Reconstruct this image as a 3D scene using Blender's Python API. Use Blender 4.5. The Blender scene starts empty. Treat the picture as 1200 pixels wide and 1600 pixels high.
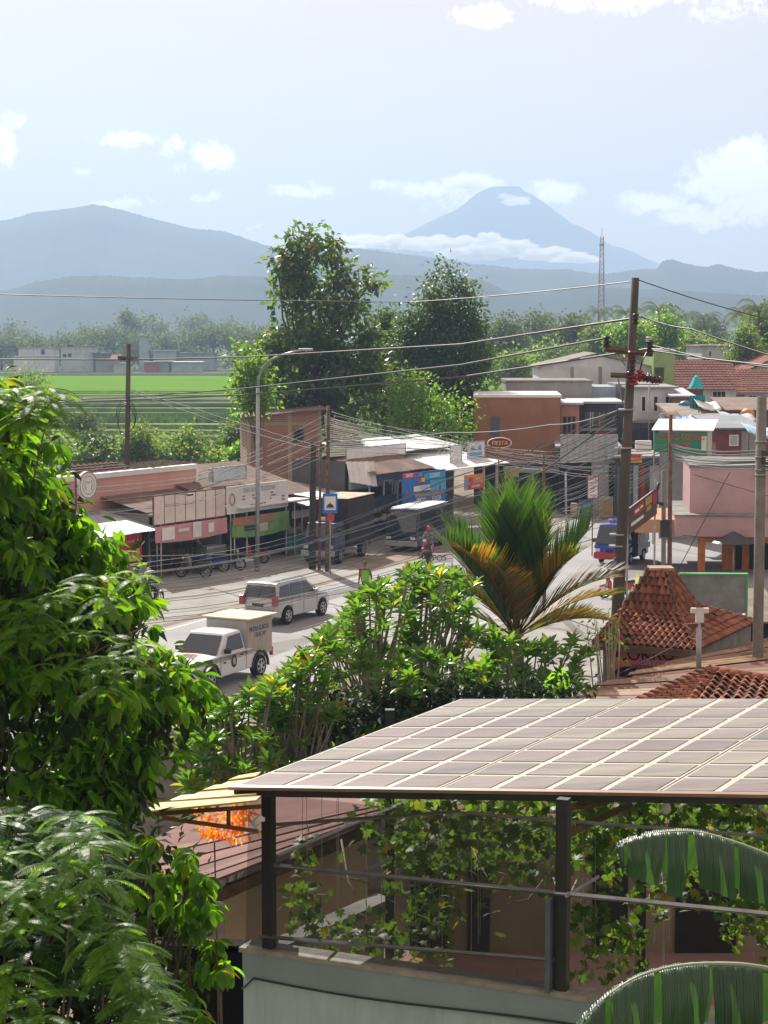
import bpy, math, random
import numpy as np
from mathutils import Vector, Matrix

random.seed(7); rng = np.random.default_rng(7)
SC = bpy.context.scene
COL = SC.collection
# ------------------------------------------------------------ camera
F = 3000.0; H = 11.5; PITCH = math.atan(275 / 3000)
cd = bpy.data.cameras.new('camera'); cam = bpy.data.objects.new('camera', cd); COL.objects.link(cam)
cam.location = (0, 0, H); cam.rotation_euler = (math.radians(90) - PITCH, 0, 0)
cd.sensor_fit = 'VERTICAL'; cd.sensor_height = 36; cd.lens = 36 * F / 1600
cd.clip_start = 0.1; cd.clip_end = 30000
SC.camera = cam
# ------------------------------------------------------------ sun, sky, exposure
SUN_EL = 40; SUN_AZ = -17            # azimuth from +Y, negative = towards the left of the view
SKY_STR = 0.06; SUN_STR = 5.0; HAZE = 0.00030
sd = bpy.data.lights.new('sun', 'SUN'); sun = bpy.data.objects.new('sun', sd); COL.objects.link(sun)
sd.energy = SUN_STR; sd.angle = math.radians(0.5); sd.color = (1, .95, .86)
el, az = math.radians(SUN_EL), math.radians(SUN_AZ)
tosun = Vector((math.sin(az) * math.cos(el), math.cos(az) * math.cos(el), math.sin(el)))
sun.rotation_euler = tosun.to_track_quat('Z', 'Y').to_euler()
SC.view_settings.view_transform = 'Standard'; SC.view_settings.look = 'None'
SC.view_settings.gamma = 1; SC.view_settings.use_curve_mapping = False
SC.view_settings.exposure = 0.72
SC.cycles.max_bounces = 7; SC.cycles.diffuse_bounces = 3; SC.cycles.glossy_bounces = 3
SC.cycles.transmission_bounces = 5; SC.cycles.transparent_max_bounces = 12; SC.cycles.volume_bounces = 1
SC.cycles.sample_clamp_indirect = 6

def ray(px, py):
    u = (px - 600) / F; v = (800 - py) / F; c, s = math.cos(PITCH), math.sin(PITCH)
    return Vector((u, c + v * s, -s + v * c))
def P(px, py, Y):
    r = ray(px, py); t = Y / r.y
    return Vector((r.x * t, Y, H + r.z * t))
def G(px, py, z=0):
    r = ray(px, py); t = (z - H) / r.z
    return Vector((r.x * t, r.y * t, z))
def S(Y): return F / Y          # pixels per metre

# world: physical sky + thin high cloud + small cumulus
W = bpy.data.worlds.new('World'); SC.world = W; W.use_nodes = True
nt = W.node_tree; nt.nodes.clear(); N = nt.nodes; L = nt.links
def nd(t, tree=None, **k):
    n = (tree or N).new(t)
    for a, b in k.items(): setattr(n, a, b)
    return n
def mth(op, a, b=None, c=None, clamp=False, nodes=None, links=None):
    nodes = nodes or N; links = links or L
    n = nodes.new('ShaderNodeMath'); n.operation = op; n.use_clamp = clamp
    for i, v in enumerate((a, b, c)):
        if v is None: continue
        if isinstance(v, (int, float)): n.inputs[i].default_value = v
        else: links.new(v, n.inputs[i])
    return n.outputs[0]
sky = nd('ShaderNodeTexSky', sky_type='NISHITA'); sky.sun_disc = False
sky.sun_elevation = el; sky.sun_rotation = az
sky.altitude = 100; sky.air_density = 1.0; sky.dust_density = 1.6; sky.ozone_density = 1.2
tc = nd('ShaderNodeTexCoord')
def skynoise(scale, detail, vec, rough=.55):
    n = nd('ShaderNodeTexNoise'); n.inputs['Scale'].default_value = scale; n.inputs['Detail'].default_value = detail
    n.inputs['Roughness'].default_value = rough; L.new(vec, n.inputs['Vector']); return n
mp = nd('ShaderNodeMapping'); mp.inputs['Scale'].default_value = (1, 1, 2.6); L.new(tc.outputs['Generated'], mp.inputs[0])
n1 = skynoise(3.2, 8, mp.outputs[0])
thin = nd('ShaderNodeMapRange'); L.new(n1.outputs[0], thin.inputs[0])
thin.inputs[1].default_value = .30; thin.inputs[2].default_value = .66; thin.inputs[3].default_value = .62; thin.inputs[4].default_value = .97
# cumulus puffs, each around a direction of its own, edges broken up by noise
n2 = skynoise(60, 7, tc.outputs['Generated'], .6); n3 = skynoise(230, 5, tc.outputs['Generated'], .62)
dis = nd('ShaderNodeVectorMath', operation='SUBTRACT'); L.new(n2.outputs['Color'], dis.inputs[0]); dis.inputs[1].default_value = (.5, .5, .5)
dsc = nd('ShaderNodeVectorMath', operation='SCALE'); L.new(dis.outputs[0], dsc.inputs[0]); dsc.inputs['Scale'].default_value = .014
nrm = nd('ShaderNodeVectorMath', operation='ADD'); L.new(tc.outputs['Generated'], nrm.inputs[0]); L.new(dsc.outputs[0], nrm.inputs[1])
PUFF = [(1150, 275, 72, 36, 1.1), (1160, 246, 42, 26, 1.1), (1110, 295, 50, 20, 1), (1022, 316, 52, 15, 1.05), (1100, 335, 80, 16, .9), (1185, 318, 66, 26, 1), (1140, 348, 70, 10, .7),
        (868, 300, 38, 15, 1), (735, 288, 48, 16, 1), (670, 300, 54, 15, .85), (600, 292, 28, 10, .7), (475, 297, 55, 12, .85), (520, 300, 30, 9, .6),
        (335, 245, 32, 22, 1.05), (270, 228, 22, 15, .7), (280, 262, 18, 8, .5), (195, 217, 48, 12, .8), (320, 308, 30, 9, .7), (180, 320, 40, 9, .8), (395, 356, 16, 5, .6),
        (750, 24, 42, 16, 1), (10, 225, 16, 34, .8), (20, 188, 20, 14, .7), (130, 270, 16, 6, .6), (720, 318, 60, 16, .6), (560, 380, 50, 14, .8), (240, 312, 18, 6, .6), (940, 3, 120, 20, .6), (1150, 10, 90, 24, .5)]
acc = None
for (px, py, rx, ry, st) in PUFF:
    c = ray(px, py).normalized()
    s = nd('ShaderNodeVectorMath', operation='SUBTRACT'); L.new(nrm.outputs[0], s.inputs[0]); s.inputs[1].default_value = c
    m = nd('ShaderNodeVectorMath', operation='MULTIPLY'); L.new(s.outputs[0], m.inputs[0]); m.inputs[1].default_value = (F / rx, F / rx, F / ry)
    ln = nd('ShaderNodeVectorMath', operation='LENGTH'); L.new(m.outputs[0], ln.inputs[0])
    v = mth('MULTIPLY', mth('SUBTRACT', 1.55, ln.outputs['Value'], clamp=True), st)
    acc = v if acc is None else mth('MAXIMUM', acc, v)
dn = mth('ADD', acc, mth('MULTIPLY', mth('SUBTRACT', n3.outputs[0], .5), 1.5))
puff = nd('ShaderNodeMapRange', interpolation_type='SMOOTHSTEP'); L.new(dn, puff.inputs[0]); puff.inputs[1].default_value = .28; puff.inputs[2].default_value = 1.0
puffm = mth('MULTIPLY', puff.outputs[0], mth('GREATER_THAN', acc, .001))
k = 1 / SKY_STR
mx = nd('ShaderNodeMix', data_type='RGBA'); L.new(thin.outputs[0], mx.inputs[0])
L.new(sky.outputs[0], mx.inputs[6]); mx.inputs[7].default_value = (.66 * k, .51 * k, .42 * k, 1)
mx2 = nd('ShaderNodeMix', data_type='RGBA'); L.new(mth('MULTIPLY', puffm, .97), mx2.inputs[0])
L.new(mx.outputs[2], mx2.inputs[6]); mx2.inputs[7].default_value = (1.35 * k, 1.22 * k, 1.12 * k, 1)
bg = nd('ShaderNodeBackground'); L.new(mx2.outputs[2], bg.inputs[0]); bg.inputs[1].default_value = SKY_STR
wo = nd('ShaderNodeOutputWorld'); L.new(bg.outputs[0], wo.inputs[0])
W.cycles.sampling_method = 'MANUAL'; W.cycles.sample_map_resolution = 512

# ------------------------------------------------------------ object helpers
def tag(o, label=None, cat=None, group=None, kind=None):
    for k_, v_ in (('label', label), ('category', cat), ('group', group), ('kind', kind)):
        if v_: o[k_] = v_
    return o
def thing(name, label, cat, loc=(0, 0, 0), rz=0.0, group=None):
    o = bpy.data.objects.new(name, None); COL.objects.link(o)
    o.location = loc; o.rotation_euler = (0, 0, rz); o.empty_display_size = .2
    return tag(o, label, cat, group)
def link(name, me, mat=None, parent=None, loc=None, rot=None, scale=None):
    o = bpy.data.objects.new(name, me); COL.objects.link(o)
    if mat is not None and len(me.materials) == 0: me.materials.append(mat)
    if parent: o.parent = parent
    if loc is not None: o.location = loc
    if rot is not None: o.rotation_euler = rot
    if scale is not None: o.scale = scale if hasattr(scale, '__len__') else (scale,) * 3
    return o
def copy_tree(o, parent=None):
    c = o.copy(); COL.objects.link(c); c.parent = parent
    for ch in list(o.children): copy_tree(ch, c)
    return c
class MB:
    def __init__(s): s.v = []; s.f = []; s.sm = []
    def add(s, vs, fs, sm=False):
        b = len(s.v); s.v += [tuple(x) for x in vs]
        s.f += [tuple(i + b for i in f) for f in fs]; s.sm += [sm] * len(fs); return s
    def box(s, x0, x1, y0, y1, z0, z1, M=None):
        vs = [(x, y, z) for z in (z0, z1) for y in (y0, y1) for x in (x0, x1)]
        if M is not None: vs = [M @ Vector(q) for q in vs]
        return s.add(vs, [(0, 2, 3, 1), (4, 5, 7, 6), (0, 1, 5, 4), (1, 3, 7, 5), (3, 2, 6, 7), (2, 0, 4, 6)])
    def quad(s, *p): return s.add(p, [tuple(range(len(p)))])
    def slab(s, pts, t):                        # polygon with thickness t along -normal
        pts = [Vector(q) for q in pts]; n = (pts[1] - pts[0]).cross(pts[-1] - pts[0]).normalized() * t
        m = len(pts); vs = pts + [q - n for q in pts]
        fs = [tuple(range(m)), tuple(range(2 * m - 1, m - 1, -1))] + [(i, i + m, (i + 1) % m + m, (i + 1) % m) for i in range(m)]
        return s.add(vs, fs)
    def tube(s, pts, r, n=6, cap=True, sm=True):
        pts = [Vector(q) for q in pts]; m = len(pts)
        rs = [r] * m if isinstance(r, (int, float)) else list(r)
        vs = []; prev = None
        for i, q in enumerate(pts):
            t = (pts[min(i + 1, m - 1)] - pts[max(i - 1, 0)])
            t = t.normalized() if t.length > 1e-9 else Vector((0, 0, 1))
            if prev is None:
                a = t.orthogonal().normalized()
            else:
                a = (prev - t * prev.dot(t)); a = a.normalized() if a.length > 1e-6 else t.orthogonal().normalized()
            prev = a; b = t.cross(a)
            for j in range(n):
                w = 2 * math.pi * (j + .5) / n
                vs.append(q + (a * math.cos(w) + b * math.sin(w)) * rs[i])
        fs = [(i * n + j, i * n + (j + 1) % n, (i + 1) * n + (j + 1) % n, (i + 1) * n + j) for i in range(m - 1) for j in range(n)]
        s.add(vs, fs, sm)
        if cap:
            b = len(s.v) - len(vs)
            s.f += [tuple(b + j for j in range(n - 1, -1, -1)), tuple(b + (m - 1) * n + j for j in range(n))]; s.sm += [False, False]
        return s
    def cyl(s, c, ax, r, h, n=16, r2=None, sm=True):      # centred disc stack along axis
        c = Vector(c); ax = Vector(ax).normalized()
        return s.tube([c - ax * h / 2, c + ax * h / 2], [r, r if r2 is None else r2], n, True, sm)
    def prism(s, poly, y0, y1, M=None):         # poly in (x,z), extruded along y
        m = len(poly); vs = [(x, y0, z) for x, z in poly] + [(x, y1, z) for x, z in poly]
        if M is not None: vs = [M @ Vector(q) for q in vs]
        return s.add(vs, [tuple(range(m)), tuple(range(2 * m - 1, m - 1, -1))] + [(i, i + m, (i + 1) % m + m, (i + 1) % m) for i in range(m)])
    def corr(s, a, b, c, d, amp=.03, pitch=.09, t=.006):  # corrugated sheet a-b along waves' spread, a-d along the ribs
        a, b, c, d = map(Vector, (a, b, c, d)); L_ = (b - a).length; n = max(8, int(L_ / pitch * 4)); nn = (b - a).cross(d - a).normalized()
        vs = []
        for i in range(n + 1):
            u = i / n; o_ = nn * amp * math.sin(u * L_ / pitch * 2 * math.pi)
            vs += [a.lerp(b, u) + o_, d.lerp(c, u) + o_]
        return s.add(vs, [(2 * i, 2 * i + 2, 2 * i + 3, 2 * i + 1) for i in range(n)], True)
    def mesh(s, name):
        me = bpy.data.meshes.new(name); me.from_pydata(s.v, [], s.f)
        me.polygons.foreach_set('use_smooth', s.sm); me.update(); return me
    def build(s, name, mat, parent=None, kind=None, bev=0, label=None):
        me = s.mesh(name); me.materials.append(mat)
        o = bpy.data.objects.new(name, me); COL.objects.link(o)
        if parent: o.parent = parent
        if kind: o['kind'] = kind
        if label: o['label'] = label
        if bev:
            m = o.modifiers.new('bevel', 'BEVEL'); m.width = bev; m.segments = 2; m.limit_method = 'ANGLE'; m.angle_limit = .6
        return o
def npmesh(name, V, Fa, smooth=False):
    V = np.asarray(V, dtype=np.float32).reshape(-1, 3); Fa = np.asarray(Fa, dtype=np.int32)
    k_ = Fa.shape[1]; me = bpy.data.meshes.new(name)
    me.vertices.add(len(V)); me.vertices.foreach_set('co', V.ravel())
    me.loops.add(Fa.size); me.loops.foreach_set('vertex_index', Fa.ravel())
    me.polygons.add(len(Fa)); me.polygons.foreach_set('loop_start', np.arange(0, Fa.size, k_, dtype=np.int32))
    me.polygons.foreach_set('loop_total', np.full(len(Fa), k_, dtype=np.int32))
    if smooth: me.polygons.foreach_set('use_smooth', np.ones(len(Fa), dtype=bool))
    me.update(calc_edges=True); return me

# ------------------------------------------------------------ materials
_m = {}
def M(name, col, rough=.8, var=.16, scale=2.5, bump=.0, metal=0., dirt=0., dcol=(.10, .085, .07), stretch=None, spec=.4, emit=None, alpha=None, coat=0, pvar=.12):
    if name in _m: return _m[name]
    if rough >= .75 and spec == .4: spec = .16
    m = bpy.data.materials.new(name); m.use_nodes = True; _m[name] = m
    t = m.node_tree; b = t.nodes['Principled BSDF']; ns, ls = t.nodes, t.links
    co = ns.new('ShaderNodeTexCoord'); mpn = ns.new('ShaderNodeMapping'); ls.new(co.outputs['Object'], mpn.inputs[0])
    if stretch: mpn.inputs['Scale'].default_value = stretch
    nz = ns.new('ShaderNodeTexNoise'); nz.inputs['Scale'].default_value = scale; nz.inputs['Detail'].default_value = 6
    nz.inputs['Roughness'].default_value = .62; ls.new(mpn.outputs[0], nz.inputs['Vector'])
    mr = ns.new('ShaderNodeMapRange'); ls.new(nz.outputs[0], mr.inputs[0]); mr.inputs[1].default_value = .3; mr.inputs[2].default_value = .7
    mr.inputs[3].default_value = 1 - var; mr.inputs[4].default_value = 1 + var
    oi = ns.new('ShaderNodeObjectInfo'); pr = ns.new('ShaderNodeMapRange'); ls.new(oi.outputs['Random'], pr.inputs[0])
    pr.inputs[3].default_value = 1 - pvar; pr.inputs[4].default_value = 1 + pvar
    mu = mth('MULTIPLY', mr.outputs[0], pr.outputs[0], nodes=ns, links=ls)
    vm = ns.new('ShaderNodeVectorMath'); vm.operation = 'SCALE'; vm.inputs[0].default_value = col[:3]; ls.new(mu, vm.inputs['Scale'])
    out = vm.outputs[0]
    if dirt:
        n2_ = ns.new('ShaderNodeTexNoise'); n2_.inputs['Scale'].default_value = scale * .55; n2_.inputs['Detail'].default_value = 8; n2_.inputs['Roughness'].default_value = .72
        ls.new(mpn.outputs[0], n2_.inputs['Vector'])
        r2 = ns.new('ShaderNodeMapRange'); ls.new(n2_.outputs[0], r2.inputs[0]); r2.inputs[1].default_value = .46; r2.inputs[2].default_value = .68; r2.inputs[4].default_value = dirt
        mxn = ns.new('ShaderNodeMix'); mxn.data_type = 'RGBA'; ls.new(r2.outputs[0], mxn.inputs[0]); ls.new(out, mxn.inputs[6]); mxn.inputs[7].default_value = (*dcol, 1)
        out = mxn.outputs[2]
    ls.new(out, b.inputs['Base Color'])
    b.inputs['Roughness'].default_value = rough; b.inputs['Metallic'].default_value = metal; b.inputs['Specular IOR Level'].default_value = spec
    if coat: b.inputs['Coat Weight'].default_value = coat; b.inputs['Coat Roughness'].default_value = .08
    if bump:
        bp = ns.new('ShaderNodeBump'); bp.inputs['Strength'].default_value = bump; bp.inputs['Distance'].default_value = .03
        n4 = ns.new('ShaderNodeTexNoise'); n4.inputs['Scale'].default_value = scale * 8; n4.inputs['Detail'].default_value = 4; ls.new(mpn.outputs[0], n4.inputs['Vector'])
        ls.new(n4.outputs[0], bp.inputs['Height']); ls.new(bp.outputs[0], b.inputs['Normal'])
    if emit: b.inputs['Emission Color'].default_value = (*emit[:3], 1); b.inputs['Emission Strength'].default_value = emit[3]
    if alpha is not None: b.inputs['Alpha'].default_value = alpha
    return m
def leafmat(name, c1, c2, tr=.45, rough=.45, c3=None, p3=.08, spec=.35):
    if name in _m: return _m[name]
    m = bpy.data.materials.new(name); m.use_nodes = True; _m[name] = m
    t = m.node_tree; ns, ls = t.nodes, t.links; b = ns['Principled BSDF']; o = ns['Material Output']
    g = ns.new('ShaderNodeNewGeometry'); cr = ns.new('ShaderNodeValToRGB')
    oi = ns.new('ShaderNodeObjectInfo')
    fr = mth('FRACT', mth('ADD', g.outputs['Random Per Island'], oi.outputs['Random'], nodes=ns, links=ls), nodes=ns, links=ls)
    ls.new(fr, cr.inputs[0])
    cr.color_ramp.elements[0].color = (*c1, 1); cr.color_ramp.elements[1].color = (*c2, 1)
    cr.color_ramp.elements[1].position = 1 - p3 - .01 if c3 else 1
    if c3: e = cr.color_ramp.elements.new(1 - p3); e.color = (*c3, 1)
    ls.new(cr.outputs[0], b.inputs['Base Color']); b.inputs['Roughness'].default_value = rough; b.inputs['Specular IOR Level'].default_value = spec
    tl = ns.new('ShaderNodeBsdfTranslucent'); vm = ns.new('ShaderNodeVectorMath'); vm.operation = 'MULTIPLY'
    ls.new(cr.outputs[0], vm.inputs[0]); vm.inputs[1].default_value = (3.6, 3.5, 1.0); ls.new(vm.outputs[0], tl.inputs[0])
    mx_ = ns.new('ShaderNodeMixShader'); mx_.inputs[0].default_value = tr
    ls.new(b.outputs[0], mx_.inputs[1]); ls.new(tl.outputs[0], mx_.inputs[2]); ls.new(mx_.outputs[0], o.inputs[0])
    return m
def glassmat(name, col=(.02, .025, .03), rough=.06):
    return M(name, col, rough=rough, var=.1, spec=.9, pvar=.0)
MT = lambda: None
white = M('white_paint', (.72, .72, .70), .55, .06, 1.2, dirt=.25, dcol=(.45, .42, .38))
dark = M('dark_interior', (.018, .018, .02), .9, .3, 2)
blackm = M('black_steel', (.02, .022, .026), .45, .25, 6, dirt=.2, dcol=(.06, .05, .045))
galv = M('galvanised_steel', (.34, .36, .38), .42, .2, 5, metal=.6, dirt=.35, dcol=(.16, .12, .09))
rust = M('rusty_steel', (.13, .065, .045), .8, .35, 6, dirt=.6, dcol=(.25, .20, .18))
conc = M('weathered_concrete', (.24, .235, .22), .9, .22, 1.6, bump=.3, dirt=.55, dcol=(.075, .07, .062))
wood = M('weathered_wood', (.13, .085, .055), .85, .35, 5, bump=.2, dirt=.4, dcol=(.05, .04, .032))
bark = M('tree_bark', (.12, .10, .08), .9, .35, 8, bump=.4)
palebark = M('pale_branch', (.26, .24, .20), .85, .3, 9, bump=.3)
tyre = M('tyre_rubber', (.018, .018, .018), .85, .2, 10)
rim = M('alloy_rim', (.45, .46, .47), .35, .1, 10, metal=.8)
glass = glassmat('dark_glass')
def text(body, mat, parent, size, loc, rot, extr=.004, name='lettering', align='CENTER', sx=1.0, shear=0):
    cu = bpy.data.curves.new(name, 'FONT'); cu.body = body; cu.size = size; cu.extrude = extr; cu.align_x = align; cu.align_y = 'CENTER'
    cu.space_line = .85; cu.shear = shear
    to = bpy.data.objects.new(name, cu); COL.objects.link(to)
    dg = bpy.context.evaluated_depsgraph_get(); me = bpy.data.meshes.new_from_object(to.evaluated_get(dg))
    bpy.data.objects.remove(to); me.name = name; me.materials.clear(); me.materials.append(mat)
    o = link(name, me, None, parent, loc, rot, (sx, 1, 1)); return o

class Fr:
    """vertical plane frame: origin A on the ground, x along the facade, y to its back"""
    def __init__(s, A, rz): s.A = Vector((A[0], A[1], 0)); s.rz = rz; s.d = Vector((math.cos(rz), math.sin(rz), 0)); s.n = Vector((-math.sin(rz), math.cos(rz), 0))
    def kz(s, px, py, off=0):
        r = ray(px, py); o_ = s.A + s.n * off - Vector((0, 0, 0))
        t = (o_.dot(s.n)) / Vector((r.x, r.y, 0)).dot(s.n)
        p = r * t; return ((p - s.A).dot(s.d), H + r.z * t)
    def w(s, k_, off, z): return s.A + s.d * k_ + s.n * off + Vector((0, 0, z))
def wedge(lo, hi): return random.uniform(lo, hi)
# ------------------------------------------------------------ terrain
grassg = M('ground_grass', (.075, .10, .035), .95, .35, .25, bump=.3, dirt=.5, dcol=(.14, .11, .07), spec=.1)
def gz(y):
    pts = [(-80, 0), (150, 0), (205, -5), (255, -5), (268, -3.9), (283, -3.3), (330, -2.1), (372, -.1), (9000, -.1)]
    for (a, b_), (c, d) in zip(pts, pts[1:]):
        if y <= c: return b_ + (d - b_) * (y - a) / (c - a)
    return -.1
ys = [-80, -20, 40, 90, 150, 180, 205, 255, 268, 283, 300, 330, 372, 500, 700, 1100, 2000, 4000, 6400]
xs = [-3000, -1200, -500, -200, -80, -30, 0, 30, 80, 200, 500, 1200, 3000]
V = [(x, y, gz(y) - (.02 if y < 150 else .05)) for y in ys for x in xs]; nx = len(xs)
Fa = [(j * nx + i, j * nx + i + 1, (j + 1) * nx + i + 1, (j + 1) * nx + i) for j in range(len(ys) - 1) for i in range(nx - 1)]
g = link('ground', npmesh('ground', V, Fa), grassg); g['kind'] = 'structure'
rice = M('young_rice', (.125, .26, .018), .9, .25, .05, bump=.2, stretch=(1, 6, 1), dirt=.35, dcol=(.07, .15, .01), spec=.0)
bundm = M('grass_bund', (.17, .29, .05), .9, .4, .3, dirt=.4, dcol=(.07, .10, .03), spec=.05)
mud = M('flooded_mud', (.028, .045, .03), .9, .35, .3, dirt=.5, dcol=(.05, .08, .03), spec=.08)
def strip(name, y0, y1, z, mat, x0=-160, x1=40, wob=.6, n=60, seed=0, th=0):
    r_ = random.Random(seed); a = []; b_ = []
    ph = [r_.uniform(0, 6) for _ in range(4)]
    for i in range(n + 1):
        x = x0 + (x1 - x0) * i / n
        w0 = wob * (math.sin(x * .05 + ph[0]) + .5 * math.sin(x * .17 + ph[1])); w1 = wob * (math.sin(x * .05 + ph[2]) + .5 * math.sin(x * .13 + ph[3]))
        a.append((x, y0 + w0, z)); b_.append((x, y1 + w1, z))
    m = MB(); m.add(a + b_, [(i, i + 1, n + 2 + i, n + 1 + i) for i in range(n)])
    if th:
        m.add(a + [(x, y, z - th) for x, y, z in a], [(i, n + 1 + i, n + 2 + i, i + 1) for i in range(n)])
    return tag(m.build(name, mat), kind='structure')
strip('rice_field', 374, 598, .02, rice, wob=0)
for i, (yy, w_) in enumerate([(384, .7), (398, .5), (560, 3.0), (575, 5.), (590, 4)]):
    strip('field_bund', yy, yy + w_, .25, bundm if i < 2 else M('dry_bund', (.12, .14, .07), .9, .3, .4), wob=.5, seed=i, th=.3)
lines = [(621, -.4), (627, -.7), (633, -1.), (640, -1.4), (648, -1.8), (657, -2.2), (666, -2.6), (676, -3.0), (686, -3.4), (696, -3.8), (706, -4.3)]
prev = 374
for i, (py, z) in enumerate(lines):
    y = (H - z) * 3000 / (py - 525)
    strip('paddy_terrace', y + .4, prev - .2, z - .12, mud if i % 3 else M('dull_rice', (.06, .12, .03), .9, .3, .2, spec=.0), wob=.0, seed=20 + i)
    strip('grass_bund', y, y + (1.4 if i < 3 else 2.2), z + .35, bundm, wob=1.2, seed=40 + i, th=1.0)
    prev = y
# overgrown bank between two terraces
bank = MB()
for i in range(900):
    u = random.random(); x = -52 + 32 * u; y = 312 + random.uniform(-3, 4); hgt = 1.2 * min(1, u * 4) * random.uniform(.5, 1.1)
    a = random.uniform(0, 6.3); r_ = random.uniform(.5, .9)
    bank.add([(x - r_ * math.cos(a), y - r_ * math.sin(a), -2.6), (x + r_ * math.cos(a), y + r_ * math.sin(a), -2.6), (x + random.uniform(-.3, .3), y, -2.4 + hgt)], [(0, 1, 2)])
tag(bank.build('tall_grass', bundm), 'long grass on the bank above the dark flooded terraces', 'grass', kind='stuff')

# ------------------------------------------------------------ hills
def ridge(name, prof, D, back, mat, jag=1.0, seed=1, step=4, tree=0):
    r_ = random.Random(seed); x0, x1 = prof[0][0], prof[-1][0]; n = int((x1 - x0) / step)
    tops = []
    for i in range(n + 1):
        px = x0 + (x1 - x0) * i / n
        for (a, b_), (c, d) in zip(prof, prof[1:]):
            if px <= c + 1e-6: t = (px - a) / (c - a); t2 = t * t * (3 - 2 * t) * .4 + t * .6; py = b_ + (d - b_) * t2; break
        py += jag * (.9 * math.sin(px * .11 + seed) + .6 * math.sin(px * .27 + seed * 2) + r_.uniform(-.5, .5))
        if tree: py -= tree * (r_.random() ** 3) * 2.0
        tops.append(P(px, py, D))
    zs = [p.z for p in tops]; zsm = [sum(zs[max(0, i - 12):i + 13]) / len(zs[max(0, i - 12):i + 13]) for i in range(n + 1)]
    rows = 9; V = []
    sp = [[r_.uniform(-1, 1) for _ in range(n // 5 + 3)] for _ in range(3)]
    def sn(k_, i, q): a = i / q; j = int(a); f_ = a - j; return sp[k_][j % len(sp[k_])] * (1 - f_) + sp[k_][(j + 1) % len(sp[k_])] * f_
    for r in range(rows + 1):
        t = r / rows
        for i, p in enumerate(tops):
            zz_ = zsm[i] * .97 if r < rows else p.z; z = -2 + (zz_ + 2) * (t ** 1.15); sw = (sn(0, i, 40) * .5 + sn(1, i, 70)) * math.sin(t * 3.14) * back * .08
            V.append((p.x, D - back * (1 - t) + sw, z + abs(sw) * .0))
    for i, p in enumerate(tops): V.append((p.x, D + back, -2))
    m_ = n + 1
    Fa = [(j * m_ + i, j * m_ + i + 1, (j + 1) * m_ + i + 1, (j + 1) * m_ + i) for j in range(rows + 1) for i in range(n)]
    return tag(link(name, npmesh(name, V, Fa, True), mat), kind='structure')
forest = M('forested_slope', (.012, .026, .022), .95, .5, .02, dirt=.5, dcol=(.010, .018, .014))
volc = M('volcano_slope', (.045, .06, .05), .95, .3, .004, dirt=.5, dcol=(.08, .075, .07))
ridge('volcano', [(380, 440), (520, 408), (620, 370), (700, 334), (757, 296), (772, 291), (808, 291), (826, 302), (900, 351), (960, 384), (1040, 414), (1200, 450)], 6000, 300, volc, .5, 3)
ridge('mountain_ridge', [(-300, 470), (-150, 400), (0, 346), (60, 331), (110, 326), (145, 319), (185, 327), (240, 342), (300, 357), (345, 361), (420, 384), (480, 400), (560, 430), (700, 470)], 3500, 500, forest, .35, 5, 2, tree=.7)
ridge('mountain_ridge', [(300, 450), (420, 396), (500, 386), (560, 388), (620, 396), (680, 403), (750, 414), (825, 421), (881, 421), (945, 429), (982, 423), (1027, 420), (1035, 408), (1046, 406), (1072, 412), (1102, 418), (1125, 413), (1150, 420), (1181, 425), (1260, 420), (1500, 440)], 2900, 400, forest, .5, 8, 2, tree=.8)
ridge('foothill', [(-300, 470), (0, 456), (60, 440), (110, 432), (160, 431), (230, 434), (290, 437), (350, 431), (420, 433), (520, 425), (620, 430), (700, 432), (750, 437), (800, 458), (850, 459), (900, 446), (1000, 452), (1200, 462), (1500, 455)], 1900, 300, forest, .45, 11, 2, tree=.8)
# haze: one closed box of pale air round everything
hz = bpy.data.materials.new('haze'); hz.use_nodes = True; ht = hz.node_tree; ht.nodes.clear()
pv = ht.nodes.new('ShaderNodeVolumePrincipled'); pv.inputs['Color'].default_value = (.395, .54, .77, 1); pv.inputs['Density'].default_value = HAZE; pv.inputs['Anisotropy'].default_value = .35
ho = ht.nodes.new('ShaderNodeOutputMaterial'); ht.links.new(pv.outputs[0], ho.inputs['Volume'])
tag(MB().box(-3100, 3100, -100, 6500, -7, 500).build('haze', hz), 'pale morning haze over the valley', 'haze', kind='stuff')
# low cloud bank lying against the volcano
def cloudbank(prof, D, dens, label, seed):
    r_ = random.Random(seed); base = None
    for (px, py, rx, ry) in prof:
        pass
    cm = bpy.data.materials.new('cloud_vapour'); cm.use_nodes = True; t = cm.node_tree; t.nodes.clear()
    v = t.nodes.new('ShaderNodeVolumePrincipled'); v.inputs['Color'].default_value = (1, 1, 1, 1); v.inputs['Density'].default_value = dens; v.inputs['Anisotropy'].default_value = .75
    o_ = t.nodes.new('ShaderNodeOutputMaterial'); t.links.new(v.outputs[0], o_.inputs['Volume'])
    import bmesh
    bm = bmesh.new()
    for (px, py, rx, ry) in prof:
        c = P(px, py, D); s = D / F
        ret = bmesh.ops.create_icosphere(bm, subdivisions=4, radius=1)
        ph = [r_.uniform(0, 6) for _ in range(6)]
        for vv in ret['verts']:
            q = vv.co.copy(); d = 1 + .16 * math.sin(q.x * 4 + ph[0]) * math.sin(q.z * 3 + ph[1]) + .13 * math.sin(q.x * 9 + ph[2] + q.y * 3) * math.cos(q.z * 7 + ph[3]) + .07 * math.sin(q.x * 19 + ph[4]) * math.sin(q.z * 15 + ph[5])
            vv.co = Vector((c.x + q.x * d * rx * s, c.y + q.y * d * rx * s * .6, c.z + q.z * d * ry * s * (1.25 if q.z > 0 else .7)))
    me = bpy.data.meshes.new('cloud_bank'); bm.to_mesh(me); bm.free()
    vb = [0]
    return tag(link('cloud_bank', me, cm), label, 'cloud', kind='stuff')
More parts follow.
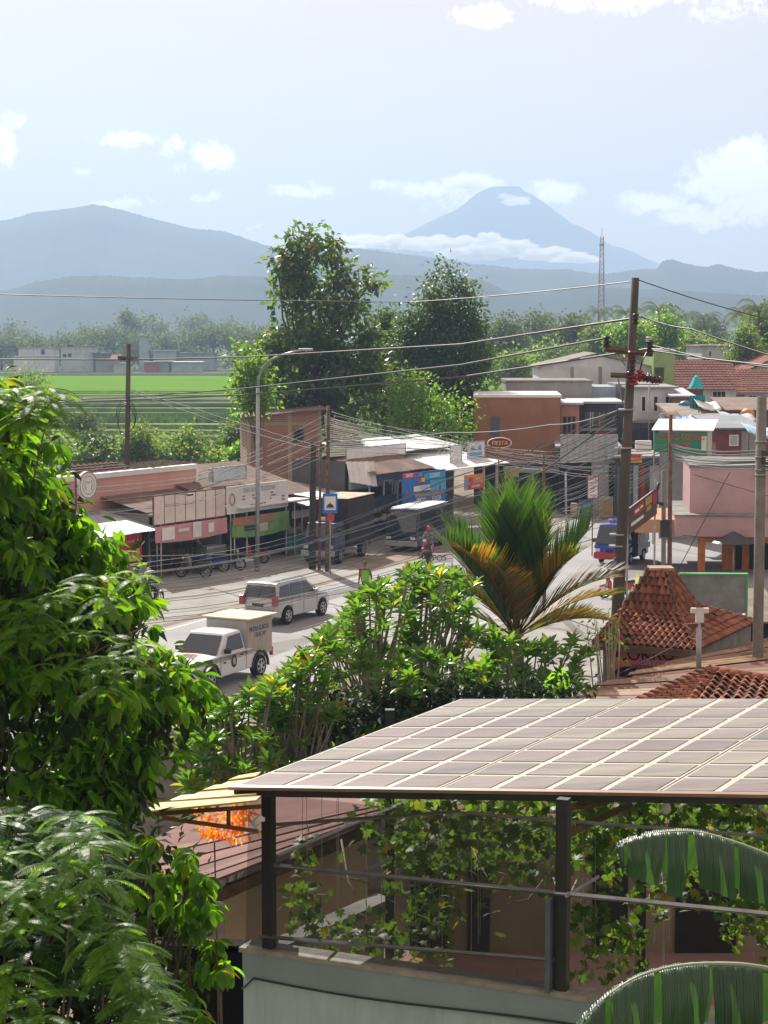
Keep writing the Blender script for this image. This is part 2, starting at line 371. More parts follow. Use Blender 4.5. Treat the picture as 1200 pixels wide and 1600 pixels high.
cloudbank([(560, 378, 44, 9), (612, 382, 50, 11), (668, 384, 46, 13), (715, 384, 46, 12), (768, 382, 36, 14), (795, 392, 50, 15), (850, 400, 46, 12), (900, 405, 40, 9), (745, 398, 60, 13)], 4200, .05, 'white cloud bank lying across the foot of the volcano', 2)
cloudbank([(808, 316, 24, 8), (790, 308, 12, 5), (730, 290, 30, 11)], 5300, .04, 'small white cloud in front of the volcano summit', 5)

# ------------------------------------------------------------ road and yards
asph = M('worn_asphalt', (.265, .265, .275), .8, .16, .35, bump=.25, dirt=.45, dcol=(.32, .31, .305), spec=.39)
dirtm = M('dusty_verge', (.24, .20, .155), .95, .3, .5, bump=.4, dirt=.5, dcol=(.15, .125, .10))
slabm = M('concrete_apron', (.26, .255, .24), .9, .2, .5, bump=.3, dirt=.5, dcol=(.17, .15, .13))
paint = M('road_paint', (.55, .53, .46), .7, .25, 3, dirt=.5, dcol=(.2, .19, .17))
RC = Vector((-3.2, 75, 0)); RA = math.radians(90 - 24.5); RD = Vector((math.cos(RA), math.sin(RA), 0)); RN = Vector((math.sin(RA), -math.cos(RA), 0))
def R(s, t, z=0): return RC + RD * s + RN * t + Vector((0, 0, z))
def sheet(name, pts, z, mat): return tag(MB().quad(*[(p[0], p[1], z) for p in pts]).build(name, mat), kind='structure')
sheet('dirt_yard', [R(-60, -30), R(-60, 22), R(90, 40), R(90, -30)], 0, dirtm)
sheet('pavement', [R(-60, -14.5), R(-60, -5.2), R(60, -6), R(60, -12.5)], .006, slabm)
sheet('road', [R(-80, -5.0), R(-80, 6.4), R(6, 6.8), R(14, 11), R(24, 20), R(30, 34), R(34, 60), R(60, 60), R(62, 30), R(82, 24), R(150, 18), R(150, 2), R(70, -3), R(50, -5.2)], .012, asph)
sheet('driveway', [R(-12, 6.9), R(-12, 16), R(30, 24), R(48, 20), R(32, 13), R(18, 9.2)], .009, slabm)
for i in range(-10, 14):
    sheet('lane_marking', [R(i * 6, -.06), R(i * 6, .06), R(i * 6 + 3, .06), R(i * 6 + 3, -.06)], .017, paint)
for t in (-4.7, 5.9):
    sheet('edge_line', [R(-60, t - .06), R(-60, t + .06), R(8, t + .06), R(8, t - .06)], .017, paint)
for i, (s_, t_, l_, w_) in enumerate([(-9, 1.2, 7, 1.6), (3, -3.2, 10, 1.2), (14, 2.5, 6, 2.2), (-22, 3.6, 9, 1.5), (26, -1.0, 8, 1.4), (20, 6.5, 5, 2.0)]):
    a_ = [R(s_ + l_ * (.5 - .5 * math.cos(q)) + .2 * math.sin(q * 3 + i), t_ + w_ * .5 * math.sin(q) + .08 * math.cos(q * 5 + i)) for q in [j * 2 * math.pi / 14 for j in range(14)]]
    sheet('asphalt_patch', a_[::-1], .015, M('asphalt_patch', (.20, .19, .19), .85, .2, .8, bump=.3, dirt=.4, dcol=(.14, .135, .13)))
sheet('dirt_patch', [R(18, -5.4), R(20, -8), R(30, -9), R(33, -5.5)], .019, dirtm)
# ------------------------------------------------------------ buildings
def rect(fr, px0, py0, px1, py1, off=0):
    """k0,k1,z0,z1 on the plane, from two picture corners (top-left, bottom-right)"""
    k0, za = fr.kz(px0, py0, off); k1, zb = fr.kz(px1, py1, off); return k0, k1, zb, za
def win(root, fr, px0, py0, px1, py1, off, frame, pane=None, name='window', shut=False, mull=0):
    k0, k1, z0, z1 = rect(fr, px0, py0, px1, py1, off)
    t = .06; f = MB()
    f.box(k0 - t, k0, off - .05, off + .05, z0 - t, z1 + t); f.box(k1, k1 + t, off - .05, off + .05, z0 - t, z1 + t)
    f.box(k0, k1, off - .05, off + .05, z1, z1 + t); f.box(k0, k1, off - .07, off + .05, z0 - t, z0)
    for i in range(mull):
        kk = k0 + (k1 - k0) * (i + 1) / (mull + 1); f.box(kk - .02, kk + .02, off - .04, off + .04, z0, z1)
    w = f.build(name, frame, root); MB().box(k0, k1, off - .012, off + .0, z0, z1).build('pane', pane or glass, w); return w
CW = {}
def wallm(n, c, **k):
    a = dict(rough=.88, var=.1, scale=.8, bump=.15, dirt=.4, dcol=tuple(x * .45 for x in c)); a.update(k); return M(n, c, **a)
pinkw = wallm('faded_pink_plaster', (.56, .31, .25), dirt=.25); mauve = wallm('mauve_pink_plaster', (.46, .31, .32)); whitew = wallm('stained_white_wall', (.62, .63, .65))
greyw = wallm('grey_render', (.26, .27, .27)); orangew = wallm('orange_brown_plaster', (.33, .155, .085)); cream = wallm('cream_plaster', (.42, .36, .26))
limew = wallm('lime_green_plaster', (.27, .40, .16)); salmon = wallm('salmon_plaster', (.46, .22, .16)); bluew = wallm('pale_blue_wall', (.33, .40, .46))
tileroof = M('old_clay_roof', (.095, .05, .04), .9, .4, 1.6, bump=.5, dirt=.6, dcol=(.055, .04, .035), spec=.08)
redroof = M('red_brown_roof', (.19, .08, .06), .9, .3, 1.5, bump=.4, dirt=.45, dcol=(.10, .06, .05), spec=.1)
tin = M('corrugated_tin', (.40, .42, .44), .5, .15, .8, metal=.35, dirt=.5, dcol=(.22, .20, .18))
rtin = M('rusted_tin', (.19, .13, .105), .75, .35, 1.2, dirt=.6, dcol=(.11, .085, .07), spec=.15)
asb = M('fibre_cement_sheet', (.25, .22, .19), .92, .3, 1, dirt=.6, dcol=(.12, .10, .085))
cloth = M('white_banner_cloth', (.72, .71, .71), .8, .1, 3, dirt=.25, dcol=(.42, .36, .34))
pinkpanel = M('faded_pink_panel', (.74, .62, .58), .7, .15, 1.4, dirt=.4, dcol=(.60, .55, .53))
def ribbed(root, a, b, c, d, mat, n=4, name='roof_sheet', ribs=True, gap=.02):
    """roof plane a-b (eave) c-d (ridge) made of n overlapping ribbed sheets"""
    a, b, c, d = map(Vector, (a, b, c, d)); up = (b - a).cross(d - a).normalized()
    if up.z < 0: up = -up
    for i in range(n):
        u0, u1 = i / n, (i + 1) / n + (.01 if i < n - 1 else 0); o_ = up * (.012 * (i % 2) + random.uniform(0, .006))
        m = MB(); p = [a.lerp(b, u0) + o_, a.lerp(b, u1) + o_, d.lerp(c, u1) + o_, d.lerp(c, u0) + o_]
        if ribs: m.corr(*p, amp=.022, pitch=.16)
        else: m.slab(p, .03)
        m.build(name, mat, root)
def tilerows(root, a, b, c, d, mat, rows=14, cols=40, name='roof_tiles', amp=.035):
    """one joined tiled slope, stepped by course and waved by tile"""
    a, b, c, d = map(Vector, (a, b, c, d)); up = (b - a).cross(d - a).normalized()
    if up.z < 0: up = -up
    V = []; Fa = []; nn = cols * 4
    for r in range(rows):
        t0, t1 = r / rows, (r + 1.15) / rows
        for e, t in ((0, t0), (1, min(t1, 1.02))):
            for i in range(nn + 1):
                u = i / nn; w = math.sin(i * math.pi / 2) * .5 + .5; jit = random.uniform(-.006, .006)
                V.append(a.lerp(b, u).lerp(d.lerp(c, u), t) + up * ((.06 if e == 0 else .0) + amp * w + jit))
        base = r * 2 * (nn + 1)
        Fa += [(base + i, base + i + 1, base + nn + 2 + i, base + nn + 1 + i) for i in range(nn)]
    o = link(name, npmesh(name, [tuple(v) for v in V], Fa), mat, root); o['kind'] = 'stuff'; return o
SF = Fr((-10.96, 90.8), math.atan2(.861, .509))
def shop(label, cat='shop', **k):
    return thing('shop', label, cat, SF.A, SF.rz)
def posts(root, ks, z1, mat=galv, off=0, r=.035, z0=0):
    for k_ in ks: MB().tube([(k_, off, z0), (k_, off, z1)], r, 6).build('post', mat, root)
def inside(root, k0, k1, h, depth=3.2, wm=greyw, fr_off=0):
    """recessed dark shop: back wall, side walls, floor"""
    MB().box(k0, k1, depth, depth + .15, 0, h).build('back_wall', wm, root)
    MB().box(k0 - .0, k0 + .12, fr_off + .3, depth, 0, h).build('side_wall', wm, root)
    MB().box(k1 - .12, k1, fr_off + .3, depth, 0, h).build('side_wall', wm, root)
clutterm = [M('clutter_%d' % i, c, .7, .2, 4) for i, c in enumerate([(.30, .05, .04), (.05, .10, .25), (.35, .33, .30), (.05, .20, .18), (.30, .20, .06), (.08, .08, .09), (.4, .4, .42)])]
# --- 1: stall with round sign, grey corrugated awning
s1 = shop('low stall under a grey corrugated awning with a faded pink parapet wall behind')
k0 = SF.kz(60, 840)[0]; k1 = SF.kz(239, 826)[0]; ze = SF.kz(238, 826)[1]
ribbed(s1, (k0, -.6, ze), (k1, -.6, ze), (k1, 3.2, ze + .75), (k0, 3.2, ze + .75), tin, 7)
posts(s1, [k0 + 2, k1 - 1.6, k1 - .1], ze - .05, off=-.3)
inside(s1, k0, k1, 2.3, wm=M('dark_wood_wall', (.06, .05, .045), .9, .3, 2))
a0 = SF.kz(98, 743, 3.2); a1 = SF.kz(305, 728, 3.2)
MB().box(a0[0] - 2, a1[0], 3.2, 3.4, 0, a1[1] - .15).build('parapet_wall', pinkw, s1)
MB().box(a0[0] - 2, a1[0] + .12, 3.12, 3.48, a1[1] - .15, a1[1] + .1).build('parapet_cap', white, s1)
MB().box(a1[0], a1[0] + .2, 3.14, 3.46, 0, a1[1] - .15).build('corner_pier', white, s1)
rz1 = SF.kz(240, 716, 8.5)[1]
tilerows(s1, (k0 - 2, 3.6, 3.7), (a1[0], 3.6, 3.7), (a1[0], 8.5, rz1), (k0 - 2, 8.5, rz1), tileroof, 12, 40)
tilerows(s1, (a1[0], 13.5, 3.5), (k0 - 2, 13.5, 3.5), (k0 - 2, 8.5, rz1), (a1[0], 8.5, rz1), tileroof, 12, 40)
for sx in (k0 - 2, a1[0] - .15): MB().prism([(0, 0)], 0, 0) if False else MB().add([(sx, 3.7, 0), (sx, 13.4, 0), (sx, 13.4, 3.4), (sx, 8.5, rz1 - .1), (sx, 3.7, 3.6), (sx + .15, 3.7, 0), (sx + .15, 13.4, 0), (sx + .15, 13.4, 3.4), (sx + .15, 8.5, rz1 - .1), (sx + .15, 3.7, 3.6)], [(0, 1, 2, 3, 4), (9, 8, 7, 6, 5), (0, 5, 6, 1), (2, 1, 6, 7)]).build('gable_wall', cream, s1)
# round sign on its own arm
kc, zc = SF.kz(136, 758, -1.0)
rs = thing('round_sign', 'round white shop sign with a faded ring emblem above the grey awning', 'sign', SF.w(kc, -1.0, 0), SF.rz)
MB().cyl((0, 0, zc), (0, 1, 0), .62, .16, 28).build('sign_box', white, rs)
for r0, r1, mm in ((.60, .565, blackm), (.42, .39, M('faded_brown_print', (.32, .22, .18), .8))):
    m = MB(); nn = 28
    for i in range(nn):
        a, b_ = 2 * math.pi * i / nn, 2 * math.pi * (i + 1) / nn
        m.quad(*[(r * math.cos(q), -.086, zc + r * math.sin(q)) for r, q in ((r0, a), (r0, b_), (r1, b_), (r1, a))])
    m.build('ring_print', mm, rs)
em = MB()
em.tube([(-.18, -.084, zc - .22), (-.26, -.084, zc), (-.2, -.084, zc + .2)], .02, 4); em.tube([(.18, -.084, zc - .22), (.26, -.084, zc), (.2, -.084, zc + .2)], .02, 4); em.tube([(-.12, -.084, zc + .16), (0, -.084, zc + .1), (.12, -.084, zc + .16)], .02, 4)
em.build('emblem', _m['faded_brown_print'], rs)
MB().tube([(-.72, .05, 0), (-.72, .05, zc + .5)], .05, 6).tube([(-.72, .05, zc), (-.55, .05, zc)], .03, 6).build('post', rust, rs)
def poster(label, px0, py0, px1, py1, off, bodycol, prints, name='poster', cat='banner', fr=SF, drop=0.0, wave=.0, frame=None, depth=.03):
    k0, k1, z0, z1 = rect(fr, px0, py0, px1, py1, off)
    z1b = fr.kz(px1, py1, off)[1]
    r_ = thing(name, label, cat, fr.w(k0, off, 0), fr.rz)
    w = k1 - k0; h = z1 - z0; n = 14; m = MB()
    vs = []
    for j in range(5):
        for i in range(n + 1):
            vs.append((w * i / n, wave * math.sin(i * 1.7 + j) * (1 - j / 5) , z0 + h * j / 4 - (drop * math.sin(math.pi * i / n) * (1 - j / 4))))
    m.add(vs, [(j * (n + 1) + i, j * (n + 1) + i + 1, (j + 1) * (n + 1) + i + 1, (j + 1) * (n + 1) + i) for j in range(4) for i in range(n)])
    o = m.build('sheet', bodycol, r_)
    sl = o.modifiers.new('thick', 'SOLIDIFY'); sl.thickness = depth; sl.offset = -1 
    for p in prints:
        u0, v0, u1, v1, mm = p[:5]
        if len(p) == 5: MB().box(w * u0, w * u1, -.014 - wave, -.008 - wave, z1 - h * v1, z1 - h * v0).build('print', mm, r_)
        else: text(p[5], mm, r_, h * (v1 - v0) * 1.25, (w * (u0 + u1) / 2, -.016 - wave, z1 - h * (v0 + v1) / 2), (math.pi / 2, 0, 0), sx=p[6] if len(p) > 6 else 1, name='lettering')
    if frame:
        f = MB(); t = .04
        f.box(-t, 0, -.03, .03, z0 - t, z1 + t); f.box(w, w + t, -.03, .03, z0 - t, z1 + t); f.box(0, w, -.03, .03, z1, z1 + t); f.box(0, w, -.03, .03, z0 - t, z0); f.build('frame', frame, r_)
    return r_
redc = M('red_banner', (.50, .035, .04), .7, .12, 3); yel = M('yellow_print', (.60, .42, .06), .7); wht = M('white_print', (.75, .75, .74), .7, .05); blk = M('black_print', (.03, .03, .035), .7, .1)
poster('red poster with small white lettering and a yellow foot hung in the dark stall', 182, 833, 222, 875, .2, redc, [(.1, .08, .5, .14, wht, 'MENU', 1), (.2, .3, .85, .38, wht, 'ES TEH 3000', .8), (0, .84, 1, 1, yel), (.08, .55, .22, .82, yel), (.3, .6, .42, .82, wht), (.6, .55, .68, .8, yel), (.75, .6, .9, .8, yel)])
poster('dusty pale cloth banner sagging at the darkest end of the corrugated awning', 138, 843, 178, 860, .2, cloth, [], drop=.15)
# --- 2: shop with large pink panel sign
s2 = shop('open fronted workshop beneath the large blank pink panel sign')
k0, k1 = k1 + .05, SF.kz(353, 800)[0]
inside(s2, k0, k1, 3.0); MB().box(k0, k1, -.5, 3.2, 2.95, 3.05).build('canopy_slab', M('canopy_edge', (.33, .33, .33), .8, .2, 2), s2)
posts(s2, [k0 + .1, k0 + 3.0, k1 - .1], 2.95, mat=white, off=-.35)
MB().box(k0 + .5, k1 - .5, 3.1, 3.18, .2, 2.4).build('shutter', M('dark_blue_shutter', (.03, .06, .11), .6, .2, 2, stretch=(20, 1, 1)), s2)
ribbed(s2, (k0, .4, 3.1), (k1, .4, 3.1), (k1, 6.5, 4.5), (k0, 6.5, 4.5), rtin, 4)
rz2 = SF.kz(330, 712, 10)[1]
tilerows(s2, (k0, 6.0, 4.1), (k1 + 1, 6.0, 4.1), (k1 + 1, 10, rz2), (k0, 10, rz2), tileroof, 12, 30)
p0 = SF.kz(240, 776, -.55); p1 = SF.kz(352, 764, -.55); zb = SF.kz(240, 824, -.55)[1]; ztop = (p0[1] + p1[1]) / 2
sg = thing('panel_sign', 'long blank sign of seven sun bleached pink panels on the shop roof edge', 'sign', SF.w(0, -.55, 0), SF.rz)
n = 7
for i in range(n):
    a = p0[0] + (p1[0] - p0[0]) * i / n; b_ = p0[0] + (p1[0] - p0[0]) * (i + 1) / n
    MB().box(a + .02, b_ - .02, 0, .03, zb + .1, ztop).build('panel', pinkpanel, sg)
f = MB(); f.box(p0[0], p1[0], .035, .08, zb + .05, ztop + .05)
for i in range(n + 1): kk = p0[0] + (p1[0] - p0[0]) * i / n; f.box(kk - .02, kk + .02, -.01, .06, zb, ztop + .06)
f.build('frame', rust, sg)
MB().box(-.04, .04, -.7, 0, 0, .04, Matrix.Translation((p0[0] + 1.9, 0, ztop))).box(-.15, .15, -.8, -.62, -.04, .05, Matrix.Translation((p0[0] + 1.9, 0, ztop))).build('spotlight', blackm, sg)
poster('long faded pink and white banner hanging under the pink panel sign', 243, 824, 355, 832, -.6, M('faded_pink_cloth', (.60, .30, .33), .8, .15, 1), [(.08, .1, .25, .9, cloth), (.5, .0, .62, 1, cloth), (.72, .2, .8, .8, cloth), (.3, .3, .45, .5, cloth)], drop=.1, wave=.02)
# --- 3: shop with the white text board
s3 = shop('blue fronted shop under a white lettered board and a green banner')
k0, k1 = k1 + .05, SF.kz(452, 780)[0]
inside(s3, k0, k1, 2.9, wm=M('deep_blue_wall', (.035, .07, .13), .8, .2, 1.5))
MB().box(k0, k1 + .6, -.9, .5, 2.9, 2.98).build('canopy_slab', white, s3)
posts(s3, [k0 + .1, k0 + 1.2, k1 - .9, k1 - .1], 2.9, mat=white, off=-.4)
ribbed(s3, (k0, .2, 3.15), (k1 + 3, .2, 3.15), (k1 + 3, 5.5, 4.6), (k0, 5.5, 4.6), rtin, 6)
rz3 = SF.kz(430, 704, 11)[1]
tilerows(s3, (k0, 5.2, 4.2), (k1 + 4.5, 5.2, 4.2), (k1 + 3.5, 11, rz3), (k0, 11, rz3), tileroof, 14, 40)
wb = poster('white shop board of small dark lettering and a round crest behind the lamp post', 355, 762, 449, 790, -.6, cloth, [
    (.14, .08, .92, .30, M('pale_grey_print', (.42, .43, .43), .8), 'PENGOBATAN TRADISIONAL', .62), (.20, .38, .32, .44, blk, 'URUT', .8), (.34, .38, .50, .44, blk, 'SARAF', .8), (.20, .50, .32, .56, blk, 'PATAH', .8), (.34, .50, .55, .56, blk, 'TULANG', .8),
    (.66, .36, .8, .42, blk, 'TERIMA', .8), (.66, .47, .85, .53, blk, 'PANGGILAN', .8), (.66, .58, .76, .64, blk, 'JAM', .8), (.16, .74, .84, .83, blk, 'Hubungi Telepon 0852 2700', .8), (.88, .55, .97, .62, blk, 'BUKA', .8), (.88, .68, .97, .75, blk, '24 JAM', .8)], frame=white)
tor = MB(); kk, k2, z0, z1 = rect(SF, 355, 762, 449, 790, -.6); w_, h_ = k2 - kk, z1 - z0
nn = 20; tor.tube([(w_ * .075 + .2 * math.cos(i * 2 * math.pi / nn), -.02, z0 + h_ * .52 + .28 * math.sin(i * 2 * math.pi / nn)) for i in range(nn + 1)], .03, 4).build('crest', M('crest_print', (.35, .16, .12), .8), wb)
poster('green and terracotta cloth banner tied under the white lettered board', 363, 810, 452, 826, -.65, M('green_banner_cloth', (.16, .34, .10), .8, .3, 1.2, dirt=.5, dcol=(.42, .40, .30)), [(.0, .0, .72, .42, M('terracotta_print', (.42, .21, .14), .8, .2, 2)), (.2, .5, .44, .62, blk), (.2, .68, .40, .76, blk), (.46, .45, .6, .9, M('pale_green_print', (.45, .52, .38), .8))], drop=.15, wave=.03)
goods = bpy.data.materials.new('shop_goods'); goods.use_nodes = True; gt = goods.node_tree; gg = gt.nodes.new('ShaderNodeNewGeometry'); gr_ = gt.nodes.new('ShaderNodeValToRGB'); gr_.color_ramp.interpolation = 'CONSTANT'
for i, c_ in enumerate([(.35, .05, .04), (.05, .12, .3), (.4, .38, .34), (.06, .06, .07), (.35, .25, .06), (.08, .22, .12), (.2, .13, .08), (.5, .5, .5)]):
    e_ = gr_.color_ramp.elements[0] if i == 0 else gr_.color_ramp.elements.new(i / 8); e_.color = (*c_, 1)
gt.links.new(gg.outputs['Random Per Island'], gr_.inputs[0]); gt.links.new(gr_.outputs[0], gt.nodes['Principled BSDF'].inputs['Base Color'])
def stock(root_label, k0_, k1_, off, zmax, n, seed):
    r_ = random.Random(seed); m_ = MB()
    for zz_ in (.4, .9, 1.4, 1.9):
        if zz_ > zmax: break
        m_.box(k0_, k1_, off - .02, off + .42, zz_ - .04, zz_)
        x_ = k0_
        while x_ < k1_ - .3:
            w_ = r_.uniform(.08, .4); h_ = r_.uniform(.12, .42)
            if r_.random() < .8: m_.box(x_, x_ + w_, off, off + r_.uniform(.2, .38), zz_, zz_ + h_)
            x_ += w_ + r_.uniform(.02, .12)
    t_ = thing('shop_goods', root_label, 'goods', SF.A, SF.rz); t_['kind'] = 'stuff'; m_.build('goods', goods, t_)
stock('shelves of mixed goods in the dark stall behind the red poster', -7, -.4, 1.7, 2, 0, 1)
stock('shelves of mixed goods inside the pink panel shop', .5, 5.6, 2.3, 2.2, 0, 2)
stock('shelves of mixed goods inside the blue fronted shop', 6.6, 11.2, 2.2, 2.2, 0, 3)
stock('shelves of mixed goods in the low dark shop with the teal cloth', 12.2, 17.2, 1.2, 2, 0, 4)
stock('shelves of mixed goods inside the corner phone shop', 25, 29.8, .4, 2.2, 0, 5)
stock('shelves of mixed goods in the wide shop behind the truck', 18.6, 24, .6, 2, 0, 6)
# --- roof signs behind
poster('pale blue box sign standing on the rusty roof', 333, 732, 384, 747, 2.2, M('pale_blue_panel', (.40, .46, .50), .6, .1, 2), [], name='box_sign', cat='sign', depth=.3, frame=galv)
# --- 4: dark shop with teal cloth
s4 = shop('low dark shop with a teal cloth hanging beside the power poles')
k0, k1 = k1 + .05, SF.kz(545, 780)[0]
inside(s4, k0, k1, 2.7); ribbed(s4, (k0, -.9, 2.6), (k1, -.9, 2.6), (k1, 3.5, 3.3), (k0, 3.5, 3.3), tin, 4)
posts(s4, [k0 + .1, k0 + 1.6, k1 - .2], 2.6, off=-.7)
MB().box(k0, k1, -.2, -.12, 1.9, 2.3).build('fascia', white, s4)
poster('teal cloth hung in the doorway of the low dark shop', 449, 838, 479, 853, -.2, M('teal_cloth', (.03, .30, .27), .8, .25, 5), [], name='cloth', cat='cloth', wave=.05, drop=.1)
# --- 5: two storey shop under grey shingles with brick wall house behind
s5 = shop('wide shop with a sagging grey shingle roof and hanging metal strips behind the truck')
kA = k1 + .05; kB = SF.kz(642, 780)[0]
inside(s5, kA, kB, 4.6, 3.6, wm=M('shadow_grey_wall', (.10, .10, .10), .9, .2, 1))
zt = SF.kz(600, 722, 0)[1]
q0 = SF.kz(512, 716, 1.0); q1 = SF.kz(655, 706, 1.0); q2 = SF.kz(640, 692, 7.5); q3 = SF.kz(506, 650, 7.5)
tilerows(s5, (q0[0], 1.0, q0[1]), (q1[0], 1.0, q1[1]), (q2[0], 7.5, q2[1]), (q3[0], 7.5, q3[1]), M('grey_shingles', (.17, .15, .135), .9, .3, 1.4, bump=.4, dirt=.5, dcol=(.08, .07, .065), spec=.1), 18, 60)
ribbed(s5, (kA, -1.6, 3.9), (kB, -1.6, 3.9), (kB, 1.5, 4.8), (kA, 1.5, 4.8), rtin, 5)
MB().box(kA, kB, -.1, .05, 3.0, 4.0).build('upper_wall', greyw, s5)
MB().box(kA + 1.5, kB - .5, -.5, -.42, 1.9, 2.5).build('fascia', M('dark_teal_fascia', (.05, .10, .11), .8, .2, 1), s5)
posts(s5, [kA + .5, kA + 3.6, kB - .3], 4.0, off=-1.0, r=.06)
win(s5, SF, 600, 752, 612, 775, -.1, white); win(s5, SF, 618, 752, 627, 775, -.1, white)
poster('row of white roof edge panels above the rusty awning', 541, 702, 633, 714, .8, cloth, [], name='roof_fascia_sign', cat='sign', frame=galv)
st = thing('metal_sheeting', 'loose white corrugated sheets hanging crooked from the shop roof edge', 'sheeting', SF.w(0, -1.3, 0), SF.rz)
ka, za = SF.kz(547, 722, -1.3); kb, zb_ = SF.kz(590, 728, -1.3)
for i in range(5):
    a = ka + (kb - ka) * i / 5; b_ = ka + (kb - ka) * (i + 1) / 5; zz = za - .03 * i
    MB().corr((a, 0, zz - 1.1 - .06 * i), (b_ - .02, 0, zz - 1.15 - .06 * i), (b_ - .02, .25, zz), (a, .25, zz), amp=.02, pitch=.1).build('sheet', white, st)
# --- 6: blue banner shop with white awning
s6 = shop('phone shop on the corner behind the wide blue banner and white awning')
kC = SF.kz(716, 780)[0]
inside(s6, kB + .05, kC, 4.2, 3.6)
MB().slab([(kB, -2.2, 3.75), (kC + 2.6, -2.2, 3.75), (kC + 2.6, 2.2, 4.5), (kB, 2.2, 4.5)], .05).build('awning', M('white_awning', (.60, .62, .64), .5, .08, 1, dirt=.3, dcol=(.4, .42, .44)), s6)
ribbed(s6, (kB - 3, 1.2, 4.7), (kC + 2.6, 1.2, 4.7), (kC + 2.6, 4.4, 5.3), (kB - 3, 4.4, 5.3), tin, 6)
posts(s6, [kB + .2, kC - .5, kC + 1.2], 3.75, mat=M('white_red_post', (.45, .40, .40), .6, .2, 3), off=-2.0, r=.09)
blue = M('blue_banner', (.02, .13, .42), .6, .25, 1.5); sky_ = M('light_blue_print', (.05, .36, .62), .6, .1)
poster('wide blue vinyl banner with white and red lettering above the parked van', 629, 741, 696, 784, -2.3, blue, [
    (0, 0, .28, .13, redc), (.02, .01, .27, .12, wht, 'DEPOT', 1.0), (.28, .02, .50, .14, yel, 'AIR', 1.1), (.48, .06, .98, .24, sky_), (.50, .07, .97, .22, wht, 'SCOVENT', .75), (.34, .18, .42, .3, redc), (.42, .18, .5, .3, yel), (.62, .28, 1, .62, sky_),
    (.24, .40, .74, .56, wht), (.26, .42, .70, .54, M('grey_print', (.25, .25, .28), .7), 'OXYGEN', .9), (.84, .42, .88, .64, redc), (.27, .64, .95, .74, M('photo_print', (.28, .22, .18), .7, .5, 8)), (.27, .76, .55, .9, wht, 'SERVICE HP', .6), (.6, .76, .95, .92, wht, 'PULSA', 1.0), (.05, .5, .1, .62, redc)], wave=.02)
poster('orange and red banner at the corner of the white awning', 726, 743, 757, 762, -2.3, M('orange_banner', (.58, .24, .05), .7, .2, 2), [(.0, .3, .14, .9, sky_), (.14, .62, .95, .98, redc), (.2, .2, .42, .58, redc), (.45, .25, .9, .4, wht, 'PROMO', .9), (.2, .7, .9, .9, wht, 'KUOTA HEMAT', .7)])
poster('white roof sign with faint blue print standing beyond the white awning', 731, 692, 757, 727, -.6, cloth, [(.2, .16, .4, .34, sky_), (.6, .16, .8, .34, sky_), (.1, .42, .85, .55, sky_), (.1, .65, .8, .7, M('pale_grey_print', (.4, .4, .4))), (.1, .78, .7, .83, _m['pale_grey_print'])], name='roof_sign', cat='sign', frame=galv)
poster('narrow plain white roof sign ahead of the bluish printed one', 704, 697, 721, 730, -.9, cloth, [], name='roof_sign', cat='sign', frame=galv)
# fiesta oval sign
kk, zz = SF.kz(780, 692, -3.0)
fs = thing('oval_sign', 'dark red oval sign reading FIESTA in yellow letters', 'sign', SF.w(kk, -3.0, 0), math.radians(12))
red2 = M('dark_red_sign', (.16, .012, .022), .5, .1)
m = MB(); m.prism([(.72 * math.cos(i * math.pi / 10) * (1 if abs(math.cos(i * math.pi / 10)) < .9 else .97), zz + .30 * math.sin(i * math.pi / 10)) for i in range(20)], -.06, .06); m.build('sign_board', red2, fs)
m = MB(); m.tube([(.74 * math.cos(i * math.pi / 10), -.05, zz + .31 * math.sin(i * math.pi / 10)) for i in range(21)], .03, 5).build('rim', white, fs)
text('FIESTA', M('gold_print', (.65, .45, .08), .5), fs, .34, (0, -.075, zz - .01), (math.pi / 2, 0, 0), shear=.2)
MB().tube([(0, .1, 0), (0, .1, zz)], .05, 6).build('post', rust, fs)
text('BAKERY', M('gold_print', (0, 0, 0)), fs, .14, (0, -.075, zz - .42), (math.pi / 2, 0, 0))
# --- brick house behind
BF = Fr(P(386, 700, 128).xy, math.radians(8))
bh = thing('brick_house', 'unplastered brick house with a concrete frame rising behind the shops', 'house', BF.A, BF.rz)
k1 = BF.kz(502, 640)[0]; z0 = BF.kz(386, 652)[1]; z1 = BF.kz(502, 640)[1]
brickm = bpy.data.materials.new('red_brick'); brickm.use_nodes = True; bt = brickm.node_tree; bn = bt.nodes.new('ShaderNodeTexBrick'); bc = bt.nodes.new('ShaderNodeTexCoord'); bmn = bt.nodes.new('ShaderNodeMapping')
bmn.inputs['Rotation'].default_value = (math.radians(90), 0, 0); bt.links.new(bc.outputs['Object'], bmn.inputs[0]); bt.links.new(bmn.outputs[0], bn.inputs['Vector'])
bn.inputs['Color1'].default_value = (.34, .115, .065, 1); bn.inputs['Color2'].default_value = (.24, .085, .055, 1); bn.inputs['Mortar'].default_value = (.30, .25, .21, 1); bn.inputs['Scale'].default_value = 1
bn.inputs['Brick Width'].default_value = .26; bn.inputs['Row Height'].default_value = .12; bn.inputs['Mortar Size'].default_value = .018; bt.links.new(bn.outputs[0], bt.nodes['Principled BSDF'].inputs['Base Color']); bt.nodes['Principled BSDF'].inputs['Roughness'].default_value = .95
m = MB(); m.add([(0, 0, 0), (k1, 0, 0), (k1, 0, z1), (0, 0, z0), (0, .2, 0), (k1, .2, 0), (k1, .2, z1), (0, .2, z0)], [(0, 1, 2, 3), (7, 6, 5, 4), (0, 3, 7, 4), (1, 5, 6, 2), (3, 2, 6, 7)]).build('brick_wall', brickm, bh)
MB().box(k1 - .2, k1, .2, 7, 0, z1).build('side_wall', conc, bh); MB().box(0, .2, .2, 7, 0, z0).build('side_wall', brickm, bh)
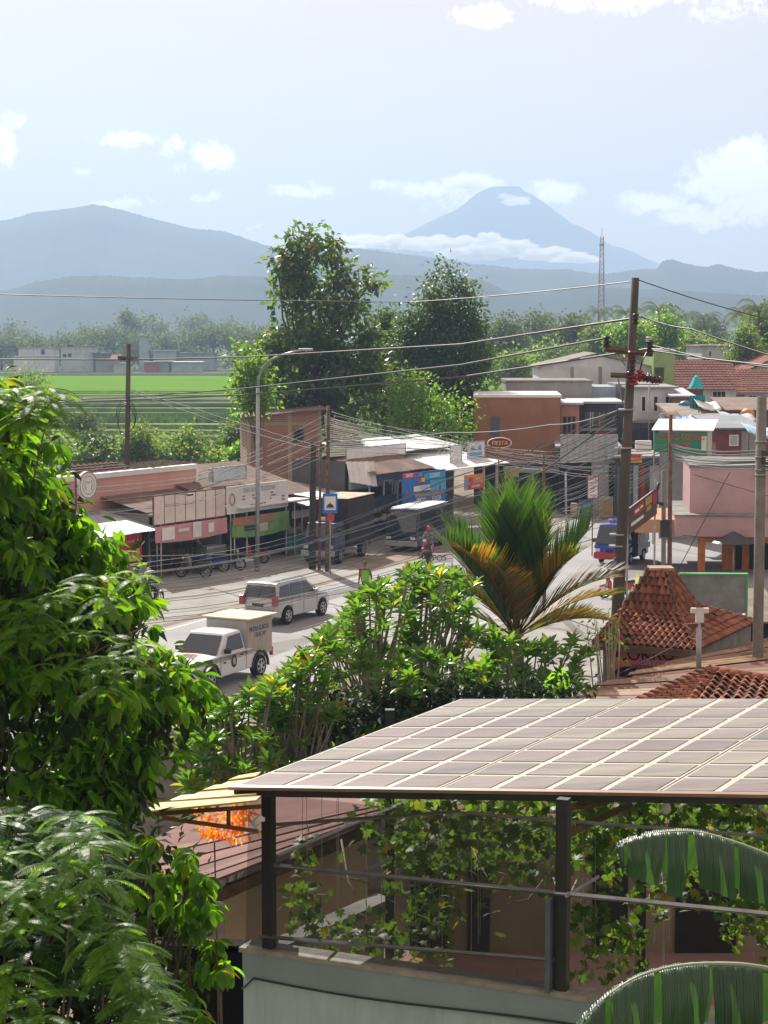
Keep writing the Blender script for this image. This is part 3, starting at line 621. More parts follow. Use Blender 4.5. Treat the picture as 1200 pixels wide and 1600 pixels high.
for kk in (0, k1 * .55, k1 - .25): MB().box(kk, kk + .25, -.03, .22, 0, z0 + (z1 - z0) * kk / k1 + .02).build('column', wallm('pale_concrete', (.36, .30, .22)), bh)
zb = BF.kz(440, 662)[1]; MB().box(.25, k1 - .25, -.025, .2, zb - .12, zb + .12).build('beam', _m['pale_concrete'], bh)
MB().slab([(-.4, -.3, z0), (k1 + .4, -.3, z1 + .12), (k1 + .4, 7.2, z1 + .12), (-.4, 7.2, z0)], .08).build('roof', rtin, bh)
win(bh, BF, 460, 672, 473, 690, -.0, wood)
# --- background buildings: each a closed block with its own roof, windows
def block(name, label, px0, px1, pyt, Y, depth, rot, wall, cat='building', roofm=None, pyb=None, roof='flat', over=.3, group=None, rise=1.2, zb=0):
    A = P(px0, 600, Y); fr = Fr(A.xy, math.radians(rot)); t = thing(name, label, cat, fr.A, fr.rz, group)
    k1 = fr.kz(px1, pyt)[0]; z = fr.kz(px0, pyt)[1]
    MB().box(0, k1, 0, depth, zb, z).build('wall', wall, t)
    rm = roofm or conc
    if roof == 'flat': MB().box(-over, k1 + over, -over, depth + over, z, z + .14).build('roof', rm, t)
    elif roof == 'parapet': MB().box(-.06, k1 + .06, -.06, depth + .06, z, z + .18).build('parapet_cap', rm, t)
    elif roof == 'shed': MB().slab([(-over, -over, z), (k1 + over, -over, z), (k1 + over, depth, z + rise), (-over, depth, z + rise)], .1).build('roof', rm, t)
    elif roof == 'gable':     # ridge along x
        tilerows(t, (-over, -over, z - .1), (k1 + over, -over, z - .1), (k1 + over, depth / 2, z + rise), (-over, depth / 2, z + rise), rm, 12, int(k1 * 3) + 6)
        tilerows(t, (k1 + over, depth + over, z - .1), (-over, depth + over, z - .1), (-over, depth / 2, z + rise), (k1 + over, depth / 2, z + rise), rm, 12, int(k1 * 3) + 6)
        for kx in (.0, k1 - .15): MB().add([(kx, 0, z), (kx, depth, z), (kx, depth / 2, z + rise - .1), (kx + .15, 0, z), (kx + .15, depth, z), (kx + .15, depth / 2, z + rise - .1)], [(0, 2, 1), (3, 4, 5), (0, 3, 5, 2), (1, 2, 5, 4)]).build('gable_wall', wall, t)
    elif roof == 'front_gable':    # gable faces the camera
        zr = z + rise
        MB().add([(0, 0, z), (k1, 0, z), (k1 / 2, 0, zr), (0, .2, z), (k1, .2, z), (k1 / 2, .2, zr)], [(0, 1, 2), (5, 4, 3), (0, 2, 5, 3), (1, 4, 5, 2)]).build('gable_wall', wall, t)
        MB().slab([(-over, -over, z - .1), (k1 / 2, -over, zr + .1), (k1 / 2, depth, zr + .1), (-over, depth, z - .1)], -.08).build('roof', rm, t)
        MB().slab([(k1 / 2, -over, zr + .1), (k1 + over, -over, z - .1), (k1 + over, depth, z - .1), (k1 / 2, depth, zr + .1)], -.08).build('roof', rm, t)
    return t, fr, k1, z
t, fr, k1, z = block('corner_building', 'orange brown two storey building with a white roof edge and one narrow window', 741, 876, 621, 130, 9, -3, orangew, roof='parapet', roofm=white)
win(t, fr, 769, 652, 779, 681, 0, M('dark_frame', (.08, .08, .09), .6), M('blue_glass', (.05, .09, .14), .1, .1, spec=.9))
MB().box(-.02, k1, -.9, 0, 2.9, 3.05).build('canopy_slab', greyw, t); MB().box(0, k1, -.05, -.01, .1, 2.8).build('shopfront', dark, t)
text('', blk, t, .1, (0, 0, 0), (0, 0, 0)) if False else None
t, fr, k1, z = block('annex', 'salmon annex with three narrow slits next to the orange brown building', 877, 905, 632, 131, 7, -3, salmon, roof='flat', roofm=tin)
for i in range(3): win(t, fr, 881 + i * 7, 652, 884 + i * 7, 678, 0, M('dark_frame', (0, 0, 0)), dark)
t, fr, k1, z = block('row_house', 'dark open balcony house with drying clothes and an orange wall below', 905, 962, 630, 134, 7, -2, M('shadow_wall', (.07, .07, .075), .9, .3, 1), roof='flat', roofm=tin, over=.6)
MB().box(.0, k1, -1.3, .0, fr.kz(930, 672)[1], fr.kz(930, 672)[1] + .15).build('balcony_slab', greyw, t)
for i in range(9): MB().box(.4 + i * .16, .5 + i * .16, -.5, -.47, z - 1.6 - (i % 3) * .2, z - .6).build('laundry', clutterm[(i * 3) % 7], t)
MB().box(k1 * .45, k1, -1.0, -.05, fr.kz(940, 692)[1], fr.kz(940, 672)[1]).build('lower_wall', orangew, t)
o = MB().box(k1 * .45, k1 * .68, -1.12, -1.02, fr.kz(940, 690)[1], fr.kz(940, 674)[1]).build('red_cloth', redc, t)
# long pale wall with balustrade (upper terrace)
t, fr, k1, z = block('terrace_house', 'long grey white roof terrace wall above the orange brown building', 791, 925, 598, 142, 8, -1, wallm('weather_stained_wall', (.34, .35, .36)), roof='parapet')
MB().box(k1, k1 + 1.8, .5, 7, 0, z - .3).build('wing', bluew, t); MB().box(k1 + 1.8, k1 + 5, .5, 7, 0, z - .1).build('wing', greyw, t)
t, fr, k1, z = block('hall', 'large pale hall with a shallow gable behind the leaning power pole', 844, 1020, 573, 152, 14, -2, whitew, roof='front_gable', roofm=asb, rise=.9)
for px in (894, 938): kk = fr.kz(px, 580)[0]; MB().box(kk - .12, kk + .12, -.06, 0, 3, z).build('pilaster', greyw, t)
t, fr, k1, z = block('green_tower', 'lime green stair block at the end of the pale hall', 1021, 1054, 549, 150, 6, 0, limew, roof='parapet', roofm=white)
win(t, fr, 1024, 575, 1036, 593, 0, M('dark_green_frame', (.05, .10, .04), .7), M('dark_green_recess', (.04, .08, .03), .9))
# white house under it
t, fr, k1, z = block('row_house', 'white rendered town house with tall louvred windows right of the leaning pole', 985, 1053, 607, 138, 8, -2, whitew, roof='flat', roofm=greyw)
for px in (1003, 1022, 1040, 1047): win(t, fr, px, 620, px + 5, 642, 0, white, dark)
MB().box(-.5, k1 + .4, -1.4, 0, fr.kz(1010, 655)[1] - .2, fr.kz(1010, 655)[1]).build('balcony_slab', greyw, t); MB().box(0, k1, -1.2, -1.1, 0, fr.kz(1010, 668)[1]).build('lower_wall', M('shadow_wall', (0, 0, 0)), t)
MB().tube([(1.2, -1.5, 0), (1.2, -1.5, 8)], .05, 6).build('drain_pipe', galv, t)
t, fr, k1, z = block('white_house', 'white block house with small windows beyond the red tiled roofs', 1096, 1160, 541, 230, 12, 0, wallm('bright_white_wall', (.52, .55, .58)), roof='flat', roofm=M('pink_roof', (.36, .26, .24), .8))
for px in (1108, 1131, 1154): win(t, fr, px, 549, px + 3, 557, 0, white, dark)
t, fr, k1, z = block('tiled_house', 'house with a wide red brown tiled roof beside the lime green block', 1056, 1150, 607, 160, 10, 4, M('brown_brick_wall', (.22, .13, .10), .9, .2, 3), roof='gable', roofm=redroof, over=.7, rise=2.3)
MB().box(k1 * .45, k1, -.08, 0, 4, z - .1).build('front_wall', whitew, t)
win(t, fr, 1114, 612, 1133, 628, -.1, white, dark, mull=2)
t, fr, k1, z = block('tiled_house', 'low tiled house with brick and white front at the end of the red roofs', 1143, 1240, 612, 172, 10, 3, whitew, roof='gable', roofm=redroof, over=.7, rise=1.9)
win(t, fr, 1147, 618, 1162, 632, 0, M('brown_brick_wall', (0, 0, 0)), M('brown_brick_wall', (0, 0, 0))); win(t, fr, 1170, 618, 1182, 630, 0, white, dark, mull=1); win(t, fr, 1188, 618, 1198, 630, 0, white, dark)
t, fr, k1, z = block('tiled_house', 'distant gabled house partly cut off at the picture edge above the tiled roofs', 1150, 1290, 590, 190, 12, 0, cream, roof='front_gable', roofm=redroof, over=.8, rise=2.2)
t, fr, k1, z = block('shed_row', 'white lean-to row with a sheet roof below the turquoise cloth', 1060, 1130, 652, 128, 7, 2, whitew, roof='shed', roofm=asb, rise=.7)
for px in (1066, 1085, 1108): win(t, fr, px, 660, px + 9, 680, 0, white, dark)
t, fr, k1, z = block('shed_row', 'maroon walled kiosk under a pale sheet roof left of the tall concrete pole', 1120, 1185, 668, 112, 6, 2, M('maroon_wall', (.16, .05, .06), .85, .2, 2), roof='shed', roofm=M('blue_grey_sheet', (.16, .19, .22), .6, .25, 1, dirt=.5, dcol=(.1, .09, .085)), rise=.5)
win(t, fr, 1141, 681, 1152, 695, 0, white, M('pale_screen', (.4, .42, .43), .6)); MB().box(k1 * .6, k1, -.06, 0, 0, z - .2).build('front_panel', greyw, t)
t, fr, k1, z = block('shed_row', 'timber and sheet iron shack between the tiled house and the kiosk', 1140, 1230, 640, 140, 7, 0, wood, roof='shed', roofm=rtin, rise=.7)
t, fr, k1, z = block('shed_row', 'plywood walled upper room beside the turquoise curtain', 1053, 1080, 618, 136, 6, 0, M('plywood_wall', (.26, .15, .08), .85, .2, 2), roof='shed', roofm=tin, rise=.4)
# turquoise cloth tied in a peak + hanging curtain
tc_ = thing('cloth_tent', 'turquoise cloth tied up into a peak on a roof pole', 'cloth', P(1088, 640, 133), 0)
teal = M('turquoise_cloth', (.02, .34, .36), .8, .2, 2)
m = MB(); c = P(1088, 585, 133) - tc_.location; pts = [P(px, py, 133 + dy) - tc_.location for px, py, dy in [(1074, 608, 0), (1083, 604, -.8), (1092, 609, -.8), (1099, 604, 0), (1092, 600, .6), (1080, 600, .6)]]
ring1 = [c.lerp(p, .35) + Vector((0, 0, .1)) for p in pts]; n = 6
m.add([c] + ring1 + pts, [(0, 1 + i, 1 + (i + 1) % n) for i in range(n)] + [(1 + i, 7 + i, 7 + (i + 1) % n, 1 + (i + 1) % n) for i in range(n)], True).build('cloth', teal, tc_)
MB().tube([(0, 0, -3), c], .04, 5).build('pole', wood, tc_)
cu = thing('curtain', 'long turquoise curtain hanging beneath the peaked cloth', 'curtain', P(1088, 660, 132.5), 0)
a, b_ = P(1078, 618, 132.5) - cu.location, P(1101, 655, 132.5) - cu.location
m = MB(); n = 16; vs = [(a.x + (b_.x - a.x) * i / n, .08 * math.sin(i * 1.9), z_) for z_ in (b_.z, a.z) for i in range(n + 1)]
m.add(vs, [(i, i + 1, n + 2 + i, n + 1 + i) for i in range(n)], True).build('cloth', teal, cu)
# green banner stall
GF = Fr(P(1022, 700, 106).xy, math.radians(-14))
gs = thing('food_stall', 'food stall roofed with pale sheets behind the green banner', 'stall', GF.A, GF.rz)
k1 = GF.kz(1104, 690)[0]; zt = GF.kz(1030, 668)[1]
MB().slab([(-.1, -.5, zt - .1), (k1 + .4, -.5, zt - .1), (k1 + .4, 3.2, zt + .35), (-.1, 3.2, zt + .35)], .05).build('awning', M('white_awning', (0, 0, 0)), gs)
posts(gs, [0, k1], zt - .1); MB().box(0, k1, 3, 3.1, 0, zt).build('back_wall', greyw, gs)
MB().slab([(k1 + .05, -.4, zt - .1), (k1 + .05, 2.8, zt + .2), (k1 + .05, 2.8, zt - 1.7), (k1 + .05, -.2, zt - 1.6)], .03).build('side_flap', M('pale_flap', (.50, .55, .42), .8, .1), gs)
gb = M('green_vinyl', (.01, .19, .09), .6, .2, 1.5)
poster('green banner with big red capital letters on the food stall', 1023, 676, 1104, 708, -.55, gb, [(.05, .05, .5, .38, redc, 'PINDO', .78), (.5, .05, .98, .38, redc, 'GOYENG', .68), (.2, .48, .75, .78, redc, 'SEAFOOD', .7), (.9, .15, 1.0, .85, M('pale_flap', (0, 0, 0)))], fr=GF, wave=.02)
# low roofs / shopfronts between corner building and crossing
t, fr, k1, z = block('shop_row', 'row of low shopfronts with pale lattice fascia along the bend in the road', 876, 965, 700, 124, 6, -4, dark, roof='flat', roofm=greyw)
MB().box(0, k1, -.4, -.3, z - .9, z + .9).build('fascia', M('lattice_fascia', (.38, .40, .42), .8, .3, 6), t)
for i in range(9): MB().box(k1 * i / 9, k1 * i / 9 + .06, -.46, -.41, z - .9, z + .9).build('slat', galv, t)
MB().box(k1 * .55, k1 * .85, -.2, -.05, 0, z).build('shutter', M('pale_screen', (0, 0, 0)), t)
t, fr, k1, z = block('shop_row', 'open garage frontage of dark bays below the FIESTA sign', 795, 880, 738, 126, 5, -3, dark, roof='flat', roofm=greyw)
posts(t, [0.1, k1 * .45, k1 * .98], z, mat=galv, off=-.3, r=.08)
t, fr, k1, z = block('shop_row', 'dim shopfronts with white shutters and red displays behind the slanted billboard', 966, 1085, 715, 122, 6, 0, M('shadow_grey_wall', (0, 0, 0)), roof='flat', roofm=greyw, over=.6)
for i, (a, b_, mm) in enumerate([(.0, .18, 3), (.21, .27, 6), (.30, .36, 0), (.42, .56, 6), (.60, .70, 1), (.74, .82, 2), (.86, .97, 5)]): MB().box(k1 * a, k1 * b_, -.1 - .03 * i, -.02, .3, z - .5).build('shutter', clutterm[mm], t)
poster('small yellow green notice board hung under the cables near the corner', 789, 730, 811, 745, -3.2, M('olive_board', (.30, .28, .12), .8, .25, 3), [(.1, .3, .35, .6, redc)], name='notice_board', cat='sign')
poster('white notice with red heading hanging from the cables over the crossing', 0, 0, 0, 0, 0, cloth, []) if False else None
NF = Fr(P(919, 790, 100).xy, 0)
poster('tall white notice with a red heading and rows of print beyond the palm', 919, 744, 934, 778, 0, cloth, [(.05, .02, .95, .2, redc, 'PAKET', .9), (.1, .28, .9, .36, redc, 'GURAMEH', .7), (.1, .42, .9, .48, blk, 'AYAM LELE', .7), (.1, .54, .9, .60, blk, 'BEBEK', .9), (.1, .66, .9, .72, blk, 'NILA', .9), (.1, .84, .9, .93, redc, 'BUKA', .9)], fr=NF, name='notice_board', cat='sign', frame=rust)
MB().tube([(.25, .05, 0), (.25, .05, NF.kz(926, 778)[1])], .03, 5).build('post', rust, [o for o in COL.objects if o.name.startswith('notice_board')][-1])
OF = Fr(P(978, 715, 112).xy, 0)
poster('orange food banner strung above the crossing beside the leaning pole', 979, 709, 1003, 723, 0, M('orange_banner', (0, 0, 0)), [(.1, .1, .9, .45, redc), (.2, .5, .9, .8, yel, 'SATE', 1)], fr=OF)
poster('plain white roof tank box above the orange food banner', 994, 689, 1018, 706, 1.5, white, [], fr=OF, name='box_sign', cat='sign', depth=.5)
# slanted brown billboard
SLF = Fr(P(984, 830, 66).xy, math.radians(49))
ka, za = SLF.kz(984, 794); _, zbt = SLF.kz(984, 835); kb, zc2 = SLF.kz(1027, 760); 
bb = thing('billboard', 'slanted brown billboard with red and yellow blocks mounted by the thin poles', 'billboard', SLF.A, SLF.rz)
brown = M('brown_vinyl', (.085, .055, .058), .6, .15, 1.5)
Hh = za - zbt; z0 = zbt; hb = Hh
kq = SLF.kz(1027, 760)[0]; zt1 = SLF.kz(1027, 762)[1]; zb1 = SLF.kz(1027, 803)[1]
print('billboard', ka, kq, za, zbt, zt1, zb1)
zt0 = za; zb0 = zbt
def bq(u0, v0, u1, v1, off, mat, name='print', th=.01):
    def pt(u, v): zt_ = zt0 + (zt1 - zt0) * u; zb_ = zb0 + (zb1 - zb0) * u; return (ka + (kq - ka) * u, off, zt_ + (zb_ - zt_) * v)
    a, b_, c, d = pt(u0, v0), pt(u1, v0), pt(u1, v1), pt(u0, v1)
    m = MB(); m.add([a, b_, c, d] + [(x, y + th, z_) for x, y, z_ in (a, b_, c, d)], [(0, 3, 2, 1), (4, 5, 6, 7), (0, 1, 5, 4), (1, 2, 6, 5), (2, 3, 7, 6), (3, 0, 4, 7)]); return m.build(name, mat, bb)
bq(0, 0, 1, 1, 0, brown, 'board', .06)
redp = M('red_print', (.38, .04, .05), .6); ochre = M('ochre_print', (.42, .25, .07), .6)
bq(.12, .12, .5, .42, -.015, redp); bq(.18, .24, .33, .34, -.02, wht); bq(.37, .22, .46, .31, -.02, wht); bq(.56, .08, .8, .38, -.015, ochre); bq(.60, .44, .76, .62, -.015, ochre); bq(.84, .1, .98, .5, -.015, redp); bq(.05, .62, .5, .74, -.015, wht)
MB().tube([(ka, .08, 0), (ka, .08, za + 1.6)], .035, 6).build('post', galv, bb); MB().tube([(kq, .08, 0), (kq, .08, zt1 + .3)], .035, 6).build('post', galv, bb)
# pink corner house with orange columns
PF = Fr(P(1057, 895, 92).xy, math.radians(-6))
ph = thing('corner_house', 'mauve pink house with a flat canopy on orange columns at the road junction', 'house', PF.A, PF.rz)
kL, _ = PF.kz(1080, 770, 0); _, ztp = PF.kz(1085, 733); _, zmid = PF.kz(1085, 806); _, zcb = PF.kz(1060, 838); kR = PF.kz(1230, 800)[0]
MB().box(kL, kR, 1.2, 8, zmid, ztp).build('upper_wall', mauve, ph); MB().box(kL - .05, kR, 1.15, 8.05, ztp, ztp + .12).build('parapet_cap', conc, ph)
MB().box(-.1, kR, 0, 8, zcb, zmid - .02).build('canopy', mauve, ph); MB().box(-.15, kR + .1, -.06, 8.05, zmid - .02, zmid + .05).build('canopy_top', conc, ph)
MB().box(-2.0, -.1, .6, 7, zcb + .1, zmid - .25).build('side_canopy', wallm('peach_plaster', (.45, .24, .14)), ph)
ora = M('orange_column', (.42, .15, .035), .8, .2, 2, dirt=.3, dcol=(.2, .09, .03))
for px in (1097, 1140, 1150, 1172): kk = PF.kz(px, 860)[0]; MB().box(kk - .17, kk + .17, .3 if px < 1130 else 2.5, .64 if px < 1130 else 2.8, 0, zcb).build('column', ora, ph)
kk = PF.kz(1097, 860)[0]; MB().box(kk + .17, kR, .35, .6, zcb - .32, zcb).build('beam', ora, ph)
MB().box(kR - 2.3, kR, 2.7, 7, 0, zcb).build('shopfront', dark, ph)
MB().tube([(kR - 2.6, -1.2, 0), (kR - 2.6, -1.2, 1.9)], .03, 5).build('post', galv, ph)
um = MB(); um.add([(kR - 2.6, -1.2, 2.3)] + [(kR - 2.6 + 1.1 * math.cos(i * .785), -1.2 + 1.1 * math.sin(i * .785), 1.75) for i in range(8)], [(0, 1 + i, 1 + (i + 1) % 8) for i in range(8)]).build('parasol', blackm, ph)
# --- far village across the fields
def far(label, px0, px1, pyt, mat, Y=615, depth=10, wins=(), roofm=None, rise=.0):
    t, fr, k1, z = block('farm_building', label, px0, px1, pyt, Y, depth, 0, mat, roof='flat' if not rise else 'shed', roofm=roofm or greyw, over=.8, rise=rise)
    for (a, b_, c, d) in wins: win(t, fr, a, b_, c, d, 0, white, dark)
far('long low pale store at the left end of the far village', 22, 85, 557, whitew, depth=8)
far('grey white hall with one window bay beyond the rice field', 30, 84, 544, whitew, 625, wins=[(64, 546, 70, 554)], roofm=redroof)
far('tall white house with dark windows beyond the rice field', 96, 146, 541, wallm('bright_white_wall', (0, 0, 0)), 618, wins=[(105, 538, 114, 542), (106, 552, 112, 558), (98, 553, 104, 558)], roofm=M('dark_roof', (.05, .05, .055), .8))
far('dark roofed open barn beside the tall white house', 146, 166, 552, M('shadow_grey_wall', (0, 0, 0)), 616, roofm=M('dark_roof', (0, 0, 0)))
far('low shed with a dark tiled roof left of the grey slab tower', 150, 180, 562, greyw, 612, roofm=redroof, rise=1.5)
far('small white shed in front of the trees by the field pole', 178, 198, 568, wallm('bright_white_wall', (0, 0, 0)), 610)
far('tall plain grey slab tower in the far village', 218, 230, 526, bluew, 632, depth=4)
far('red fronted workshop beyond the rice field', 226, 247, 566, M('red_shed', (.34, .05, .06), .8), 611)
far('yellow ended grey workshop beside the red front', 247, 264, 565, greyw, 612)
far('wide bluish factory shed among the far trees', 240, 275, 548, bluew, 640)
far('long pale blue shed at the right end of the far village', 268, 312, 566, bluew, 612, roofm=tin)
far('second factory wall behind the long pale blue shed', 280, 335, 552, bluew, 645)

# loose things among the crowded roofs
def rooftank(label, px, py, Y, mat):
    q = P(px, py, Y); t = thing('water_tank', label, 'water tank', (q.x, q.y, 0), 0); z = q.z
    MB().tube([(0, 0, z - .9), (0, 0, z - .15), (0, 0, z), (0, 0, z + .08)], [.45, .45, .3, .12], 14).build('tank', mat, t); MB().box(-.4, .4, -.4, .4, 0, z - .9).build('stand', galv, t)
rooftank('blue water tank on a stand beside the turquoise curtain', 1070, 628, 134, M('tank_blue', (.04, .16, .36), .5)); rooftank('orange water tank behind the maroon kiosk roof', 1168, 640, 126, M('tank_orange', (.45, .18, .04), .5))
def tarp(label, px0, py0, px1, py1, Y, mat, drop=.5):
    a, b = P(px0, py0, Y), P(px1, py1, Y); t = thing('tarpaulin', label, 'tarpaulin', (a.x, a.y, 0), 0); w = b.x - a.x; n = 10; vs = []
    for j in range(4):
        for i in range(n + 1): vs.append((w * i / n, j * .8, a.z + (b.z - a.z) * i / n + j * .16 - drop * .3 * math.sin(math.pi * i / n) + .04 * math.sin(i * 2 + j)))
    o = MB().add(vs, [(j * (n + 1) + i, j * (n + 1) + i + 1, (j + 1) * (n + 1) + i + 1, (j + 1) * (n + 1) + i) for j in range(3) for i in range(n)], True).build('sheet', mat, t)
    sm = o.modifiers.new('thick', 'SOLIDIFY'); sm.thickness = .02
    for x in (0, w): MB().tube([(x, 0, 0), (x, 0, (a.z if x == 0 else b.z) - .0)], .04, 5).build('pole', wood, t)
tarp('bright blue tarpaulin stretched below the turquoise curtain', 1062, 664, 1092, 660, 124, M('blue_tarp', (.03, .14, .38), .6, .2, 3))
tarp('grey tarpaulin roof between the kiosks and the tall concrete pole', 1130, 655, 1185, 660, 118, M('grey_tarp', (.28, .29, .30), .7, .2, 2)); tarp('pale blue tarpaulin at the picture edge beyond the tall concrete pole', 1170, 676, 1225, 684, 104, M('pale_blue_tarp', (.22, .34, .46), .6, .2, 2))
tarp('white tarpaulin over the low wall left of the tiled house', 1092, 635, 1128, 640, 130, cloth); tarp('brown tarpaulin beside the plywood walled room', 1040, 652, 1066, 655, 126, wood)
for i, (px, py, w, h, mi, lb) in enumerate([(1030, 735, .8, 1.6, 6, 'white display case under the green banner'), (1042, 742, .6, 1.2, 3, 'dark green cupboard beside the white display case'), (1056, 748, .9, .8, 0, 'red crate pile below the green banner'), (1068, 740, .5, 1.7, 5, 'black cabinet at the end of the green banner stall'), (905, 775, .8, 1.1, 1, 'blue drum standing before the low shopfronts'), (893, 778, .7, .9, 4, 'orange crate next to the blue drum'), (936, 770, .9, 1.3, 2, 'beige cupboard under the lattice fascia')]):
    q = G(px, py + 60 if px > 1000 else py + 25); q = P(px, py, 114 if px > 1000 else 121); t = thing('cabinet', lb, 'cabinet', (q.x, q.y, 0), 0); MB().box(0, w, 0, .5, .05, h + .05).build('body', clutterm[mi], t, bev=.02); MB().box(.06, w - .06, -.012, -.002, .2, h * .9).build('door', clutterm[(mi + 2) % 7], t)
# ------------------------------------------------------------ vehicles
def shell(prof, w, tum=0., zb=0., crown=.0, ends=0., fr=None, layers=(-1, -.93, -.5, 0, .5, .93, 1), zc=None):
    """closed body: side outline (x,z) swept over the width with rounded plan and crowned top"""
    n = len(prof); xs_ = [p[0] for p in prof]; xm = (max(xs_) + min(xs_)) / 2; xr = (max(xs_) - min(xs_)) / 2; zt = max(p[1] for p in prof)
    vs = []
    for l in layers:
        for x, z in prof:
            e = abs(x - xm) / xr; ww = w * (1 - ends * max(0, e - .6) ** 2 * 6) * (1 - tum * max(0, z - zb))
            if abs(l) == 1: pass
            dz = crown * (1 - l * l) * (1 if z > zt - .35 * (zt - zb) else 0)
            dx = (-.05 * l * l * (1 if x > xm else -1) if e > .95 else 0)
            vs.append((x + dx, l * ww, z + dz))
    m = MB(); fs = [tuple(range(n)), tuple(reversed([(len(layers) - 1) * n + i for i in range(n)]))]
    for j in range(len(layers) - 1):
        for i in range(n): fs.append((j * n + i, (j + 1) * n + i, (j + 1) * n + (i + 1) % n, j * n + (i + 1) % n))
    m.add(vs, fs); return m
def arch(xc, r, z0, n=9, dirn=1):
    """points over a wheel arch, front to rear"""
    a0 = math.asin(min(1, max(-1, (z0 - RW) / r)))
    A_ = [a0 + (math.pi - 2 * a0) * i / n for i in range(n + 1)]
    pts = [(xc + r * math.cos(q), RW + r * math.sin(q)) for q in A_]
    return pts if dirn > 0 else pts[::-1]
_wheel = {}
def wheel(root, x, y, r, wd=.22, steer=0, rimm=None):
    key = (round(r, 3), wd)
    s = 1 if y > 0 else -1
    w = bpy.data.objects.new('wheel', None); COL.objects.link(w); w.parent = root; w.location = (x, y, r); w.rotation_euler = (0, 0, steer + (0 if s > 0 else math.pi)); w.empty_display_size = .1
    if key not in _wheel:
        m = MB(); m.tube([(0, -wd / 2, 0), (0, -wd / 2 + .03, 0), (0, 0, 0), (0, wd / 2 - .03, 0), (0, wd / 2, 0)], [r * .93, r, r, r, r * .92], 24); me1 = m.mesh('tyre')
        m = MB(); m.cyl((0, wd / 2 - .03, 0), (0, 1, 0), r * .62, .04, 20); m.cyl((0, wd / 2 + .0, 0), (0, 1, 0), r * .12, .06, 10)
        for i in range(6):
            a = i * math.pi / 3; m.box(-.028, .028, wd / 2 - .01, wd / 2 + .012, r * .08, r * .6, Matrix.Rotation(a, 4, 'Y'))
        m.tube([(r * .62 * math.cos(i * math.pi / 10), wd / 2, r * .62 * math.sin(i * math.pi / 10)) for i in range(21)], .018, 5)
        _wheel[key] = (me1, m.mesh('rim'))
    a, b_ = _wheel[key]
    link('tyre', a, tyre, w); link('rim', b_, rimm or rim, w); return w
def pane(root, pts, name='window', mat=None, t=.012, label=None):
    m = MB(); m.slab(pts, t); return m.build(name, mat or glass, root, label=label)
def cabin(root, rb, fb, ft, rt, w, tum, zb, mat, sides, wind=True, rear=True, crown=.03, nm='cabin', rmat=None):
    """greenhouse: rear/front bottom x, front/rear top (x,z); sides = list of quads in (x,z)"""
    prof = [(rb, zb), (fb, zb), ft, rt]
    o = shell([(rb, zb - .04), (fb, zb - .04), ft, rt], w, tum, zb, crown).build(nm, mat, root, bev=.05)
    yy = lambda z: w * (1 - tum * max(0, z - zb)) + .006
    for s in (1, -1):
        for q in sides:
            pts = [(x, s * yy(z), z) for x, z in q]
            if s < 0: pts = pts[::-1]
            pane(root, pts, 'side_window')
    if wind:
        a, b_ = Vector((fb, 0, zb)), Vector((ft[0], 0, ft[1])); d = b_ - a; nrm_ = Vector((d.z, 0, -d.x)).normalized() * .03
        p, q = a + d * .06 + nrm_, a + d * .88 + nrm_
        pane(root, [(p.x, -yy(p.z) * .9, p.z), (p.x, yy(p.z) * .9, p.z), (q.x, yy(q.z) * .86, q.z), (q.x, -yy(q.z) * .86, q.z)], 'windscreen', t=.03)
    if rear:
        a, b_ = Vector((rb, 0, zb)), Vector((rt[0], 0, rt[1])); d = b_ - a; nrm_ = Vector((-d.z, 0, d.x)).normalized() * .02
        p, q = a + d * .12 + nrm_, a + d * .82 + nrm_
        pane(root, [(p.x, yy(p.z) * .9, p.z), (p.x, -yy(p.z) * .9, p.z), (q.x, -yy(q.z) * .87, q.z), (q.x, yy(q.z) * .87, q.z)], 'rear_window')
    return o
carwhite = M('white_car_paint', (.70, .71, .72), .3, .03, 2, coat=.6); silver = M('silver_car_paint', (.46, .47, .48), .3, .04, 2, metal=.35, coat=.6)
bluep = M('blue_car_paint', (.025, .06, .38), .35, .1, 2, coat=.4); redpaint = M('red_car_paint', (.40, .02, .025), .35, .1, 2, coat=.4)
darkblue = M('dark_blue_truck_paint', (.02, .035, .09), .45, .2, 2, coat=.2); greyside = M('grey_car_paint', (.22, .23, .25), .4, .1, 2, coat=.3)
blackp = M('black_plastic', (.02, .02, .022), .6, .1, 4); lampw = M('lamp_glass', (.6, .62, .65), .12, .05, 5, spec=.9); lampr = M('red_lamp', (.35, .02, .015), .2, .05, 5, spec=.8)
ply = M('weathered_plywood', (.42, .38, .31), .85, .16, 2.5, dirt=.3, dcol=(.28, .22, .15)); plytop = M('bleached_plywood', (.60, .53, .42), .85, .12, 1.5, stretch=(6, .6, 1), dirt=.2, dcol=(.40, .30, .2))
def place(name, label, cat, gr, gf, halfw, wheelx_mid, group=None, off=None):
    """gr, gf: ground points under the near side's rear and front wheel"""
    hd = (gf - gr).normalized(); left = Vector((-hd.y, hd.x, 0)); s = 1 if left.dot(-gr) > 0 else -1
    mid = (gr + gf) / 2; c = mid - left * s * halfw - hd * wheelx_mid
    return thing(name, label, cat, (c.x, c.y, .018), math.atan2(hd.y, hd.x), group)
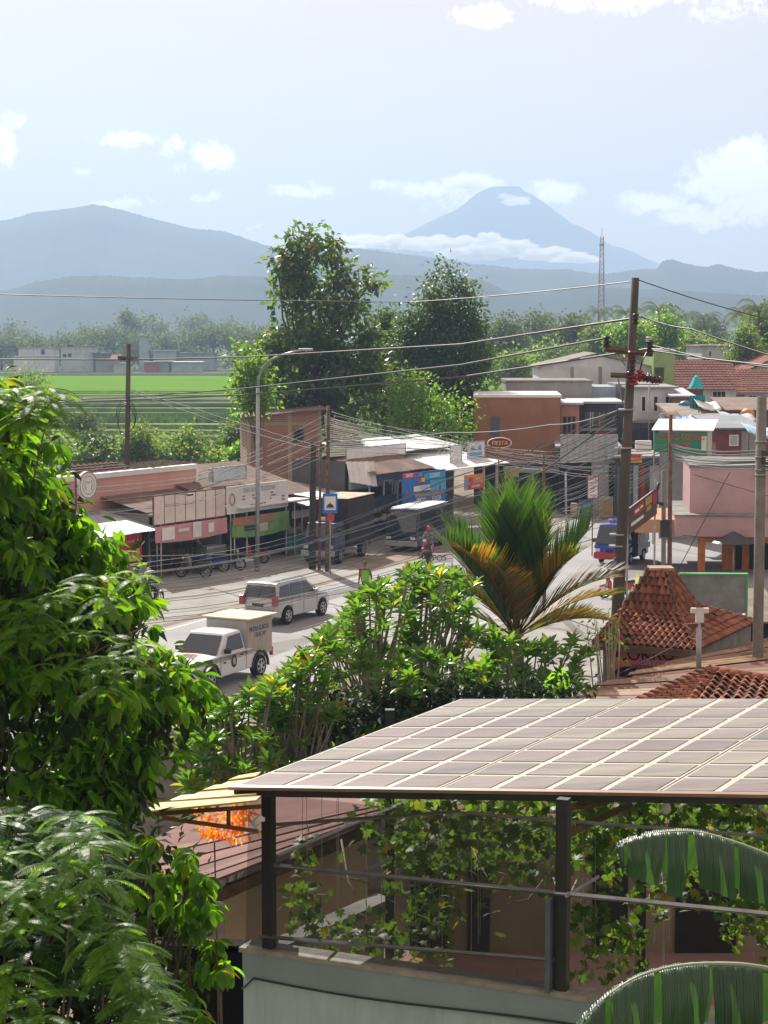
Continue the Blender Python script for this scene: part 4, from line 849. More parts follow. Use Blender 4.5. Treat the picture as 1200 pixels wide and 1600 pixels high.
# pickup
RW = .38
dirp = -RD.copy(); gr = G(403, 1058); gfv = gr + Vector((-1.42, -2.76, 0)).normalized() * 3.1
pk = place('pickup_truck', 'white pickup truck carrying a tall plywood box, coming down the road', 'pickup', gr, gfv, .78, .06)
prof = [(-2.45, .5), (-2.42, 1.02), (-.75, 1.06), (.95, 1.08), (2.15, 1.0), (2.5, .88), (2.58, .62), (2.55, .36)] + arch(1.6, .46, .36) + [(1.1, .32), (-.98, .32)][:0] + arch(-1.5, .46, .36) + []
prof = prof[:8] + arch(1.6, .46, .36) + arch(-1.5, .46, .40) + [(-2.4, .45)]
shell(prof, .86, .03, .6, .05, .28).build('body', carwhite, pk, bev=.035)
cabin(pk, -.72, 1.12, (.42, 1.72), (-.5, 1.74), .82, .22, 1.06, carwhite, [[(-.52, 1.14), (.62, 1.14), (.32, 1.62), (-.42, 1.64)]])
for x, st_ in ((1.6, .05), (-1.5, 0)):
    for y in (.78, -.78): wheel(pk, x, y, .38, .24, st_)
for xc in (1.6, -1.5):
    for s in (1, -1):
        m = MB(); q = arch(xc, .47, .34, 10); n = len(q)
        for i in range(n - 1):
            a, b_ = q[i], q[i + 1]; ax_, az_ = (xc + (a[0] - xc) * 1.16, .38 + (a[1] - .38) * 1.16), (xc + (b_[0] - xc) * 1.16, .38 + (b_[1] - .38) * 1.16)
            y0, y1 = .84 * s, .91 * s
            m.add([(a[0], y0, a[1]), (b_[0], y0, b_[1]), (az_[0], y0, az_[1]), (ax_[0], y0, ax_[1]), (a[0], y1, a[1]), (b_[0], y1, b_[1]), (az_[0], y1, az_[1]), (ax_[0], y1, ax_[1])], [(4, 5, 6, 7), (0, 4, 7, 3) if 0 else (3, 2, 6, 7), (0, 1, 5, 4), (0, 3, 2, 1)])
        m.build('fender_flare', blackp, pk)
for s in (1, -1):
    MB().box(2.42, 2.57, .5 * s, .8 * s, .72, .90).build('headlight', lampw, pk, bev=.03); MB().box(-2.47, -2.42, .68 * s, .8 * s, .6, .9).build('tail_light', lampr, pk)
    m = MB(); m.box(.62, .78, .84 * s, 1.06 * s, 1.12, 1.28).build('mirror', blackp, pk, bev=.03)
    MB().box(-.40, -.24, .855 * s, .885 * s, .93, .97).build('door_handle', blackp, pk)
    for xx in (-.62, .98): MB().box(xx - .006, xx + .006, .862 * s - .004, .862 * s + .004, .45, 1.05).build('door_seam', blackp, pk)
MB().box(2.54, 2.60, -.5, .5, .62, .86).build('grille', blackp, pk, bev=.02); MB().box(2.5, 2.68, -.82, .82, .36, .58).build('bumper', carwhite, pk, bev=.04)
MB().box(1.35, 1.75, -.25, .25, 1.06, 1.13).build('bonnet_scoop', carwhite, pk, bev=.03); MB().box(1.36, 1.74, -.22, .22, 1.131, 1.137).build('scoop_grille', M('rust_brown_mesh', (.18, .11, .07), .8), pk)
emb = MB(); nn = 14
emb.prism([(.17 + .17 * math.cos(i * 2 * math.pi / nn), .80 + .22 * math.sin(i * 2 * math.pi / nn)) for i in range(nn)], .870, .876); emb.build('door_emblem', blk, pk)
emb = MB(); emb.prism([(.17 + .10 * math.cos(i * 2 * math.pi / 5 + .3), .80 + .14 * math.sin(i * 2 * math.pi / 5 + .3)) for i in range(5)], .877, .881); emb.build('emblem_star', M('beige_print', (.45, .38, .25), .6), pk)
text('4x4', blackp, pk, .11, (.75, .872, .82), (math.pi / 2, 0, math.pi), name='lettering')
bx = thing('plywood_box', 'tall plywood cargo box with faded blue lettering standing in the white pickup bed', 'box', pk.location + Vector((0, 0, 0)), pk.rotation_euler.z)
MB().box(-2.4, -.78, -.80, .80, .75, 2.02).build('box_body', ply, bx); MB().box(-2.4, -.78, .805, .82, 1.5, 2.0)
MB().box(-.775, -.765, -.78, .78, 1.0, 1.98).build('front_panel', M('grey_painted_board', (.42, .44, .45), .7, .1, 2), bx)
for i in range(4): MB().box(-2.55 + i * .475, -2.55 + (i + 1) * .475 - .01, -.95, .95, 2.03 + .006 * (i % 2), 2.07 + .006 * (i % 2)).build('lid_board', plytop, bx)
bl2 = M('faded_blue_print', (.13, .16, .30), .8)
text('MITRA KARYA', bl2, bx, .24, (-1.55, .812, 1.66), (math.pi / 2, 0, math.pi), name='lettering', sx=.85); text('CILACAP', bl2, bx, .22, (-1.6, .812, 1.45), (math.pi / 2, 0, math.pi), name='lettering', sx=.85)
# silver suv, seen from behind
RW = .35
gr = G(447, 976); gfv = gr + Vector((1.3, 2.42, 0)).normalized() * 2.75
sv = place('suv_car', 'silver grey family car with a dark rear window driving away behind the pickup', 'car', gr, gfv, .76, .0)
prof = [(-2.2, .5), (-2.28, .8), (-2.2, 1.06), (.85, 1.04), (1.9, .92), (2.25, .78), (2.3, .5), (2.2, .3)] + arch(1.38, .42, .3) + arch(-1.38, .42, .3) + [(-2.15, .34)]
shell(prof, .87, .03, .6, .04, .25).build('body', silver, sv, bev=.04)
cabin(sv, -2.2, 1.2, (.25, 1.70), (-1.95, 1.68), .83, .22, 1.05, silver, [[(-.12, 1.12), (.82, 1.12), (.22, 1.58), (-.12, 1.6)], [(-1.05, 1.12), (-.2, 1.12), (-.2, 1.6), (-1.05, 1.61)], [(-1.95, 1.14), (-1.13, 1.12), (-1.13, 1.6), (-1.8, 1.56)]])
for x in (1.38, -1.38):
    for y in (.78, -.78): wheel(sv, x, y, .35, .22)
for s in (1, -1):
    MB().box(-2.32, -2.1, .66 * s, .87 * s, .82, 1.2).build('tail_light', lampr, sv, bev=.03); MB().box(.62, .76, .84 * s, 1.05 * s, 1.08, 1.22).build('mirror', silver, sv, bev=.03)
    for xx in (-1.08, -.16, .9): MB().box(xx - .006, xx + .006, .875 * s - .004, .875 * s + .004, .4, 1.05).build('door_seam', blackp, sv)
    MB().box(-.4, -.24, .865 * s, .895 * s, .92, .96).build('door_handle', silver, sv); MB().tube([(-1.7, .62 * s, 1.73), (-1.5, .62 * s, 1.76), (0, .62 * s, 1.77), (.2, .62 * s, 1.73)], .018, 5).build('roof_rail', galv, sv)
MB().box(-2.38, -2.2, -.85, .85, .38, .62).build('rear_bumper', silver, sv, bev=.05); MB().box(-2.31, -2.28, -.25, .25, .78, .9).build('number_plate', blk, sv)
# angkot minibus
def minibus(nm, label, cat, gr, gf, wb, body, lower, sidem, roofm, L_=3.5, Hh=1.85, W_=.74, r=.29, roofcol=None):
    global RW
    RW = r; gf = gr + (gf - gr).normalized() * wb
    t = place(nm, label, cat, gr, gf, W_ - .08, 0); h = wb / 2
    fx = L_ / 2 + .05; rx = -L_ / 2 - .05
    prof = [(rx, .3), (rx, 1.0), (fx - .12, 1.0), (fx, .9), (fx + .02, .3)] + arch(h + .0, r + .08, .3) + arch(-h, r + .08, .3)
    shell(prof, W_, .02, .6, .02, .1).build('body', body, t, bev=.04)
    xs_ = [rx + .1, rx + .95, rx + 1.75, rx + 2.5, fx - .55]
    sides = [[(xs_[i] + .04, 1.08), (xs_[i + 1] - .04, 1.08), (xs_[i + 1] - .04 - (.2 if i == 3 else 0), Hh - .22), (xs_[i] + .04, Hh - .22)] for i in range(4)]
    cabin(t, rx, fx - .06, (fx - .62, Hh), (rx + .06, Hh), W_ - .01, .10, 1.0, roofm, sides, crown=.05)
    MB().box(fx - .06, fx + .05, -W_ * .96, W_ * .96, .32, .62).build('bumper', lower, t, bev=.04)
    MB().box(fx - .05, fx + .03, -W_ * .93, W_ * .93, .86, .99).build('front_stripe', body, t)
    for s in (1, -1):
        MB().box(fx - .03, fx + .045, .42 * s * W_ / .74, .64 * s * W_ / .74, .68, .84).build('headlight', lampw, t, bev=.02); MB().box(fx - .55, fx - .42, W_ * s, (W_ + .2) * s, 1.1, 1.3).build('mirror', blackp, t)
        MB().box(rx + .05, fx - .75, (W_ + .001) * s - .004, (W_ + .001) * s + .010, .62, .9).build('side_panel', sidem, t)
    MB().box(fx + .045, fx + .055, -.16, .16, .66, .8).build('grille', blackp, t)
    for x in (h, -h):
        for y in (W_ - .09, -W_ + .09): wheel(t, x, y, r, .16)
    return t, fx, rx
an, fx, rx = minibus('minibus', 'small blue and red public minibus with an open side door, blue lights on its roof', 'minibus', G(1004, 876), G(982, 883), 1.98, bluep, redpaint, greyside, bluep, L_=3.8, Hh=2.0, W_=.84)
MB().box(.05, .85, .835, .865, .34, 1.8).build('open_doorway', dark, an); MB().box(fx - .5, fx + .03, -.82, .82, .34, .66).build('lower_front', redpaint, an, bev=.03)
MB().box(.3, .55, -.5, .5, Hh_ := 2.03, 2.15).build('roof_light_bar', M('violet_blue_lamp', (.12, .10, .55), .3), an, bev=.03)
for i, yv in enumerate((-.5, -.25, 0, .25, .5)): MB().box(.28, .57, yv - .05, yv + .05, 2.15, 2.2).build('roof_lamp', [lampw, M('violet_blue_lamp', (0, 0, 0)), lampr][i % 3], an)
bu, fx, rx = minibus('microbus', 'old blue and white microbus parked behind the covered truck', 'bus', G(690, 852), G(655, 863), 2.9, darkblue, M('pale_bumper', (.35, .37, .38), .6), M('dull_blue_side', (.06, .08, .14), .5), darkblue, L_=5.4, Hh=2.25, W_=.95, r=.38)
MB().box(rx + .1, fx - .8, -.84, .84, 2.27, 2.33).build('roof_panel', white, bu, bev=.03)
# canvas covered truck
RW = .42; gr = G(572, 868); gfv = gr + (G(520, 884) - gr).normalized() * 3.3
tr = place('cargo_truck', 'blue cab truck with a black canvas covered bed parked by the shops', 'truck', gr, gfv, .82, -.35)
shell([(1.1, .5), (1.1, 1.35), (2.6, 1.35), (2.72, 1.1), (2.72, .5)], .88, .0, .5, .02).build('cab_body', darkblue, tr, bev=.06)
cabin(tr, 1.1, 2.66, (2.2, 2.05), (1.15, 2.05), .86, .08, 1.33, darkblue, [[(1.35, 1.4), (2.45, 1.4), (2.15, 1.92), (1.35, 1.92)]], rear=False)
MB().box(1.3, 1.9, -.35, .35, 2.08, 2.3).build('roof_deflector', M('cream_plastic', (.55, .50, .36), .5), tr, bev=.08)
MB().box(2.70, 2.84, -.9, .9, .42, .72).build('bumper', M('pale_bumper', (0, 0, 0)), tr, bev=.03); MB().box(2.72, 2.76, -.25, .25, .5, .6).build('number_plate', blk, tr)
for s in (1, -1): MB().box(2.68, 2.75, .55 * s, .8 * s, .8, .98).build('headlight', lampw, tr, bev=.02); MB().tube([(2.4, .86 * s, 1.3), (2.6, 1.1 * s, 1.4), (2.6, 1.1 * s, 1.85)], .02, 5).box(2.57, 2.63, 1.0 * s, 1.2 * s, 1.45, 1.8).build('mirror', blackp, tr)
MB().box(-2.9, 1.0, -.42, .42, .55, .8).build('chassis', blackp, tr)
for i in range(6): MB().box(-2.95 + i * .66, -2.95 + i * .66 + .63, -1.0, 1.0, .85, 1.35).build('side_board', M('dark_board', (.04, .035, .03), .8), tr)
can = M('black_canvas', (.035, .035, .04), .8, .3, 2, bump=.3)
shell([(-2.95, 1.35), (1.0, 1.35), (1.0, 3.1), (-2.95, 3.1)], 1.0, .02, 1.3, .08).build('canvas_cover', can, tr, bev=.05)
MB().box(-2.95, 1.0, -.96, .96, 3.19, 3.23).build('canvas_top', M('dusty_canvas_top', (.42, .36, .28), .85, .2, 1.5), tr)
for x, rr in ((1.9, .42), (-1.4, .42)):
    for y in (.8, -.8): wheel(tr, x, y, .42, .24, rimm=greyside)
# more small vans seen in part between the buildings
def parked(label, px, py, hd, col, grp=None):
    global RW
    RW = .3; g0 = G(px, py); t = thing('parked_car', label, 'car', (g0.x, g0.y, .018), math.radians(hd), grp)
    prof = [(-2.0, .3), (-2.0, .85), (1.0, .88), (1.9, .75), (1.95, .3)] + arch(1.25, .38, .3) + arch(-1.25, .38, .3)
    shell(prof, .82, .03, .6, .03, .2).build('body', col, t, bev=.04); cabin(t, -1.8, 1.15, (.4, 1.48), (-1.3, 1.48), .78, .22, .87, col, [[(-1.2, .95), (.7, .95), (.3, 1.36), (-1.0, 1.36)]])
    for x in (1.25, -1.25):
        for y in (.72, -.72): wheel(t, x, y, .3, .2)
    return t
parked('dark blue car parked in the dim bay behind the palm', 838, 793, 8, darkblue)
parked('dark car standing beside the mauve house wall', 1062, 812, 170, greyside)
# ------------------------------------------------------------ motorbikes
def motorbike(label, loc, rz, col, grp='motorbikes by the shops'):
    t = thing('motorbike', label, 'motorbike', loc, rz, grp)
    for x in (.62, -.6):
        w = bpy.data.objects.new('wheel', None); COL.objects.link(w); w.parent = t; w.location = (x, 0, .29)
        if 'mb' not in _wheel:
            m = MB(); m.tube([(.26 * math.cos(i * math.pi / 12), 0, .26 * math.sin(i * math.pi / 12)) for i in range(25)], .038, 6); m2 = MB()
            m2.tube([(.21 * math.cos(i * math.pi / 12), 0, .21 * math.sin(i * math.pi / 12)) for i in range(25)], .012, 4)
            for i in range(6): a = i * math.pi / 3; m2.tube([(0, 0, 0), (.21 * math.cos(a), 0, .21 * math.sin(a))], .009, 4)
            m2.cyl((0, 0, 0), (0, 1, 0), .05, .1, 10); _wheel['mb'] = (m.mesh('tyre'), m2.mesh('rim'))
        link('tyre', _wheel['mb'][0], tyre, w); link('rim', _wheel['mb'][1], rim, w)
    m = MB(); m.add([(.42, -.1, .35), (.42, .1, .35), (.52, -.15, .78), (.52, .15, .78), (.46, -.06, .98), (.46, .06, .98), (.34, -.16, .70), (.34, .16, .70), (.30, -.1, .34), (.30, .1, .34)], [(0, 2, 3, 1), (2, 4, 5, 3), (4, 6, 7, 5), (6, 8, 9, 7), (0, 1, 9, 8), (0, 8, 6, 2), (1, 3, 7, 9), (2, 6, 4), (3, 5, 7)]); m.build('leg_shield', col, t, bev=.02)
    m = MB(); m.add([(-.85, -.08, .68), (-.85, .08, .68), (-.1, -.13, .62), (-.1, .13, .62), (.02, -.1, .42), (.02, .1, .42), (-.55, -.12, .36), (-.55, .12, .36)], [(0, 1, 3, 2), (2, 3, 5, 4), (4, 5, 7, 6), (6, 7, 1, 0), (0, 2, 4, 6), (1, 7, 5, 3)]); m.build('body', col, t, bev=.03)
    m = MB(); m.prism([(-.8, .69), (-.1, .64), (-.02, .70), (-.35, .74), (-.78, .78)], -.12, .12); m.build('seat', blackp, t, bev=.03)
    MB().box(-.1, .4, -.12, .12, .30, .36).box(-.35, .05, -.1, .1, .22, .4).build('footboard', blackp, t)
    MB().tube([(.62, .07, .29), (.44, .06, .95)], .022, 5).tube([(.62, -.07, .29), (.44, -.06, .95)], .022, 5).build('fork', galv, t)
    MB().tube([(.32, -.34, 1.02), (.42, -.1, .99), (.42, .1, .99), (.32, .34, 1.02)], .016, 5).build('handlebar', blackp, t)
    for s in (1, -1): MB().tube([(.38, .2 * s, 1.0), (.36, .27 * s, 1.2)], .008, 4).box(.33, .35, .22 * s, .34 * s, 1.18, 1.26).build('mirror', blackp, t)
    MB().box(.46, .54, -.09, .09, .88, 1.0).build('headlight', lampw, t, bev=.02)
    MB().prism([(.86, .42), (.84, .58), (.66, .63), (.5, .56), (.5, .52), (.66, .58), (.8, .54)], -.055, .055).build('mudguard', col, t)
    MB().tube([(-.2, -.15, .3), (-.85, -.17, .36)], .04, 6).build('exhaust', galv, t)
    return t
blb = M('blue_bike_paint', (.02, .06, .28), .35, .1, 2, coat=.3)
motorbike('maroon motor scooter standing on the concrete beside the tall pole', G(965, 934) + Vector((0, 0, .01)), math.radians(196), redpaint)
mb1 = SF.w(1.6, -1.3, .02)
motorbike('black motorbike standing outermost in front of the pink panel shop', SF.w(1.0, -1.6, .02), SF.rz + 1.9, blackp)
motorbike('dark motorbike half hidden behind the outermost black one', SF.w(2.2, -.9, .02), SF.rz + 1.7, greyside)
motorbike('blue motorbike parked under the pink panel sign', SF.w(3.3, -1.0, .02), SF.rz + 2.0, blb)
motorbike('dark motorbike with a bright headlight next to the blue one', SF.w(4.4, -1.2, .02), SF.rz - 1.2, blackp)
motorbike('motorbike waiting before the blue fronted shop', SF.w(7.6, -.6, .02), SF.rz + 1.5, redpaint)
rb1 = motorbike('red motorbike ridden past the parked microbus', G(668, 872) + Vector((0, 0, .015)), math.radians(250), redpaint, None)
rb2 = motorbike('motorbike with a white front stopped at the barrier boards', G(666, 905) + Vector((0, 0, .015)), math.radians(255), M('white_bike_paint', (.6, .6, .6), .4), None)
rb3 = motorbike('grey motorbike ridden along the verge below the tree', G(236, 948) + Vector((0, 0, .015)), math.radians(60), greyside, None)
# ------------------------------------------------------------ people
skin = M('skin', (.22, .12, .075), .6, .1, 6)
def person(label, loc, rz, shirt, trou, pose='stand', head='hair', hcol=None, vest=None):
    t = thing('person', label, 'person', loc, rz)
    S_ = pose == 'sit'
    hip = .62 if S_ else .92; J = {}
    J['pel'] = (0, 0, hip); J['bel'] = (.02, 0, hip + .18); J['che'] = (.04 if not S_ else .1, 0, hip + .40); J['nek'] = (.05 if not S_ else .14, 0, hip + .58); J['hed'] = (.06 if not S_ else .16, 0, hip + .68); J['top'] = (.06 if not S_ else .16, 0, hip + .80)
    R_ = {'pel': (.14, .15), 'bel': (.11, .15), 'che': (.11, .17), 'nek': (.05, .05), 'hed': (.085, .075), 'top': (.06, .06)}
    E = [('pel', 'bel'), ('bel', 'che'), ('che', 'nek'), ('nek', 'hed'), ('hed', 'top')]
    for s, c in ((1, 'l'), (-1, 'r')):
        J['sh' + c] = (J['che'][0], .19 * s, hip + .50)
        if S_: J['el' + c] = (.32, .26 * s, hip + .26); J['ha' + c] = (.55, .30 * s, hip + .32); J['fi' + c] = (.62, .30 * s, hip + .30)
        elif pose == 'point' and s > 0: J['el' + c] = (.12, .42 * s, hip + .36); J['ha' + c] = (.22, .62 * s, hip + .38); J['fi' + c] = (.26, .71 * s, hip + .38)
        else: J['el' + c] = (-.02, .27 * s, hip + .22); J['ha' + c] = (.08, .28 * s, hip - .04); J['fi' + c] = (.10, .27 * s, hip - .12)
        if S_: J['hp' + c] = (.05, .11 * s, hip); J['kn' + c] = (.48, .16 * s, hip - .06); J['an' + c] = (.32, .17 * s, .22); J['to' + c] = (.50, .18 * s, .20)
        else: J['hp' + c] = (0, .10 * s, hip - .08); J['kn' + c] = (.04 * s, .11 * s, .50); J['an' + c] = (-.02 + .06 * s, .12 * s, .09); J['to' + c] = (.12 + .06 * s, .14 * s, .04)
        for a, r in (('sh', .075), ('el', .05), ('ha', .034), ('fi', .03), ('hp', .10), ('kn', .065), ('an', .045), ('to', .038)): R_[a + c] = (r, r)
        E += [('che', 'sh' + c), ('sh' + c, 'el' + c), ('el' + c, 'ha' + c), ('ha' + c, 'fi' + c), ('pel', 'hp' + c), ('hp' + c, 'kn' + c), ('kn' + c, 'an' + c), ('an' + c, 'to' + c)]
    names = list(J); ix = {n: i for i, n in enumerate(names)}
    me = bpy.data.meshes.new('body'); me.from_pydata([J[n] for n in names], [(ix[a], ix[b_]) for a, b_ in E], [])
    o = bpy.data.objects.new('body', me); COL.objects.link(o)
    sk = o.modifiers.new('s', 'SKIN'); sk.use_smooth_shade = True; o.modifiers.new('u', 'SUBSURF').levels = 1
    for i, n in enumerate(names): me.skin_vertices[0].data[i].radius = R_[n]
    me.skin_vertices[0].data[ix['pel']].use_root = True
    bpy.context.view_layer.update(); dg = bpy.context.evaluated_depsgraph_get(); me2 = bpy.data.meshes.new_from_object(o.evaluated_get(dg)); bpy.data.objects.remove(o)
    me2.materials.clear(); [me2.materials.append(x) for x in (skin, shirt, trou, blackp)]
    for p in me2.polygons:
        c = p.center; z = c.z
        if z > hip + .56: mi = 0
        elif min((Vector(J['ha' + q]) - c).length for q in 'lr') < .13 or min((Vector(J['fi' + q]) - c).length for q in 'lr') < .1: mi = 0
        elif z > hip + .0 or (abs(c.y) > .2 and z > hip - .1 and not S_): mi = 1
        elif z < (.12 if not S_ else .26): mi = 3
        else: mi = 2
        p.material_index = mi
    link('body', me2, None, t)
    hx, _, hzz = J['hed']
    m = MB(); n = 10
    for k_ in range(5):
        pass
    def dome(r, z0, z1, nm, mat, cx=0):
        m = MB(); rings = 5; vs = [(hx + cx, 0, z1)]
        for j in range(1, rings + 1):
            a = j / rings * math.pi / 2
            vs += [(hx + cx + r * math.sin(a) * math.cos(i * 2 * math.pi / n), r * .88 * math.sin(a) * math.sin(i * 2 * math.pi / n), z0 + (z1 - z0) * math.cos(a)) for i in range(n)]
        fs = [(0, 1 + i, 1 + (i + 1) % n) for i in range(n)] + [(1 + j * n + i, 1 + (j + 1) * n + i, 1 + (j + 1) * n + (i + 1) % n, 1 + j * n + (i + 1) % n) for j in range(rings - 1) for i in range(n)]
        m.add(vs, fs, True); return m.build(nm, mat, t)
    zt = hip + .87
    if head == 'hair': dome(.10, zt - .16, zt, 'hair', blk, -.01)
    elif head == 'helmet': dome(.15, zt - .20, zt + .05, 'helmet', hcol)
    else: dome(.11, zt - .11, zt + .02, 'cap', hcol); MB().box(hx + .06, hx + .2, -.07, .07, zt - .10, zt - .085).build('cap_peak', hcol, t)
    MB().add([(hx + .07, -.015, hzz), (hx + .07, .015, hzz), (hx + .105, 0, hzz - .005), (hx + .07, 0, hzz + .05)], [(0, 1, 2), (1, 3, 2), (3, 0, 2)]).build('nose', skin, t)
    if vest:
        m = MB(); n = 14; lv = [(hip + .02, .17, .19), (hip + .2, .15, .19), (hip + .38, .15, .22), (hip + .5, .11, .20)]
        vs = [(.03 + a * math.cos(i * 2 * math.pi / n), b_ * math.sin(i * 2 * math.pi / n), z) for z, a, b_ in lv for i in range(n)]
        me = bpy.data.meshes.new('vest'); me.from_pydata(vs, [], [(j * n + i, j * n + (i + 1) % n, (j + 1) * n + (i + 1) % n, (j + 1) * n + i) for j in range(3) for i in range(n)])
        [me.materials.append(x) for x in vest]
        for p in me.polygons: p.material_index = 0 if p.center.y * 1 > -.05 else 1; p.use_smooth = True
        link('vest', me, None, t)
    return t
person('person in a lime green and orange safety vest and dark cap standing in the road', G(571, 942) + Vector((0, 0, .015)), math.radians(250), M('brown_shirt', (.10, .07, .05), .9), M('dark_trousers', (.03, .03, .035), .9), head='cap', hcol=blk, vest=[M('lime_vest', (.18, .55, .04), .7), M('orange_vest', (.55, .13, .05), .7)])
def rider(label, bike, shirt, hcol):
    M_ = Matrix.Rotation(bike.rotation_euler.z, 4, 'Z'); p = Vector(bike.location) + M_ @ Vector((-.3, 0, .14))
    return person(label, p, bike.rotation_euler.z, shirt, M('dark_trousers', (0, 0, 0)), 'sit', 'helmet', hcol)
rider('person in a red helmet riding the motorbike past the microbus', rb1, M('grey_shirt', (.22, .22, .23), .9), M('red_helmet', (.45, .03, .04), .3))
rider('person in a black jacket and dark helmet riding at the barrier boards', rb2, blk, blk)
rider('person in a black jacket riding the grey motorbike along the verge', rb3, blk, M('tan_helmet', (.4, .3, .2), .4))
person('person in a dark jacket standing among the motorbikes under the pink sign', SF.w(2.9, -.5, .02), 4.2, blk, M('blue_jeans', (.03, .06, .15), .9))
person('person with a pale head scarf standing at the counter of the pink panel shop', SF.w(1.7, .3, .02), 4.0, M('brown_shirt', (0, 0, 0)), blk, head='cap', hcol=wht)
# shop clutter: counters, chests
def chest(label, k_, off, w, d, h, mat, cat='cabinet'):
    t = thing('display_cabinet', label, cat, SF.w(k_, off, .01), SF.rz)
    MB().box(0, w, 0, d, .08, h).build('body', mat, t, bev=.02); MB().box(.04, w - .04, -.015, -.003, h * .3, h * .92).build('front_panel', M('cabinet_glass', (.25, .28, .30), .2), t); MB().box(-.02, w + .02, -.02, d + .02, h, h + .04).build('top', white, t)
chest('pale blue glass fronted cabinet in the pink panel shop', 4.6, .2, 1.6, .6, 1.0, M('pale_cabinet', (.35, .42, .45), .5))
chest('small white freezer by the entrance post of the pink panel shop', 5.3, -1.5, .9, .5, .35, white)
chest('orange crate stack at the dark stall entrance', -2.0, -.2, 1.2, .7, .8, M('orange_plastic', (.55, .13, .03), .5))
# small jersey-like barriers and boards behind the plumeria
bd = thing('barrier_board', 'white barrier board with black letters standing across the lane', 'barrier', G(680, 897), math.radians(8))
MB().box(-.35, .9, 0, .04, .55, 1.0).build('board', wht, bd); text('POS', blk, bd, .4, (.2, -.01, .78), (math.pi / 2, 0, 0)); MB().box(-.3, -.25, 0, .05, 0, .55).box(.8, .85, 0, .05, 0, .55).build('leg', galv, bd)
bd = thing('barrier_board', 'brown edged notice board on legs behind the flowering shrubs', 'barrier', G(700, 935), math.radians(-4))
MB().box(-.55, .55, 0, .05, .3, 1.25).build('board', M('beige_board', (.42, .33, .26), .8, .2, 3), bd); MB().box(-.25, .35, -.02, -.005, .55, 1.05).build('print', wht, bd); MB().box(-.2, .3, -.03, -.021, .78, .82).build('print', redc, bd); MB().box(-.5, -.45, 0, .05, 0, .3).box(.45, .5, 0, .05, 0, .3).build('leg', wood, bd)
cn = thing('traffic_box', 'red plastic road barrier half hidden by the palm fronds', 'barrier', G(741, 918), 0)
MB().prism([(-.3, 0), (.3, 0), (.2, .8), (-.2, .8)], -.2, .2).build('body', redc, cn, bev=.03); MB().box(-.22, .22, -.21, -.2, .45, .6).build('stripe', wht, cn)
# ------------------------------------------------------------ poles
concp = M('concrete_pole', (.20, .19, .175), .9, .25, 2, bump=.3, dirt=.5, dcol=(.10, .085, .07)); woodp = M('old_pole_wood', (.08, .068, .06), .9, .3, 3, bump=.4, stretch=(1, 1, .2), dirt=.5, dcol=(.13, .115, .105))
def pole(label, pxt, pyt, pxb, Y, r0, r1, mat, Yt=None, name='utility_pole', zb=0):
    top = P(pxt, pyt, Yt or Y); b_ = P(pxb, 900, Y); b_.z = zb
    t = thing(name, label, 'pole', (b_.x, b_.y, zb), 0)
    MB().tube([(0, 0, 0), (top.x - b_.x, top.y - b_.y, top.z - zb)], [r0, r1], 10).build('shaft', mat, t); return t, top - Vector((b_.x, b_.y, zb))
def at(t, px, py, Y): return P(px, py, Y) - t.location
t, top = pole('tall leaning utility pole with crossarms and red insulators in front of the palm', 993, 434, 956, 52, .20, .10, woodp)
def arm(t, a, b_, r=.05, nm='crossarm', mat=wood):
    d = (b_ - a); MB().tube([a, b_], r, 4, sm=False).build(nm, mat, t)
arm(t, at(t, 944, 545, 52), at(t, 1020, 553, 52), .08); arm(t, at(t, 954, 586, 51.7), at(t, 982, 587, 51.7), .07)
arm(t, at(t, 958, 547, 52), at(t, 978, 572, 52), .02, 'brace', galv); arm(t, at(t, 965, 588, 51.8), at(t, 973, 630, 52), .02, 'brace', galv)
insm = M('brown_insulator', (.10, .025, .025), .25, .2, 5); insr = M('red_insulator', (.35, .03, .04), .3)
def ins(t, px, py, Y, r=.09, h=.2, mat=insm, ax=(0, 0, 1)):
    c = at(t, px, py, Y); m = MB()
    for i in range(3): m.cyl(c + Vector(ax) * (i - 1) * h / 3, ax, r, h * .2, 10, r * .7)
    m.cyl(c, ax, r * .5, h, 8); m.build('insulator', mat, t)
for px, py, rr, hh, mm in ((948, 534, .12, .32, blackm), (1015, 541, .12, .34, blackm), (987, 556, .14, .28, insm), (988, 571, .10, .3, insm), (985, 588, .12, .3, insm), (991, 593, .13, .32, insr), (1000, 586, .12, .3, insr), (1007, 590, .13, .34, insm), (1018, 592, .12, .3, insm), (1026, 594, .11, .3, insm), (993, 498, .10, .3, blackm)): ins(t, px, py, 51.6, rr, hh, mm, (1, 0, 0) if px in (1007, 1018, 1026) else (0, 0, 1))
ins(t, 1014, 530, 51.6, .1, .15, white); MB().tube([at(t, 985, 499, 52), at(t, 1003, 494, 52), at(t, 1008, 497, 52)], .04, 5).build('lamp_arm', galv, t)
MB().tube([at(t, 1012, 548, 51.8), at(t, 1003, 565, 51.6), at(t, 998, 588, 51.6)], .02, 5).build('jumper_cable', blackm, t)
for py in (835, 853, 700, 640): 
    c = t.location; m = MB(); u_ = (py - 434) / 526; pc = at(t, 993 - 37 * u_, py, 52); m.cyl(pc, (0, 0, 1), .22, .05, 12).build('band', galv, t)
t, top = pole('straight square concrete pole rising behind the rusty sheet roof', 1190, 620, 1187, 44, .125, .115, concp)
for py in (690, 714, 734, 742): MB().cyl(at(t, 1189, py, 44), (0, 0, 1), .14, .03, 10).build('band', galv, t)
t, top = pole('thin dark pole with a cable knot at the top beside the transformer pole', 1048, 648, 1046, 90, .11, .09, rust)
t, top = pole('short grey pole carrying a junction box beside the slanted billboard', 1037, 735, 1037, 88, .11, .10, concp)
